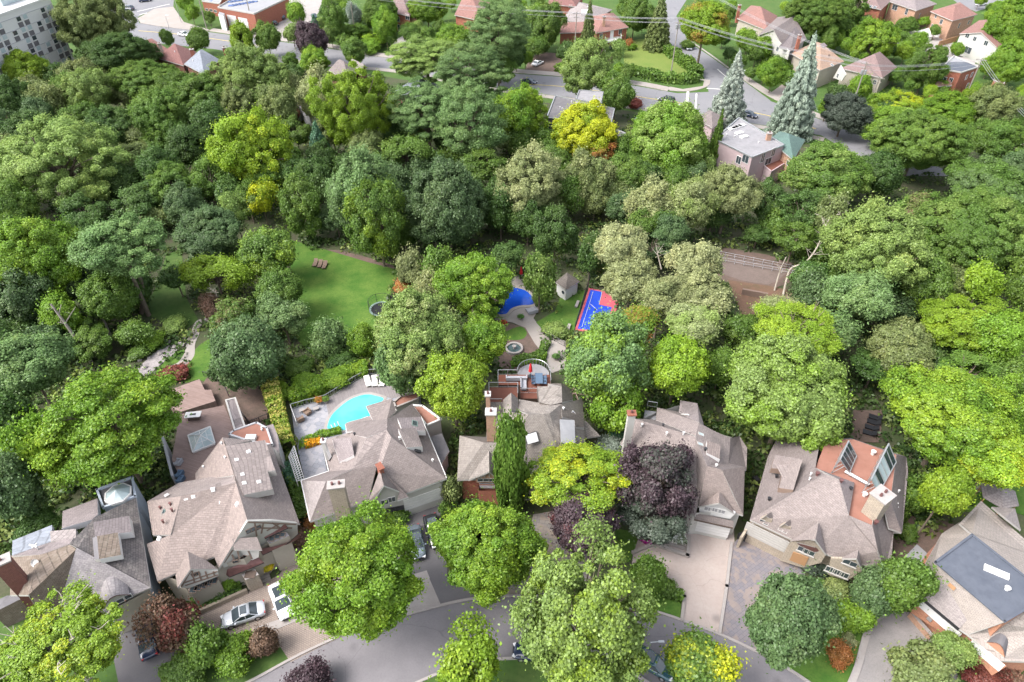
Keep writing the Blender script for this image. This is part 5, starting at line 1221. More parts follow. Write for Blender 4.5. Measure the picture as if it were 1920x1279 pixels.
mb=MB(); p=[W(*q[:2],8.6) for q in h.T([(770,315),(940,410)])]; mb.tube(p[0],p[1],.22); mb.build('roof_pipe',M['metal'],h.o); H6=h

# ===== H7 brick house with blue flat roof
h=House('blue_roof_house','orange brick house with large blue-grey flat roof between cream shingle slopes, right edge',1830,1080)
h.T=T(1660,880,3.204)
h.walls('bricko',[[(575,190,4.8),(1000,560,4.8),(1000,1000,4.8),(960,1160,4.6),(680,1150,4.5),(495,995,4.8),(445,955,4.6),(190,700,4.7),(195,650,4.8),(450,310,4.9)]],inset=.5)
h.block('blue_flat_roof','flatblue','bricko',[(520,395,8.4),(980,760,8.4),(715,915,8.4),(300,560,8.4)],zb=4,par=.15,trim='flatblue')
h.roof('beige',[[(575,190,4.9),(1000,560,4.9),(920,712,8.5),(525,393,8.5),(445,325,6.4)],[(300,560,8.5),(715,915,8.5),(497,992,4.9),(440,955,4.7),(190,660,4.9)],[(495,990,4.9),(960,965,7.4),(960,1160,4.7),(682,1150,4.6)]])
h.roof('beige',[[(300,560,8.5),(525,393,8.5),(448,315,5),(340,385,5),(190,655,4.9)]])
h.roof('shake',[[(495,990,4.9),(560,910,6.6),(715,915,8.5),(980,760,8.5),(960,965,7.4)]])
h.roof('mauve_l',[[(330,660,7.4),(545,842,7.2),(447,956,4.9),(222,768,4.9)]],t=.5,trim='dmetal')
h.roof('mauve_l',[[(720,290,7),(780,235,5.6),(815,365,5)],[(640,225,5),(780,235,5.6),(720,290,7)]])
vwall(h,(225,765,4.6),(445,955,4.6),[(215,770),(425,950),(380,1010),(150,860)],'bricko','.25' and .25)
h.window(300,880,5.4,1.2,bars=7,fm='white',gm='white'); vwall(h,(500,1000,4.6),(680,1150,4.6),[(490,1010),(720,1190),(640,1240),(480,1040)],'bricko'); h.window(605,1115,3.2,1.3,bars=4,fm='white',gm='white')
h.window(665,620,2.3,.75,'skylight','white','skyglass',0,.25,rot=-.55); h.vent(728,722,'white',.3,.3); h.panel(268,898,.5,.4,'metal','wall_box',.2)
h.panel(400,705,.7,.4,'wood','roof_patch',.1)
mb=MB(); a,b_=W(*h.T([(590,1040)])[0],4.6),W(*h.T([(720,1140)])[0],4.6)
pr=None
for k in range(9):
    t=k/8; q=a.lerp(b_,t)+Vector((0,0,1.3*math.sin(math.pi*t)))
    if pr: mb.slab([pr,q,q+Vector((.8,.9,.2)),pr+Vector((.8,.9,.2))],.15); mb.poly([pr,q,Vector((q.x,q.y,4.3)),Vector((pr.x,pr.y,4.3))],1)
    pr=q
mb.build('eyebrow_dormer',[M['flatdark'],M['bricko']],h.o)
h.block('side_annex','flatred','bricko',[(335,410,3),(402,460,3),(352,485,3),(290,525,3),(255,500,3)])
h.block('low_white_roof','flatpale','white',[(190,450,.9),(275,525,.9),(195,617,.9),(98,545,.9)])
h.block('front_wall_cap','conc','brickt',[(150,860,1.0),(165,850,1.0),(290,990,.9),(275,1005,.9)]); H7=h
# ---------------- simpler houses beyond the ravine
FHP=[]
def fh(name,label,c,ze,kind,rise,roofm,wallm,wins=(),chim=(),rd=0,over=.5,extra=None,par=.25,trim='trim',flip=False,wm='white'):
    """c: four eave corners (px,py); kind hip/gable/flat; rd: which pair of sides carries the ridge ends"""
    cx=sum(p[0] for p in c)/4; cy=sum(p[1] for p in c)/4
    FHP.append([(cx+(q[0]-cx)*1.35,cy+8+(q[1]-cy)*1.5) for q in c]); h=House(name,label,cx,cy,'building' if name.endswith('building') or name.endswith('hall') else 'house'); P=[W(x,y,ze) for x,y in c]
    if rd: P=P[1:]+P[:1]; c=c[1:]+c[:1]
    inv=lambda p:(*proj(p),p.z)
    if kind=='flat':
        h.block('flat_roof',roofm,wallm,[(*q,ze) for q in c],par=par,trim=trim)
        h.walls(wallm,[[(*q,ze) for q in c]],inset=.02,drop=.05)
    else:
        m0=(P[0]+P[1])/2; m1=(P[2]+P[3])/2; ax=(m1-m0); wd=((P[1]-P[0]).length+(P[2]-P[3]).length)/4
        if kind=='hip': k=min(wd/ax.length,.48); r0=m0+ax*k; r1=m1-ax*k
        else: r0,r1=m0,m1
        r0=r0+Vector((0,0,rise)); r1=r1+Vector((0,0,rise))
        F=[[P[0],P[1],r0],[P[1],P[2],r1,r0],[P[2],P[3],r1],[P[3],P[0],r0,r1]]
        if kind=='gable': F=[F[1],F[3]]
        mb=MB()
        for f in F:
            n=(f[1]-f[0]).cross(f[2]-f[0]); f=f if n.z>0 else f[::-1]; mb.slab(f,.22,0,1); h.faces.append(f)
        mb.build('roof',[M[roofm],M[trim]],h.o)
        lp=[inv(p) for p in P]
        if kind=='gable': lp=[inv(P[0]),inv(r0-Vector((0,0,.05))),inv(P[1]),inv(P[2]),inv(r1-Vector((0,0,.05))),inv(P[3])]
        h.walls(wallm,[lp],inset=over,drop=.2)
    for wv in wins: h.window(*wv[:4],bars=wv[4] if len(wv)>4 else 1,fm=wm)
    for cv in chim: h.chimney(*cv)
    return h
h=fh('brick_house','maroon-roofed brick house, left one of the two beside the main street',[(262,78),(284,74),(322,97),(292,107)],5.5,'hip',2.6,'maroon','brickd',[(298,108,1,1)],[(299,82,8.5,.9,.7,4,'cream',.3)],rd=1)
h=fh('brick_house','maroon-roofed brick house, right one of the two beside the main street',[(293,108),(330,84),(368,97),(344,123)],5.5,'hip',3.2,'maroon','brickd',[(350,128,1,1)],[(359,93,9,1,.7,4,'brick',.3)],rd=0)
for q in((303,102),(305,103),(328,98)): h.vent(*q,'white')
h=fh('brick_house','dark brick house with blue-grey hipped roof, upper left',[(345,120),(378,92),(412,112),(383,140)],6,'hip',3.0,'greyroof','brickd',[(392,142,1.1,1),(402,150,1.2,1.2),(375,140,.9,.9)],[(420,90,9.5,.9,.7,4,'brick',.3)],rd=0); h.vent(362,115,'white'); h.vent(356,102,'white')
h=fh('brick_house','small dark-roofed house half hidden left of the purple street tree',[(498,108),(512,102),(532,118),(515,128)],5.5,'hip',2.2,'flatdark','brickd',(),(),rd=1); h.window(514,118,.8,1.2,'skylight','white','skyglass',0)
h=fh('brick_house','grey-hipped house behind the tall golden-green tree',[(616,132),(632,114),(672,130),(655,152)],5.5,'hip',2.8,'taupe','brickd',(),[(543,104,9,.8,.6,4,'cream',.3)] if False else (),rd=0)
h=fh('brick_house','small grey-gabled house right of the grey-hipped one',[(655,128),(668,118),(690,128),(678,140)],5,'gable',2.0,'mauve','brickd')
h=fh('brick_house','hidden blue-roofed house under the locust group, top centre',[(740,170),(790,140),(830,165),(790,200)],5.5,'hip',2.8,'greyroof','brickd',(),rd=0)
h.window(805,172,1.5,1.0,'skylight','white','skyglass',0)
h=fh('brick_house','hidden grey house under the olive tree, upper left of centre',[(555,195),(575,180),(600,195),(580,212)],4.5,'hip',2.2,'flatdark','greywall')
# civic hall with solar panels
h=fh('brick_hall','flat-roofed brick fire hall with white vehicle doors and blue solar panels, top left',[(409,15),(477,27),(541,-3),(470,-22)],6,'flat',0,'flatpale','brick',trim='trim',par=.5)
h.panel(436,39,4.2,3.6,'white','vehicle_door',.1,seg=4); h.panel(457,44,4.2,3.6,'white','vehicle_door',.1,seg=4)
for j in range(2):
    for i in range(8): h.panel(434+i*6.2-j*2.5,10-i*1.1-j*7+1,2.0,1.5,'bluepv','solar_panel',.25)
for k,(x,y) in enumerate(((430,36),(436,37),(443,38),(451,40),(458,41),(464,43))): h.window(x,y,.9,.5)
h.block('side_entry','flatpale','white',[(411,22,5),(421,25,5),(419,30,5),(409,27,5)])
h=fh('brick_building','small brick building with a row of blue windows beside the fire hall',[(379,3),(412,8),(425,-18),(390,-26)],4.5,'flat',0,'flatpale','brick',[(388,18,1.4,.9),(396,19,1.4,.9),(404,21,1.4,.9)],par=.4)
h.panel(395,2,1.0,2.2,'bluep' if False else 'bluepv','banner',.05)
h=fh('brick_house','brick house with white-framed windows behind the big green trees, top centre',[(728,22),(768,30),(782,2),(742,-8)],6,'hip',3,'pinkroof','brick',[(746,36,1.8,1.8),(764,32,1.8,1.8),(748,52,1.2,2.2,0),(785,30,1,1)],rd=1)
h=fh('brick_house','pink-roofed house behind the bright trees left of the tall locust',[(852,28),(905,40),(920,5),(868,-6)],5.5,'hip',3,'redroof','brick',(),rd=1)
h=fh('brick_house','red-roofed house cut by the top edge, right of the tall locust',[(1025,8),(1080,12),(1095,-12),(1040,-16)],5.5,'hip',3,'maroon','brick',[(1070,12,1.4,1.0)],rd=1)
h=fh('bungalow','bungalow with wide pale taupe roof behind the balcony house',[(1052,40),(1108,42),(1148,18),(1080,2)],4.5,'hip',2.6,'mauve_l','brick',(),rd=1); h.panel(1096,26,2.4,2.4,'white','roof_box',.9); h.vent(1102,13,'white',sq=True)
h=fh('brick_house','red brick house with rose hip roof and white balcony above the lawn yard',[(1118,62),(1179,51),(1150,24),(1102,32)],6,'hip',2.8,'redroof','brick',[(1127,68,1.2,1.6),(1163,59,1.3,1.8),(1128,85,1.2,1.2),(1145,90,1.4,1.4)],[(1133,32,9.6,.9,.7,4,'brickt')],rd=1)
h.panel(1147,65,1.3,3,'white','balcony_door',.12); h.block('balcony','white','white',[(1133,72,3.3),(1163,68,3.3),(1165,74,3.3),(1136,79,3.3)],zb=3.0); addrail(h,[(1133,72,3.3),(1136,79,3.3),(1165,74,3.3),(1163,68,3.3)],hh=1.1,glass=False,mat='white',name='balcony_railing')
mb=MB()
for q in((1136,79),(1165,74)): p=W(*q,3.2); mb.tube(p,(p.x,p.y,0),.14)
mb.build('balcony_post',M['white'],h.o)
h=fh('brick_wing','low rose-roofed wing joined to the balcony house, behind the light green tree',[(1048,62),(1118,60),(1112,40),(1062,42)],5,'gable',1.6,'redroof','brick',(),rd=1)
pass
h=fh('gabled_house','rose hip-roofed house with timbered gable right of the golden street tree',[(1381,34),(1440,58),(1458,30),(1408,10)],5.5,'hip',3.4,'redroof','cream',[(1398,54,1,1.2),(1415,60,1,1.2)],[(1387,10,9.5,.9,.8,4,'brick')],rd=1)
h=fh('gabled_house','white half-timbered house with grey-brown gables beside the side street',[(1421,66),(1470,92),(1512,72),(1458,32)],6.5,'gable',3.6,'taupe','stucco',[(1430,75,1.1,1.4),(1449,82,1.1,1.4),(1466,92,1.2,1.4),(1424,100,1.2,1.6),(1444,97,1.1,1.5)],[(1500,66,10.5,.9,.8,4,'brick')],rd=0,over=.4)
vwall(h,(1440,78,6.3),(1478,98,6.3),[(1452,70),(1480,96),(1476,112),(1440,96),(1440,84)],'stucco'); h.window(1458,92,1.1,1.4)
h.roof('mauve',[[(1460,88,7.6),(1492,50,10.4),(1512,72,7),(1482,95,6.6)]])
h=fh('gabled_house','sandy-orange roofed house behind the tall silver spruce',[(1483,100),(1538,132),(1583,115),(1530,78)],5.5,'hip',3.6,'orange_roof','cream',[(1500,118,1,1.2),(1560,122,1,1)],(),rd=0); h.panel(1544,85,2.2,1.4,'mauve','roof_patch',.12); h.vent(1554,105,'dmetal')
h=fh('gabled_house','dusty-pink roofed house with white gables behind the power pole',[(1576,128),(1655,146),(1682,126),(1632,104)],5,'hip',4,'pinkroof','cream',[(1572,140,1,1.2),(1640,154,1,1.2),(1676,134,.8,1)],(),rd=0)
vwall(h,(1568,135,4.6),(1582,145,4.6),[(1576,122),(1586,140),(1578,152),(1562,146)],'stucco'); h.window(1571,142,.9,1.2)
h=fh('brick_building','two-storey brick building with a blue-grey flat roof, right of the dense tree',[(1763,130),(1802,137),(1836,126),(1788,106)],7,'flat',0,'flatblue','brick',[(1769,148,1.6,1.2),(1812,145,1,1.4),(1822,140,1,1.4),(1814,160,1,1.4),(1783,150,1,1.2)],(),par=.35)
h.block('entry_wing','redroof','brick',[(1752,170,2.6),(1790,172,2.6),(1772,188,2.6),(1738,176,2.6)]); h.panel(1787,112,6,4,'flatpale','roof_patch',.05)
h.roof('redroof',[[(1757,152,5),(1782,150,5),(1785,160,4.4),(1752,162,4.4)]])
h=fh('gabled_house','white two-storey house with dusty rose roof, upper right',[(1799,63),(1870,90),(1908,62),(1836,38)],6,'gable',2.4,'redroof','stucco',[(1814,67,1.5,1.3),(1828,73,1.2,1.3),(1849,81,1.5,1.4),(1801,84,1.3,1.2),(1815,94,2.6,2.0)],(),rd=0,over=.3)
h.block('porch_deck','conc','stucco',[(1785,98,1.2),(1830,116,1.2),(1820,124,1.2),(1776,106,1.2)])
h=fh('brick_house','orange-red brick house with rose hip roof, middle of the upper right row',[(1744,21),(1786,39),(1833,27),(1800,4)],6.5,'hip',2.4,'redroof','brickt',[(1755,30,1,1.4),(1765,41,1.3,1.6),(1748,49,1,1.3),(1798,48,.8,1.6),(1816,42,.8,1.2)],(),rd=0)
h.panel(1757,62,3.2,2.4,'white','patio_door',.1); h.block('rear_stair','white','white',[(1722,58,1.5),(1742,52,1.5),(1748,68,1.5),(1728,74,1.5)])
h=fh('brick_house','brick house with grey hipped roof left of its rose-roofed neighbour, upper right',[(1666,2),(1718,20),(1757,7),(1702,-14)],6.5,'hip',2.4,'mauve','brickt',[(1678,14,2.4,1.8),(1700,22,1.2,2),(1724,30,.8,1.8),(1724,45,1,1)],(),rd=0)
h=fh('brick_house','pink-walled brick house cut by the top edge behind the green garden tree',[(1608,8),(1652,18),(1672,0),(1630,-16)],6.5,'hip',2,'pinkroof','brick',[(1630,12,1.8,1.4),(1640,14,1,1.4)],(),rd=0)
h=fh('brick_house','sliver of a brick house with pale windows among trees, right edge',[(1863,150),(1880,160),(1896,135),(1878,126)],3.5,'flat',0,'maroon','brick',[(1885,128,1,1)],(),par=.2)
h=fh('villa','white villa corner showing at the right edge below the power lines',[(1893,306),(1935,322),(1960,298),(1915,288)],4.5,'hip',2,'mauve_l','white',(),(),rd=0)
# flat modern house
h=fh('modern_house','dark flat-roofed modern house with raised box storey beside the main street',[(1025,222),(1146,231),(1152,205),(1041,181)],6,'flat',0,'flatdark','flatdark',[(1033,238,1.6,2.2),(1042,240,1.6,2.2)],(),par=.3,trim='metal')
h.block('raised_storey','flatgrey','greywall',[(1080,187,8.6),(1126,195,8.6),(1131,173,8.6),(1086,170,8.6)],zb=5.8,par=.25,trim='metal')
for x in(1090,1100,1110,1118): h.window(x,198+(x-1090)*.12,1.5,1.2,fm='dmetal',gm='skyglass')
h.block('low_wing','flatdark','greywall',[(1150,250,3.5),(1168,266,3.5),(1172,250,3.5),(1156,244,3.5)],par=.2); h.vent(1050,203,'white'); h.vent(1054,205,'white'); h.vent(1072,192,'white')
# mauve flat house
h=fh('mauve_house','mauve rendered house with wide grey flat roof and skylights above the ravine',[(1340,262),(1410,296),(1470,273),(1385,222)],7,'flat',0,'flatgrey','mauvewall',[(1385,300,1.4,1.8),(1398,298,1.8,1.8),(1430,296,1.3,2.2),(1450,285,1.3,2),(1440,302,2.2,1.6)],(),par=.3,trim='metal')
for q in((1373,242),(1378,240),(1384,238),(1390,236),(1386,250),(1395,257)): h.panel(*q,2.0,1.1,'white','skylight',.3,rot=.5)
for q in((1377,257),(1422,268),(1362,254)): h.vent(*q,'white')
h.block('balcony_wing','deck2','mauvewall',[(1425,305,3.6),(1462,286,3.6),(1482,300,3.6),(1446,322,3.6)],par=.2); 
h=fh('rear_wing','small grey-roofed building left of the mauve house by the street',[(1306,222),(1336,240),(1362,222),(1330,206)],4.5,'hip',1.6,'taupe','mauvewall',(),rd=0); pass
h=fh('green_roof_house','orange brick house with sea-green shingled roof right of the mauve house',[(1441,262),(1488,300),(1510,262),(1462,246)],6,'hip',2.0,'greygreen','brickt',[(1478,306,1.2,1.2),(1500,290,1,1.2)],[(1443,250,8.6,1,.8,4,'brickt')],rd=0)
h=fh('green_roof_house','grey-green roofed house mostly hidden by the large fresh maple',[(1190,222),(1240,236),(1272,214),(1222,202)],5,'hip',3,'greygreen','brickd',(),rd=0)
for q in((1214,208),(1222,207),(1231,203)): h.vent(*q,'dmetal')
# shed
h=fh('garden_shed','small white garden shed with mossy grey roof beside the sports court',[(1041,529),(1061,543),(1087,527),(1063,511)],2.7,'hip',1.1,'shake_d','white',(),rd=1,over=.25)
mb=MB(); r=h.hit(1056,548)
if r: F=h.frame(r[1],r[2]); mb.lathe(r[1]+r[2]*.03,[(0,0),(.34,0),(.34,.06),(.28,.08)],12,0,F)
mb.build('round_window',M['glass'],h.o)
# gazebo with hexagonal roof
p=W(1876,924,3); e=empty('garden_gazebo',(p.x,p.y,0),0,'hexagonal pale grey gazebo roof on a lawn at the right edge','gazebo'); e['_o']=(p.x,p.y,0)
mb=MB(); R_=2.3; hx=[Vector((p.x+R_*math.cos(t),p.y+R_*math.sin(t),2.7)) for t in [math.pi/3*k+.2 for k in range(6)]]; ap=Vector((p.x,p.y,3.5))
for k in range(6): mb.slab([hx[k],hx[(k+1)%6],ap],.12)
mb.build('roof',M['mauve_l'],e)
for v in hx: q=v.lerp(ap,.12); mb=MB(); mb.tube((q.x,q.y,0),(q.x,q.y,2.7),.09); mb.build('post',M['wood'],e)
# apartment block, top left
h=House('apartment_building','white apartment block with checkered windows and grey panels, top left corner',60,60,'building')
A,B=W(-130,76,19),W(93,-4,19); d=(B-A).normalized(); bk=Vector((-d.y,d.x,0)); 
if bk.y<0: bk=-bk
wd=(B-A).length; Fm=Matrix((d,bk,Vector((0,0,1)))).transposed(); org=Vector((A.x,A.y,0)); o0=Vector(h.o['_o'])
def AB(name,mat,c,s): mb=MB(); mb.box(org+Fm@Vector(c),s,M=Fm); return mb.build(name,M[mat],h.o)
AB('wall','white',(wd/2,8,9.5),(wd,16,19)); AB('roof_parapet','white',(wd/2,8,19.2),(wd+.3,16.3,.5)); AB('penthouse','skyglass',(wd-8,8,21),(9,7,3))
mb=MB()
for k in range(1,7): mb.box(org+Fm@Vector((wd/2,-.03,k*2.9)),(wd,.08,.14),M=Fm)
mb.build('floor_bands',M['greywall'],h.o)
bay=3.1; nb=int(wd//bay)
for i in range(nb):
    for k in range(6):
        if (i%3)==2 and k%2: continue
        x=wd-1.6-i*bay-(k%1); z=k*2.9
        off=.45 if i%3 else -.25
        AB('grey_panel','flatdark',(x+off,-.06,z+.75),(1.7,.1,1.3))
        f=AB('window','white',(x+off,-.07,z+2.1),(1.7,.1,1.45))
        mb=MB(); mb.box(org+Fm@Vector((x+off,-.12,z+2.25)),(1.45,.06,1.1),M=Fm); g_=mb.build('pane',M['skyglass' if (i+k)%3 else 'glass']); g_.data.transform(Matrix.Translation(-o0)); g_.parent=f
for k in range(6):
    for j in range(2):
        mb=MB(); c=org+Fm@Vector((wd+.7,3+j*7,k*2.9+.1)); mb.box(c,(1.4,4.5,.15),M=Fm); mb.box(c+Fm@Vector((.65,0,.5)),(.08,4.5,.9),M=Fm,mi=1); mb.build('balcony',[M['white'],M['dmetal']],h.o)
# ---------------- turquoise pool, its terrace, hedge and furniture
T3=T(540,690,4)
def flat(name,pts,mat,z,t=.3,curve=False,kind='structure',label=None,cat=None):
    P=[W(x,y,0) for x,y in pts]; P=smooth_loop(P) if curve else P
    mb=MB(); mb.prism([(p.x,p.y,z) for p in P],z-t); o=mb.build(name,M[mat]); return tag(o,label,cat,kind=kind)
flat('pool_deck',T3([(28,322),(150,285),(290,250),(420,165),(600,62),(725,60),(800,120),(990,165),(1000,300),(440,520),(250,560),(300,800),(130,850),(60,560)]),'slate_pave',.32,.4)
flat('pool_deck_boards',T3([(285,255),(420,168),(600,68),(722,66),(800,125),(985,170),(850,225),(780,240),(700,215),(600,200),(480,240),(380,310),(310,380)]),'deck',.345,.2)
PL=T3([(300,445),(330,370),(400,300),(470,250),(540,222),(600,212),(650,220),(720,245),(660,300),(620,370),(440,425),(436,472),(370,485),(306,470)])
Pw=smooth_loop([W(x,y,0) for x,y in PL]); c=sum(Pw,Vector())/len(Pw)
mb=MB(); cp=[]
for p in Pw: d=(p-c).normalized(); cp.append(p+d*.55)
mb.prism([(p.x,p.y,.37) for p in cp],.2); tag(mb.build('pool_coping',M['conc']),kind='structure')
mb=MB(); mb.prism([(p.x,p.y,.385) for p in Pw],.3); tag(mb.build('pool_water',M['aqua']),kind='structure')
mb=MB()
for k in range(3):
    a,b=[W(*q,0) for q in T3([(325+k*25,440-k*12),(345+k*25,478-k*2)])]; mb.tube((a.x,a.y,.39),(b.x,b.y,.39),.05)
tag(mb.build('pool_steps',M['white']),kind='structure')
def fence(name,label,pts,z,hh,mat='metal',glass=False,cat='fence',sp=1.5,tr=None):
    q=[(tr([p])[0] if tr else p) for p in pts]; P=[W(x,y,0) for x,y in q]; P=[Vector((p.x,p.y,z)) for p in P]; P=smooth_loop(P,2,False) if len(P)>3 else P
    c=P[0]; e=empty(name,tuple(c),0,label,cat); e['_o']=tuple(c); mb=MB(); U=Vector((0,0,hh)); pk=MB()
    for a,b in zip(P,P[1:]):
        mb.tube(a+U,b+U,.045); mb.tube(a+U*.12,b+U*.12,.03); n=max(1,round((b-a).length/sp))
        for k in range(n+1): q=a.lerp(b,k/n); mb.tube(q,q+U,.05)
        m=max(2,int((b-a).length/.3))
        for k in range(m): q=a.lerp(b,(k+.5)/m); pk.tube(q+U*.12,q+U,.016,n=4,cap=False)
    mb.build('rail_frame',M[mat],e); pk.build('pickets',M[mat],e); return e
fence('pool_fence','pale metal railing curving round the outside of the turquoise pool terrace',[(28,322),(150,285),(290,250),(420,165),(600,62),(725,60)],.32,1.05,tr=T3)
fence('pool_fence','short white rail at the left corner of the turquoise pool terrace',[(30,322),(75,450)],.32,1.1,'white',tr=T3)
fence('garden_fence','black metal railing beside the gravel court left of the golden hedge',[(440,760),(470,800),(505,785)],0,1.1,'dmetal')
fence('garden_fence','dark railing curving along the pale path by the round terrace',[(1020,628),(1040,640),(1058,650)],0,1.0,'dmetal')
fence('garden_fence','dark fence along the left side of the blue sports court',[(1107,520),(1100,545),(1078,618)],0,1.2,'dmetal')
fence('garden_fence','dark railing around the lower garden steps behind the half-timbered house',[(383,706),(402,712),(420,725),(430,745)],0,1.1,'dmetal')
def lounger(name,label,a,b,mat,z,wd=.7,fr='metal',group=None):
    """a head px, b foot px"""
    A,B=W(*a,z),W(*b,z); d=(B-A); L_=min(max(d.length,1.8),2.1); an=math.atan2(d.y,d.x); e=empty(name,((A.x+B.x)/2,(A.y+B.y)/2,z),an,label,'sun lounger',group)
    mb=MB(); mb.box((.3,0,.34),(L_*.62,wd,.1)); Mx=Matrix.Rotation(R(35),3,'Y'); mb.box((-L_*.33,0,.52),(L_*.4,wd,.1),M=Mx); o=mb.build('cushion',M[mat]); o.parent=e; o.location=(0,0,0)
    mb=MB(); mb.box((0,wd/2-.02,.27),(L_*.95,.05,.06)); mb.box((0,-wd/2+.02,.27),(L_*.95,.05,.06)); o=mb.build('frame',M[fr]); o.parent=e
    for sx in(-1,1):
        for sy in(-1,1): mb=MB(); mb.tube((sx*L_*.38,sy*(wd/2-.05),0),(sx*L_*.38,sy*(wd/2-.05),.27),.03); o=mb.build('leg',M[fr]); o.parent=e
    return e
for k,(a,b) in enumerate((((745,707.5),(750,728)),((757.5,707.5),(758,728)),((771.5,707.5),(770.5,728)))):
    pass
w3=('left','middle','right')
for k,(a,b) in enumerate((((687,709),(694,729)),((703,708),(703,729)),((718,708),(715,729)))): lounger('sun_lounger','white sun lounger on the pool terrace, %s one of the three'%w3[k],a,b,'cush',.345,.85,'white','white sun loungers by the pool')
for k,x in enumerate((592.5,601.5,610)): lounger('sun_lounger','brown sun lounger on the big lawn, %s one of the three'%w3[k],(x+2,490+k*2),(x-4,503+k*2),'wicker',0,.75,'dmetal','brown sun loungers on the lawn')
w4=('topmost','second from the top','third from the top','lowest')
for k,(a,b) in enumerate((((1651,789),(1628,782)),((1648,798),(1625,791)),((1644,808),(1621,801)),((1640,818),(1617,811)))): lounger('sun_lounger','black sun lounger beside the solar house, %s of the four'%w4[k],a,b,'black',0,.85,'black','black sun loungers behind the solar house')
def armchair(name,label,px,py,z,rz,mat,w=.85,cat='chair',group=None,l=None):
    p=W(px,py,z); e=empty(name,tuple(p),rz,label,cat,group); l=l or .8
    def pt(n,m,*bs):
        mb=MB()
        for b in bs: mb.box(*b)
        o=mb.build(n,M[m]); o.parent=e
    pt('seat',mat,((0,0,.3),(w,l,.22))); pt('backrest',mat,((0,-l/2,.52),(w,.16,.6))); pt('arm',mat,((-w/2,0,.42),(.14,l,.4))); pt('arm',mat,((w/2,0,.42),(.14,l,.4)))
    for sx in(-1,1):
        for sy in(-1,1): pt('leg','dmetal',((sx*(w/2-.08),sy*(l/2-.08),.1),(.05,.05,.2)))
    return e
armchair('patio_chair','square brown wicker chair at the left corner of the pool terrace',564,789,.33,.6,'wicker'); armchair('patio_chair','wicker chair with blue cushion beside the square brown chair',577,776,.33,2.4,'wicker')
p=W(577,776,.33); mb=MB(); mb.box((0,0,0),(.55,.55,.1),.5); tag(mb.build('cushion',M['bluebin'],loc=(p.x,p.y,.78)),'bright blue cushion lying on the wicker chair by the pool','cushion')
for (x,y,lb) in ((567,772,'grey low table between the wicker chairs by the pool'),(593,769,'pale low table beside the flower bowl by the pool')):
    p=W(x,y,.33); e=empty('side_table',tuple(p),.4,lb,'table'); mb=MB(); mb.box((0,0,.4),(.8,.6,.06)); o=mb.build('table_top',M['conc']); o.parent=e
    for sx in(-1,1):
        for sy in(-1,1): mb=MB(); mb.tube((sx*.33,sy*.23,0),(sx*.33,sy*.23,.38),.03); o=mb.build('leg',M['dmetal']); o.parent=e
def pot(name,label,px,py,r,flower,z=0,h=.5,cat='potted plant'):
    p=W(px,py,z); e=empty(name,(p.x,p.y,z),0,label,cat); mb=MB(); mb.lathe((0,0,0),[(r*.5,0),(r*.8,h),(r*.85,h),(r*.7,h*.9),(0,h*.9)],12); o=mb.build('pot',M['conc']); o.parent=e
    cm,tm=proto('maple',1.6,3); o=bpy.data.objects.new('plant',cm); COL.objects.link(o); o.parent=e; o.location=(0,0,h+r*.5); o.scale=(r*1.1,r*1.1,r*.8)
    o.color=(.1,.2,.03,1); o['tip_colour']=list(flower); o['tip_amount']=.6; return e
pot('flower_bowl','flower bowl with orange blossoms by the pool railing',599,757,.5,(.6,.25,.05),.33); pot('flower_pot','stone planter beside the flower bowl by the pool railing',612,755,.45,(.2,.3,.06),.33)
pot('flower_pot','yellow-flowering pot on the half-timbered house steps',505,1072,.6,(.8,.65,.03),0,.7); pot('flower_pot','dark leafy pot at the edge of the pale garden path',1043,675,.5,(.1,.2,.05)); pot('flower_pot','small palm-like pot on the blue pool terrace',977,600,.45,(.1,.25,.05))
pot('flower_pot','blossoming pot beside the stone house front door',1479,1047,.5,(.6,.6,.4)); pot('flower_pot','red flowering pot at the edge of the blue covered pool',945,611,.45,(.6,.03,.03))
# closed parasols
def parasol(px,py,z,label,col='red',hh=2.6,tilt=(0,0)):
    p=W(px,py,z); e=empty('parasol',tuple(p),0,label,'parasol'); mb=MB(); mb.tube((0,0,0),(0,0,hh),.04); o=mb.build('pole',M['dmetal']); o.parent=e
    mb=MB(); mb.lathe((0,0,0),[(.05,hh+.05),(.14,hh-.2),(.24,hh-.9),(.3,hh-1.5),(.12,hh-1.7)],10); o=mb.build('canopy',M[col]); o.parent=e
    mb=MB(); mb.lathe((0,0,0),[(0,.1),(.4,.1),(.42,.0)],14); o=mb.build('base',M['dmetal']); o.parent=e
parasol(994.5,706,3.22,'closed red parasol on the timber roof terrace'); parasol(977,522,0,'closed red parasol beside the blue covered pool')
T4=T(850,660,4.263)
def at4(x,y): return T4([(x,y)])[0]
armchair('outdoor_sofa','long pale grey sofa on the timber roof terrace',*at4(505,222),3.22,0,'greyf',3.0,'sofa'); armchair('outdoor_sofa','short pale sofa at right angles to the long one on the roof terrace',*at4(562,270),3.22,-1.57,'greyf',2.2,'sofa')
for k,(x,y,lb) in enumerate(((460,222,'red cushion at the left end of the long grey sofa'),(572,240,'red cushion at the top of the short terrace sofa'),(568,300,'red cushion at the bottom end of the short terrace sofa'))):
    p=W(*at4(x,y),3.7); mb=MB(); mb.box((0,0,0),(.5,.3,.35),k*.7,taper=.8); tag(mb.build('cushion',M['red'],loc=tuple(p)),lb,'cushion')
p=W(*at4(684,240),3.22); e=empty('dining_table',tuple(p),0,'dark slate-blue dining table on the timber roof terrace','table'); mb=MB(); mb.box((0,0,.74),(1.1,2.2,.06)); o=mb.build('table_top',M['bluef']); o.parent=e
for sx in(-1,1):
    for sy in(-1,1): mb=MB(); mb.tube((sx*.45,sy*.95,0),(sx*.45,sy*.95,.72),.04); o=mb.build('leg',M['dmetal']); o.parent=e
i=0
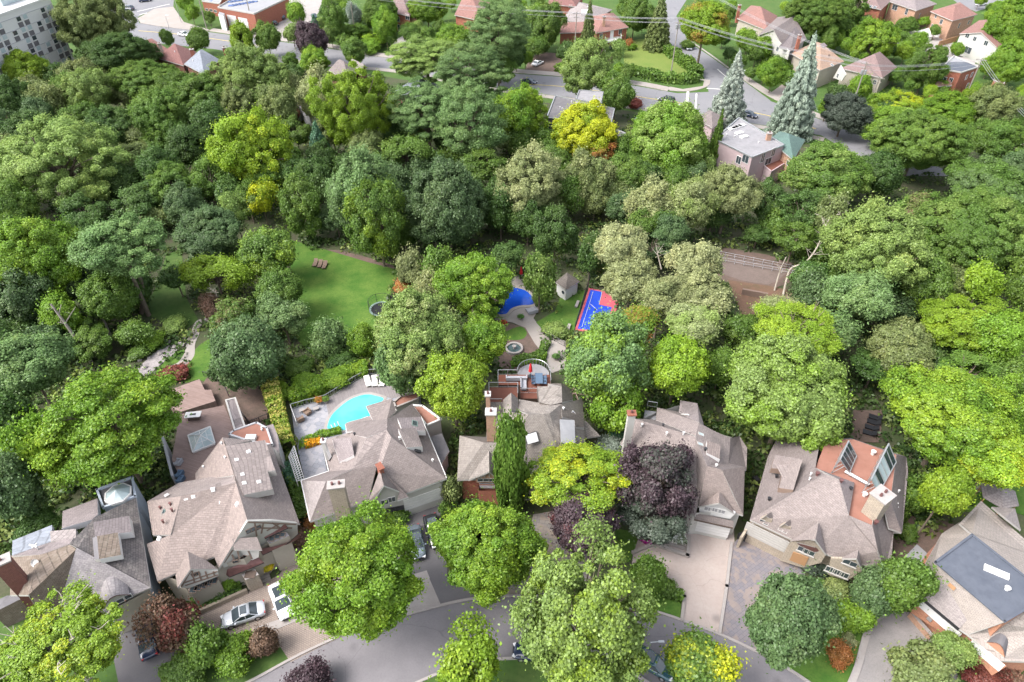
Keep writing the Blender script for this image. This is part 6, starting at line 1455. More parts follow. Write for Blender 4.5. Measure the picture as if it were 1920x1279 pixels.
for sx in(-1,1):
    for sy in(-.65,0,.65):
        q=Vector((p.x+sx*.85,p.y+sy,3.22)); e=empty('dining_chair',tuple(q),0,'slate-blue dining chair on the %s side of the terrace table, %s'%('left' if sx<0 else 'right',('nearest the house','middle one','farthest from the house')[int(sy/.65)+1]),'chair','chairs round the terrace table')
        for n_,b in(('seat',((0,0,.45),(.5,.5,.07))),('backrest',((sx*.24,0,.7),(.06,.48,.45)))): mb=MB(); mb.box(*b); o=mb.build(n_,M['bluef']); o.parent=e
        for lx in(-.2,.2):
            for ly in(-.2,.2): mb=MB(); mb.tube((lx,ly,0),(lx,ly,.43),.02); o=mb.build('leg',M['dmetal']); o.parent=e
p=W(*at4(392,215),3.22); mb=MB(); mb.box((0,0,.5),(1.9,3.0,.9),0); mb.box((0,0,.98),(2.0,3.1,.08)); tag(mb.build('hot_tub',M['bluef'],loc=tuple(p)),'dark grey covered hot tub at the left of the roof terrace','hot tub')
# fountain basin
p=W(964,656,0); e=empty('garden_fountain',tuple(p),0,'round stone basin with pale rim behind the roof terrace','fountain'); mb=MB(); mb.lathe((0,0,0),[(1.45,0),(1.45,.5),(1.1,.5),(1.1,.3)],28); o=mb.build('basin_rim',M['conc']); o.parent=e
mb=MB(); mb.lathe((0,0,0),[(0,.32),(1.1,.32)],28); o=mb.build('water',M['darkwater']); o.parent=e; mb=MB(); mb.lathe((0,0,0),[(.2,.3),(.15,.7),(.35,.85),(0,.8)],12); o=mb.build('spout',M['conc']); o.parent=e
# trampoline
p=W(716,585,0); e=empty('trampoline',tuple(p),0,'round trampoline with green rim and net at the edge of the big lawn','trampoline'); r=2.1
mb=MB(); mb.lathe((0,0,0),[(0,.7),(r*.85,.7)],28); o=mb.build('jump_mat',M['black']); o.parent=e; mb=MB(); mb.lathe((0,0,0),[(r*.84,.72),(r,.74),(r,.68)],28); o=mb.build('rim_pad',M['green_trim']); o.parent=e
for k in range(6):
    t=k*math.pi/3; mb=MB(); a=Vector((math.cos(t)*r,math.sin(t)*r,0)); mb.tube(a,a+Vector((0,0,2.5)),.04); o=mb.build('pole',M['dmetal']); o.parent=e
mb=MB(); n=28
for zz in(2.5,1.9,1.3):
    for k in range(n):
        a,b=[Vector((math.cos(t)*r,math.sin(t)*r,zz)) for t in(k*6.283/n,(k+1)*6.283/n)]; mb.tube(a,b,.03 if zz==2.5 else .012,n=4,cap=False)
for k in range(56): t=k*6.283/56; mb.tube((math.cos(t)*r,math.sin(t)*r,.7),(math.cos(t)*r,math.sin(t)*r,2.5),.008,n=3,cap=False)
o=mb.build('safety_net',M['dmetal']); o.parent=e
# benches on the terrace
for (x,y,ang,lb) in((1082,573,1.25,'pale stone bench on the grass beside the sports court'),(1066,617,1.3,'short pale bench near the lower stepping stones')):
    p=W(x,y,0); e=empty('garden_bench',tuple(p),ang,lb,'bench'); mb=MB(); mb.box((0,0,.42),(1.8,.5,.1)); o=mb.build('seat',M['conc']); o.parent=e
    for sx in(-1,1): mb=MB(); mb.box((sx*.7,0,.2),(.15,.4,.38)); o=mb.build('leg',M['conc']); o.parent=e
armchair('outdoor_sofa','dark daybed with grey cushion beside the blue covered pool',997,585,0,.4,'greyf',1.7,'daybed',l=1.5)
p=W(1058,563,0); mb=MB(); mb.box((0,0,.35),(.6,.5,.7),.3,taper=.85); mb.box((0,0,.74),(.66,.56,.08),.3); tag(mb.build('storage_bin',M['black'],loc=tuple(p)),'small black bin against the white garden shed','bin')
# outdoor table and grill on brown terrace
p=W(365,785,3.6); e=empty('outdoor_table',tuple(p),.12,'white rectangular fire table on the brown roof terrace','table'); mb=MB(); mb.box((0,0,.8),(2.1,1.1,.1)); mb.box((0,0,.87),(.8,.3,.05),mi=1); o=mb.build('table_top',[M['white'],M['dmetal']]); o.parent=e; mb=MB(); mb.box((0,0,.4),(1.5,.7,.75)); o=mb.build('pedestal',M['darkwood']); o.parent=e
p=W(355,768,1.2); mb=MB(); mb.box((0,0,.7),(2.8,.8,1.0),.25); mb.box((0,0,1.25),(2.6,.6,.2),.25,taper=.8); tag(mb.build('barbecue_counter',M['dmetal'],loc=tuple(p)),'long dark barbecue counter at the terrace edge under the honey locust','barbecue')
for x,y,lb in((336,870,'grey cushioned chair on the brown terrace, topmost of three'),(338,892,'dark chair on the brown terrace, middle of three'),(340,902,'dark chair on the brown terrace, lowest of three')): armchair('patio_chair',lb,x,y,3.6,1.4,'bluef' if y>880 else 'greyf',.8)
p=W(445,742,0); mb=MB(); mb.box((0,0,.5),(1,.8,.9),.5,taper=.9); mb.box((0,0,1.0),(.8,.6,.15),.5); tag(mb.build('air_conditioner',M['metal'],loc=tuple(p)),'silvery outdoor unit beside the rear wing of the half-timbered house','air unit')
mb=MB(); p=W(1709,1052,.9); mb.lathe((0,0,0),[(.62,.0),(.72,.5),(.6,.85),(.3,1.0),(0,1.02)],20,0,Matrix.Diagonal((1.35,.8,1))); tag(mb.build('covered_barbecue',plain('black_gloss_cover',(.012,.012,.015),.12),loc=tuple(p)),'glossy black covered barbecue on the low white roof','barbecue')
for x,y,lb in((1388,1012,'black wheeled bin beside the stone garage corner'),(1415,906,'black bin in the passage between tan and solar houses')):
    p=W(x,y,0); e=empty('wheeled_bin',tuple(p),.3,lb,'bin'); mb=MB(); mb.box((0,0,.5),(.6,.7,1.0),taper=1.1); o=mb.build('bin_body',M['black']); o.parent=e; mb=MB(); mb.box((0,0,1.05),(.7,.82,.1),taper=.85); o=mb.build('lid',M['black']); o.parent=e
    for s_ in(-1,1): mb=MB(); mb.tube((s_*.3,-.35,.1),(s_*.36,-.35,.1),.1); o=mb.build('wheel',M['tyre']); o.parent=e
p=W(375,1172,0); mb=MB(); mb.box((0,0,.5),(.8,1.5,1.0),.2,taper=.85); mb.box((0,0,1.03),(.6,1.2,.1),.2); tag(mb.build('covered_cart',M['black'],loc=tuple(p)),'black covered cart beside the reddish tree on the tan driveway','cart')
# pergola trellis left of the pool
e=empty('trellis_pergola',tuple(W(558,870,0)),0,'white slatted pergola strip along the left side of the pool terrace','pergola'); e['_o']=tuple(e.location)
a,b=W(547,838,2.6),W(570,898,2.6); c2,d2=W(537,862,2.6),W(559,900,2.6); q=[W(*v[:2],2.5) for v in T3([(45,585),(120,830),(65,850),(5,665)])]
mb=MB(); n=14
for k in range(n+1): mb.tube(q[0].lerp(q[1],k/n),q[3].lerp(q[2],k/n),.05)
for k in range(4): mb.tube(q[0].lerp(q[3],k/3),q[1].lerp(q[2],k/3),.045)
o=mb.build('slat_roof',M['white'],e)
for v in q: mb=MB(); mb.tube(v,(v.x,v.y,0),.07); mb.build('post',M['white'],e)
# ---- hedges
def hedge(name,label,pts,wd,hh,col,tip=None,ta=.15,z=0,leaf=.2,cat='hedge',dens=1.0,mound=False):
    rng=np.random.default_rng(int(pts[0][0]*10+pts[0][1])); P=[W(x,y,z) for x,y in pts]; P=smooth_loop(P,5,False) if len(P)>2 else P; Cs=[];Ns=[];LT=[];CT=[]
    o0=P[0].copy()
    for a,b in zip(P,P[1:]):
        L_=(b-a).length; m=int(dens*L_*(wd+2*hh)*1.9/(leaf*leaf*.6)); d=(b-a).normalized(); nx=Vector((-d.y,d.x,0))
        t=rng.random(m); s=rng.random(m)*(wd+2*hh)
        for k in range(m):
            base=a+d*(t[k]*L_); u=s[k]; bump=1+.12*math.sin(base.x*1.9+base.y*1.3)+.06*math.sin(base.x*5.1-base.y*3.3)
            if u<hh: off=-wd/2; zz=u; n=-nx
            elif u<hh+wd: off=u-hh-wd/2; zz=hh; n=Vector((0,0,1))
            else: off=wd/2; zz=u-hh-wd; n=nx
            q=base+nx*off*bump+Vector((0,0,zz*bump)); Cs.append(q-o0); Ns.append(n)
        CT.append(np.full(m,rng.random())); LT.append(rng.random(m))
    C=np.array([tuple(v) for v in Cs])+rng.normal(size=(len(Cs),3))*.07; Nn=np.array([tuple(v) for v in Ns])+rng.normal(size=(len(Cs),3))*.6; Nn/=np.linalg.norm(Nn,axis=1)[:,None]
    me=leafmesh(name,C,Nn,leaf*1.2,1.2,np.concatenate(LT),np.concatenate(CT)*.4+.6*rng.random(len(C)),rng,M['leaf']); o=bpy.data.objects.new(name,me); COL.objects.link(o); o.location=o0
    c=C_[col] if isinstance(col,str) else col; tc=C_[tip] if isinstance(tip,str) else (tip or dark(c,1.3)); o.color=(*c,1); o['tip_colour']=list(tc[:3]); o['tip_amount']=ta; return tag(o,label,cat)
hedge('clipped_hedge','long clipped green hedge round the lawn yard, street side',[(1177,136),(1230,150),(1280,156),(1306,151)],3.4,2.2,'md',leaf=.45)
hedge('clipped_hedge','leafy hedge along the side street edge of the lawn yard',[(1306,148),(1300,135),(1272,115),(1245,95)],3.0,2.4,'md',leaf=.45)
hedge('climbing_hedge','golden-green climbing hedge running down left of the pool terrace',[(512,738),(522,775),(532,815),(540,855)],2.1,2.6,'yg',(.5,.46,.12),.45)
hedge('clipped_hedge','bright green hedge outside the pool railing, upper part',[(610,722),(650,706),(690,700)],2.2,1.6,'br','yg',.3); hedge('clipped_hedge','green hedge outside the pool railing, lower left part',[(545,752),(575,745),(610,728)],2.4,1.8,'br','yg',.3)
hedge('flower_border','orange flower border beside the pool house',[(573,836),(588,832),(601,828)],1.0,.6,(.65,.28,.01),(.8,.45,.02),.5,.33,.12,'flower bed')
hedge('flower_border','low green border along the pool house terrace',[(570,842),(574,828),(600,818),(640,808)],1.0,.5,'br',None,.2,.33,.14,'flower bed')
hedge('clipped_hedge','dark clipped hedge below the half-timbered front',[(362,1130),(400,1116),(452,1096)],1.0,.9,'md')
hedge('clipped_hedge','low dark hedge strip beside the tan driveway wall',[(368,1142),(410,1126),(456,1106)],.9,.5,'dk')
hedge('clipped_hedge','curved hedge piece behind the round roof terrace, upper arc',[(962,680),(990,674),(1012,668),(1024,645)],1.2,.8,'md'); hedge('clipped_hedge','low box hedge row hugging the round roof terrace',[(958,686),(990,682),(1012,678),(1020,664)],.9,.6,'br')
hedge('clipped_hedge','clipped hedge strip with white flowers beside the pink drive',[(1240,1112),(1262,1118),(1279,1122)],1.0,.9,'md'); hedge('flower_border','magenta flower clump at the pink drive corner',[(1201,1006),(1212,1012),(1222,1016)],1.3,.7,(.5,.03,.33),(.65,.08,.45),.5,0,.14,'flower bed')
hedge('flower_border','white flower bed below the dark purple tree',[(1258,1008),(1272,1014),(1284,1013)],1.2,.6,'md',(.75,.75,.7),.5,0,.13,'flower bed')
hedge('clipped_hedge','yellow-green clipped hedge between twisted shrubs and pebble drive',[(1545,1108),(1560,1122),(1580,1130)],1.3,1.0,'br')
hedge('clipped_hedge','tall hedge beside the pink drive off the side street',[(1462,150),(1480,160),(1500,168)],3,3,'md',leaf=.45); hedge('clipped_hedge','dark cedar hedge below the white gabled house',[(1430,118),(1462,130),(1500,140)],3,2.6,'md',leaf=.45)
hedge('clipped_hedge','hedge around the balcony drive, street edge',[(1046,132),(1070,140),(1100,140)],2.6,2,'br',leaf=.45); hedge('clipped_hedge','garden hedge behind the orange-red brick house',[(1680,62),(1700,56),(1716,46)],2.6,2.6,'md',leaf=.45)
hedge('ivy','dark ivy covering the wall left of the brick entry wing',[(1775,180),(1785,165),(1793,150)],2.4,3.5,'br',leaf=.45,cat='climbing plant')
hedge('clipped_hedge','green strip hedge between pool house and half-timbered house',[(553,905),(566,950),(570,985)],1.4,1.6,'md')
hedge('ivy','fern-like climber below the white slatted pergola',[(545,880),(556,915)],1.6,1.6,'te',cat='climbing plant')
def lowwall(name,label,pts,z,hh,wd,mat,cat='wall'):
    P=[W(x,y,0) for x,y in pts]; mb=MB()
    for a,b in zip(P,P[1:]):
        d=b-a; c=(a+b)/2; mb.box((c.x,c.y,z+hh/2),(d.length+wd*.98,wd,hh),math.atan2(d.y,d.x))
    return tag(mb.build(name,M[mat]),label,cat)
lowwall('garden_wall','low stone wall below the clipped hedge on the tan driveway',[(372,1152),(462,1112)],0,.7,.35,'stone'); lowwall('garden_wall','low pale stone wall between pink drive and mottled drive',[(1371,1020),(1362,1100),(1349,1186)],0,.25,.35,'conc')
lowwall('garden_wall','pale stone planter wall at the pink drive corner',[(1187,1038),(1225,1022),(1288,1044),(1292,1010)],0,.45,.4,'walk'); lowwall('garden_wall','pale low border left of the pink drive beside the hedge strip',[(1253,1096),(1283,1120),(1278,1162)],0,.3,.35,'walk')
lowwall('garden_wall','orange wooden fence behind the small green trees, left of the balcony house',[(964,98),(996,103)],0,1.8,.15,'wood','fence'); lowwall('wooden_fence','tall wooden fence in front of the fire hall lot',[(598,56),(625,64),(660,70)],0,1.8,.15,'timber','fence')
lowwall('wooden_fence','orange board fence beside the white two-storey house',[(1758,88),(1792,78)],0,1.8,.15,'wood','fence'); lowwall('wooden_fence','grey garden fence behind the brick houses, upper right',[(1672,74),(1690,60),(1722,54),(1735,50)],0,1.8,.15,'pole','fence')
lowwall('wooden_fence','dark fence panel in the deep shade behind the golden-green ash',[(452,380),(480,386)],0,1.6,.15,'metal','fence'); lowwall('guard_wall','long wooden crib wall beyond the leaf-strewn slope',[(1392,552),(1435,560)],0,1.2,.4,'timber','wall')
lowwall('garden_wall','grey side wall between the slate and half-timbered houses',[(322,855),(340,925)],0,3.8,.3,'greywall'); lowwall('garden_wall','long pale garden wall left of the gazebo, under the maple',[(1822,925),(1858,915)],0,1.2,.3,'conc')
# steps
for (pts,lb) in (([(465,1104),(508,1085)],'pale stone entry steps of the half-timbered house'),([(1225,1010),(1285,1030)],'pale stone steps at the corner of the pink drive')):
    a,b=[W(*q,0) for q in pts]; d=(b-a); y=Vector((-d.y,d.x,0)).normalized(); e=empty('entry_steps',tuple(a),0,lb,'steps'); e['_o']=tuple(a)
    for k in range(4): mb=MB(); c=(a+b)/2+y*(k*.42); mb.box((c.x,c.y,.08+.07*k),(d.length,.4,.16+.14*k),math.atan2(d.y,d.x)); mb.build('step',M['walk'],e)
# rocks of the dry creek and bed edges
def rock(px,py,r,label,group=None):
    rng=random.Random(int(px*9+py)); p=W(px,py,0); import bmesh
    bm=bmesh.new(); bmesh.ops.create_icosphere(bm,subdivisions=2,radius=r)
    for v in bm.verts: v.co*=rng.uniform(.8,1.15); v.co.z*=.6
    me=bpy.data.meshes.new('boulder'); bm.to_mesh(me); bm.free(); me.materials.append(M['rock']); o=bpy.data.objects.new('boulder',me); COL.objects.link(o); o.location=(p.x,p.y,r*.25); tag(o,label,'boulder',group)
for k,(x,y,r,w_) in enumerate(((342,646,.7,'pale boulder at the top of the garden path bend'),(328,652,.5,'grey boulder at the head of the dry creek'),(300,664,.45,'boulder in the middle of the dry creek'),(272,690,.5,'boulder at the foot of the dry creek'),(262,676,.4,'small boulder left of the dry creek'),(280,672,.35,'flat stone beside the dry creek middle'),(345,636,.4,'small boulder above the path bend'),(316,642,.45,'boulder below the white-flowering bush'))): rock(x,y,r,w_)
# ---- utility poles, wires, lamps
def pole(px,py,hh,label,arm=True,az=.0,trans=False,lamp=False):
    p=W(px,py,0); e=empty('utility_pole',tuple(p),az,label,'utility pole'); mb=MB(); mb.tube((0,0,0),(0,0,hh),.19,.13,8); o=mb.build('shaft',M['pole']); o.parent=e
    if arm: mb=MB(); mb.box((0,0,hh-.5),(2.6,.14,.16)); mb.box((0,0,hh-1.6),(1.8,.12,.14)); o=mb.build('crossarm',M['pole']); o.parent=e; 
    if trans: mb=MB(); mb.tube((.4,0,hh-3.2),(.4,0,hh-2.1),.32,.32,10); mb.tube((-.4,0,hh-3.2),(-.4,0,hh-2.1),.32,.32,10); o=mb.build('transformer',M['metal']); o.parent=e
    if lamp: mb=MB(); mb.tube((0,0,hh-2),(0,-2.6,hh-1.2),.06); mb.box((0,-2.9,hh-1.2),(.3,.8,.15)); o=mb.build('lamp_arm',M['metal']); o.parent=e
    return Vector((p.x,p.y,hh))
def span(name,label,A,B,n=4,sag=.7,r=.032,gap=.65):
    e=empty(name,tuple((A+B)/2),0,label,'power lines'); e['_o']=tuple((A+B)/2); d=(B-A).normalized(); y=Vector((-d.y,d.x,0)).normalized()
    for k in range(n):
        mb=MB(); o_=y*((k%3)-1)*gap-Vector((0,0,.3+1.0*(k//3))); pr=None
        for i in range(13):
            t=i/12; q=A.lerp(B,t)+o_-Vector((0,0,4*sag*t*(1-t)))
            if pr: mb.tube(pr,q,r,n=4,cap=False)
            pr=q
        mb.build('cable',M['cable'],e)
p1=pole(388,55,14,'utility pole at the corner of the plaza',az=.2); p2=pole(475,54,13,'utility pole in front of the fire hall',az=.2); p3=pole(622,64,15,'tall utility pole beside the wooden fence, top left of centre',az=.2,lamp=True); p4=pole(667,71,11,'shorter utility pole next to the silvery slim tree',az=.2,arm=False)
p5=pole(1076,118,15,'utility pole behind the slim conifer at the balcony house',az=.2); p6=pole(1257,145,17,'tall utility pole standing in the lawn yard',az=.1,trans=True,lamp=True); p7=pole(1594,212,13.5,'utility pole with transformers in front of the pinkish roofed house',trans=True,az=-.3); p8=pole(1628,206,9,'white-topped short pole below the power lines',az=-.3); p9=pole(1804,196,12.5,'utility pole left of the brick entry wing, far right',az=-.3)
span('power_lines','power lines from the tall pole to the balcony house pole',p3,p5,4,1.2); span('power_lines','power lines crossing in front of the balcony house to the yard pole',p5,p6,5,.6); span('power_lines','long power lines from the yard pole over the white gabled house',p6,p7,5,1.2); span('power_lines','short power lines between transformer pole and short pole',p7,p8,3,.3); span('power_lines','power lines in front of the brick flat-roofed building',p7+Vector((0,0,-.5)),p9,4,.9)
pT=W(1306,-30,14); span('power_lines','power lines running down from the top edge past the golden street tree',pT,p7,3,1.6); pR=W(1935,225,9); span('power_lines','power lines leaving the right pole towards the right edge',p9,pR,3,.6); pL=W(230,-60,12); span('power_lines','power lines above the plaza at top left',pL,p2,2,1); span('power_lines','power lines from the fire hall pole to the tall pole',p2,p3,4,.8)
for (a,b,lb) in (((1344,470),(1560,512),'pale cable rail along the ravine road, upper strand'),((1344,481),(1560,520),'pale cable rail along the ravine road, lower strand')):
    A,B=W(*a,1.0),W(*b,1.0); mb=MB(); mb.tube(A,B,.035); mb.tube(A-Vector((0,0,.5)),B-Vector((0,0,.5)),.03); n=12
    for k in range(n+1): q=A.lerp(B,k/n); mb.tube(q,(q.x,q.y,0),.05)
    tag(mb.build('cable_rail',M['cable']),lb,'railing')
for (x,y,hh,lb) in((340,42,10,'slim grey lamp post at the plaza edge'),(317,52,4,'short post on the plaza kerb'),(1214,1226,2.6,'white street lamp under the silver-green tree')):
    p=W(x,y,0); e=empty('street_lamp',tuple(p),0,lb,'street lamp'); mb=MB(); mb.tube((0,0,0),(0,0,hh),.09,.06,8); o=mb.build('post',M['metal']); o.parent=e; mb=MB(); mb.tube((0,0,hh),(.9,0,hh+.15),.05); mb.box((1.1,0,hh+.15),(.6,.25,.12)); o=mb.build('lamp_head',M['metal']); o.parent=e
# bare trunk features
def baretree(label,pts,r0,r1,mat,twigs=8,seed=1):
    P=[W(*q) for q in pts]; rng=random.Random(seed); P=smooth_loop(P,4,False); e=P[0]; mb=MB(); n=len(P)-1
    for k in range(n): mb.tube(P[k],P[k+1],r0+(r1-r0)*k/n,r0+(r1-r0)*(k+1)/n,7,cap=False)
    for k in range(twigs):
        t=rng.uniform(.55,1); q=P[int(t*n)]; d=Vector((rng.uniform(-1,1),rng.uniform(-1,1),rng.uniform(.2,1.2)))*rng.uniform(1,2.4); mb.tube(q,q+d,r1*.7,r1*.25,5,cap=False); mb.tube(q+d*.6,q+d*.6+Vector((rng.uniform(-1,1),rng.uniform(-1,1),.6)),r1*.35,r1*.15,4,cap=False)
    return tag(mb.build('bare_trunk',M[mat],loc=tuple(P[0])),label,'tree trunk')
baretree('curved bare trunk leaning over the garden path, left',[(266,588,0),(268,550,3.5),(262,520,6.5),(246,502,9),(215,492,11.5)],.42,.2,'bark',6,3)
baretree('leaning grey trunk below the bright left tree',[(172,680,0),(142,635,4),(116,598,7.5),(95,570,10)],.32,.15,'pole',4,4)
baretree('second thin leaning trunk right of the leaning grey one',[(207,630,0),(190,592,4),(172,575,7)],.22,.1,'pole',4,5)
baretree('sinuous bare trunk rising right of the ravine road',[(1468,555,0),(1476,520,2.5),(1484,503,4),(1512,490,5.5),(1533,462,8),(1545,430,11),(1556,408,13)],.2,.08,'palebark',14,6)
baretree('thin dead trunk beside the sinuous bare one',[(1452,545,0),(1462,510,3),(1474,482,6)],.16,.08,'palebark',5,7)
baretree('dead white branches sticking out of the cream willows',[(1240,505,7.5),(1234,480,9.5),(1230,460,11.5)],.14,.06,'palebark',7,8)
baretree('brown dead branch bundle beside the garden path',[(412,585,0),(408,560,3),(404,545,5)],.14,.06,'palebark',10,9)
# ---- cars
import bmesh
def loft(sections,name,mat,parent,smooth=True,flip=False):
    """sections along x: (x, [(y,z)...] half profile from bottom outside to top centre)"""
    V=[];F=[]; m=len(sections[0][1])
    for x,pr in sections:
        ring=[(x,y,z) for y,z in pr]+[(x,-y,z) for y,z in pr[::-1]]; V+=ring
    k=2*m
    for i in range(len(sections)-1):
        for j in range(k-1): a=i*k+j; F.append((a,a+1,a+k+1,a+k))
        F.append((i*k+k-1,i*k,(i+1)*k,(i+1)*k+k-1))
    F.append(tuple(range(k))[::-1]); F.append(tuple(range((len(sections)-1)*k,len(sections)*k)))
    me=bpy.data.meshes.new(name); me.from_pydata(V,[],F); me.materials.append(mat); 
    bm=bmesh.new(); bm.from_mesh(me); bmesh.ops.recalc_face_normals(bm,faces=bm.faces); bm.to_mesh(me); bm.free()
    me.polygons.foreach_set('use_smooth',[smooth]*len(me.polygons)); me.update()
    o=bpy.data.objects.new(name,me); COL.objects.link(o); o.parent=parent
    return o
def car(label,px,py,fx,fy,paint,kind='suv',z=0,panor=True,cat='car'):
    """px,py centre; fx,fy a point the bonnet points to"""
    p=W(px,py,z+.6); q=W(fx,fy,z+.6); an=math.atan2(q.y-p.y,q.x-p.x); e=empty({'suv':'parked_suv','sedan':'parked_car','truck':'pickup_truck'}[kind] if 'driv' not in label else 'moving_car',(p.x,p.y,z),an,label,cat)
    suv=kind!='sedan'; L_=4.75 if suv else 4.7; hb=1.02 if suv else .9; ht=1.68 if suv else 1.42; w=.95
    def ring(x,wd,zl,zt,cr=.86): return (x,[(wd*.93,zl),(wd,zl+.2),(wd,zt-.18),(wd*cr+.02,zt-.02),(wd*.5,zt+.02)])
    B=[ring(-L_/2,w*.80,.42,hb-.12),ring(-L_/2+.12,w*.92,.28,hb-.02),ring(-L_/2+.6,w,.24,hb+.02),ring(-.6,w,.22,hb),ring(.7,w,.22,hb),ring(1.1,w,.24,hb-.03),ring(1.8,w*.97,.26,hb-.14),ring(L_/2-.15,w*.88,.3,hb-.27),ring(L_/2,w*.74,.4,hb-.42)]
    loft(B,'body',paint,e)
    x0,x1=(-L_/2+.22,1.25) if suv else (-L_/2+.75,1.15); tr0,tr1=(x0+.35,.45) if suv else (x0+.75,.3)
    G=[(x0,[(w*.86,hb-.06),(w*.8,hb),(w*.4,hb+.01)]),(tr0,[(w*.9,hb-.05),(w*.78,ht-.05),(w*.4,ht)]),(tr1,[(w*.9,hb-.05),(w*.78,ht-.04),(w*.4,ht+.01)]),(x1,[(w*.86,hb-.08),(w*.8,hb-.02),(w*.4,hb)])]
    loft(G,'window_glass',M['glass'],e,False)
    Rf=[(tr0+.02,[(w*.8,ht-.06),(w*.76,ht-.01),(w*.4,ht+.03)]),((tr0+tr1)/2,[(w*.82,ht-.06),(w*.78,ht+.01),(w*.4,ht+.06)]),(tr1-.02,[(w*.8,ht-.06),(w*.76,ht),(w*.4,ht+.04)])]
    loft(Rf,'roof_panel',paint,e)
    if panor: mb=MB(); mb.box(((tr0+tr1)/2+.1,0,ht+.065),((tr1-tr0)*.6,w*1.1,.03)); o=mb.build('sunroof',M['glass']); o.parent=e
    mb=MB()
    for s_ in(-1,1):
        for xa,xb,za,zb in((tr0,x0,ht-.05,hb-.03),(tr1,x1,ht-.05,hb-.03),((tr0+tr1)/2,(tr0+tr1)/2,ht-.04,hb-.02)): mb.tube((xa,s_*w*.79,za),(xb,s_*w*.88,zb),.045,n=5)
    o=mb.build('pillars',paint); o.parent=e
    for sx in(-1,1):
        for sy in(-1,1):
            c=Vector((sx*1.42,sy*(w-.1),.35)); mb=MB(); mb.tube(c-Vector((0,sy*.1,0)),c+Vector((0,sy*.13,0)),.35,.35,16); wl=mb.build('wheel',M['tyre']); wl.parent=e; mb=MB(); mb.tube(c+Vector((0,sy*.13,0)),c+Vector((0,sy*.145,0)),.22,.2,10); o=mb.build('rim',M['rim']); o.parent=wl
    for s_ in(-1,1):
        mb=MB(); mb.box((L_/2-.16,s_*w*.62,hb-.32),(.34,.36,.14),s_*-.35); o=mb.build('headlight',M['headl']); o.parent=e
        mb=MB(); mb.box((-L_/2+.1,s_*w*.66,hb-.14),(.16,.34,.18),s_*.3); o=mb.build('tail_light',M['redl']); o.parent=e
        mb=MB(); mb.box((.85,s_*(w+.1),hb+.02),(.16,.2,.13)); o=mb.build('side_mirror',paint); o.parent=e
    mb=MB(); mb.box((L_/2-.03,0,.5),(.1,1.1,.22)); o=mb.build('grille',M['black']); o.parent=e
    return e
pw=plain('white_car_paint',(.75,.75,.76),.25,0,.5,1,.02); ps=plain('silver_car_paint',(.42,.46,.5),.25,.5,.5,1,.02); pb=plain('black_car_paint',(.012,.013,.016),.2,0,.5,1,.02); pn=plain('navy_car_paint',(.015,.025,.06),.2,0,.5,1,.02); pgr=plain('grey_blue_car_paint',(.2,.24,.28),.25,.5,.5,1,.02); prd=plain('red_car_paint',(.4,.02,.02),.25,0,.5,1,.02); ptl=plain('dark_teal_car_paint',(.03,.08,.1),.25,.2,.5,1,.02)
car('large white suv on the tan driveway, partly under the honey locust',528,1126,545,1170,pw,'suv',panor=True)
car('silver-white hatchback on the tan driveway pointing left',456,1152,415,1166,plain('pale_silver_paint',(.6,.63,.68),.25,.3,.5,1,.02),'sedan')
car('dark blue car on the far left driveway half under the reddish tree',276,1198,270,1160,pn,'sedan')
car('silver-green car under the honey locust beside the black car',780,1016,787,1050,pgr,'sedan')
car('black car on the grey driveway beside the silver-green car',814,996,824,1030,pb,'suv')
car('navy car under the silver-green tree at the bottom, left one',1003,1222,968,1219,pn,'sedan'); car('dark teal car nosing out from under the silver-green tree, bottom',1224,1244,1245,1256,ptl,'suv')
car('small white car on the main street beside the round street tree',345,64,365,67,pw,'sedan',panor=False); car('dark suv driving through the intersection at top left',240,16,215,15,pn,'suv'); car('white car with black roof in the balcony house driveway',1008,118,1025,110,pw,'sedan')
car('dark car on the street under the tall locust',992,152,1010,155,pn,'sedan'); car('dark suv driving on the main street right of the red-leaved bush',1250,188,1230,184,pb,'suv'); car('dark blue car parked right of the silvery blue spruce',1404,214,1425,219,pn,'sedan')
car('pale car peeking out behind the dark green tree on the street',1166,179,1185,182,ps,'sedan'); car('black sedan in the fire hall lot, nearest the wall',511,43,495,40,pb,'sedan'); car('black car behind the black sedan in the fire hall lot',524,33,508,30,pb,'suv'); car('red car half hidden in the fire hall lot',531,24,520,22,prd,'sedan'); car('dark green car in the lot right of the small tree',589,30,582,20,ptl,'sedan')
car('white pickup truck on the street in the upper right corner',1840,7,1870,2,pw,'truck',cat='truck'); car('dark car at the top edge of the intersection',272,0,290,-2,pn,'suv'); car('grey car on the side street behind the golden street tree',1290,88,1300,100,ps,'sedan',panor=False)
# pool covers, playset, small colour accents
p=W(749,249,0); mb=MB(); mb.lathe((0,0,0),[(1.3,0),(1.35,.9),(1.2,.95),(1.2,.8),(0,.8)],20); tag(mb.build('paddling_pool',M['bluebin'],loc=tuple(p)),'bright blue round paddling pool glimpsed between the golden tree and locusts','pool')
p=W(1000,76,0); mb=MB(); mb.box((0,0,.5),(2.0,1.2,1.0),.3,taper=.8); mb.box((.4,.2,1.05),(.8,.7,.2),.3); tag(mb.build('covered_bench',M['bluebin'],loc=tuple(p)),'blue covered garden furniture behind the orange fence','covered furniture')
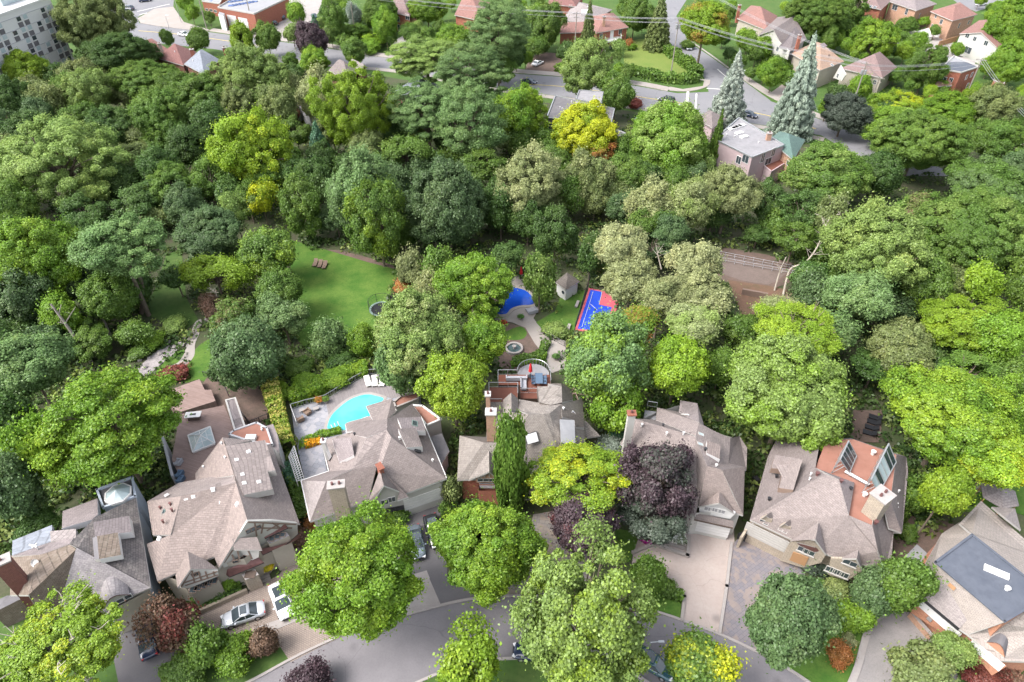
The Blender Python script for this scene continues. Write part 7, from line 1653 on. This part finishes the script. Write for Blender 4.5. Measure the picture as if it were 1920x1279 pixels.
# manholes
for x,y,lb in((594,1228,'round dark manhole cover at the foot of the tan driveway'),(1378,1250,'dark manhole cover at the lower right of the street')):
    p=W(x,y,0); mb=MB(); mb.lathe((0,0,0),[(0,.035),(.36,.035),(.4,.0)],18); tag(mb.build('manhole_cover',M['dmetal'],loc=(p.x,p.y,.16)),lb,'manhole cover')
for x,y,lb in((758,1175,'pale fire hydrant-like post at the street edge under the honey locust'),):
    p=W(x,y,0); mb=MB(); mb.tube((0,0,0),(0,0,.6),.14,.12,10); mb.lathe((0,0,.6),[(.17,0),(.15,.12),(0,.22)],10); mb.tube((-.22,0,.42),(.22,0,.42),.07); tag(mb.build('fire_hydrant',M['cush'],loc=tuple(p)),lb.replace('fire hydrant-like post','fire hydrant'),'hydrant')
# ---- fill: low trees in the gaps of the ravine wood and between the far houses
PREP=' beside below left at behind in right between with above cut just rising carried under over tucked against near on wedged standing through of that from, around'.split()
def short(lb):
    out=[]
    for w_ in lb.replace(',',' , ').split():
        if w_ in PREP or w_==',' : break
        out.append(w_)
    return ' '.join(out[:4])
NAMED=[(t[0],t[1],short(l_)) for t,l_ in zip(TREES,LABELS)]
USED=set()
def fill(zone,want,r0,r1,seed,minr,avoid,pal,kinds,what):
    rng=random.Random(seed); n=0; tries=0; adj=['dark','shady','dense','bushy','leafy','rounded','loose','dim','low','plain']
    while n<want and tries<9000:
        tries+=1; x=rng.uniform(-10,1930); y=rng.uniform(0,760)
        if not inpoly(x,y,zone): continue
        s=(y+500)/900; rr=rng.uniform(r0,r1)*s
        if any(inpoly(x+a,y+b,g) for g in avoid for a,b in((0,0),(rr*.8,0),(-rr*.8,0),(0,rr*.9),(0,-rr*.9),(0,rr*1.5))): continue
        if any(math.hypot(x-t[0],y-t[1])<t[2]*.6+minr*s for t in TREES): continue
        n+=1; nb=sorted(NAMED,key=lambda q:math.hypot(q[0]-x,q[1]-y)); a,b=nb[0],nb[1]
        if a[2]==b[2]: b=nb[2]
        for k in range(10):
            lb='%s %s between the %s and the %s'%(adj[(n+k)%10],what,a[2],b[2])
            if lb not in USED and len(lb.split())<=16: break
        lb=' '.join(lb.split()[:16]); USED.add(lb)
        tree(x,y,rr,rr*rng.uniform(.8,1.05),rng.choice(kinds),rng.choice(pal),None,lb)
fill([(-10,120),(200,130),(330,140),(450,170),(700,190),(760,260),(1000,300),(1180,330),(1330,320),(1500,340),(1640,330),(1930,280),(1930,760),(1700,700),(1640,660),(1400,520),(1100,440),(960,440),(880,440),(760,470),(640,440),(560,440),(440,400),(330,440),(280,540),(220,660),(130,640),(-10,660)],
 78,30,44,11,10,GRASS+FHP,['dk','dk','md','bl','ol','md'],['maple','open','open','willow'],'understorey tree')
fill([(330,-5),(1240,-5),(1240,150),(1000,128),(700,95),(500,68),(395,52)],56,16,27,5,3,GRASS+FHP,['md','md','br','dk','lt'],['maple','open','maple'],'garden tree')
fill([(1300,-5),(1925,-5),(1925,240),(1700,215),(1560,215),(1480,190),(1372,120),(1300,60)],76,13,26,6,2,GRASS+FHP,['md','md','br','br','dk','yg'],['maple','open','maple'],'garden tree')
fill([(140,95),(330,110),(520,130),(760,170),(1000,200),(1200,230),(1330,260),(1330,330),(760,260),(450,180)],30,22,34,7,6,GRASS+FHP,['md','md','ol','dk','lt'],['maple','open','willow'],'backyard tree')
for o in bpy.data.objects:
    if '_o' in o.keys(): del o['_o']
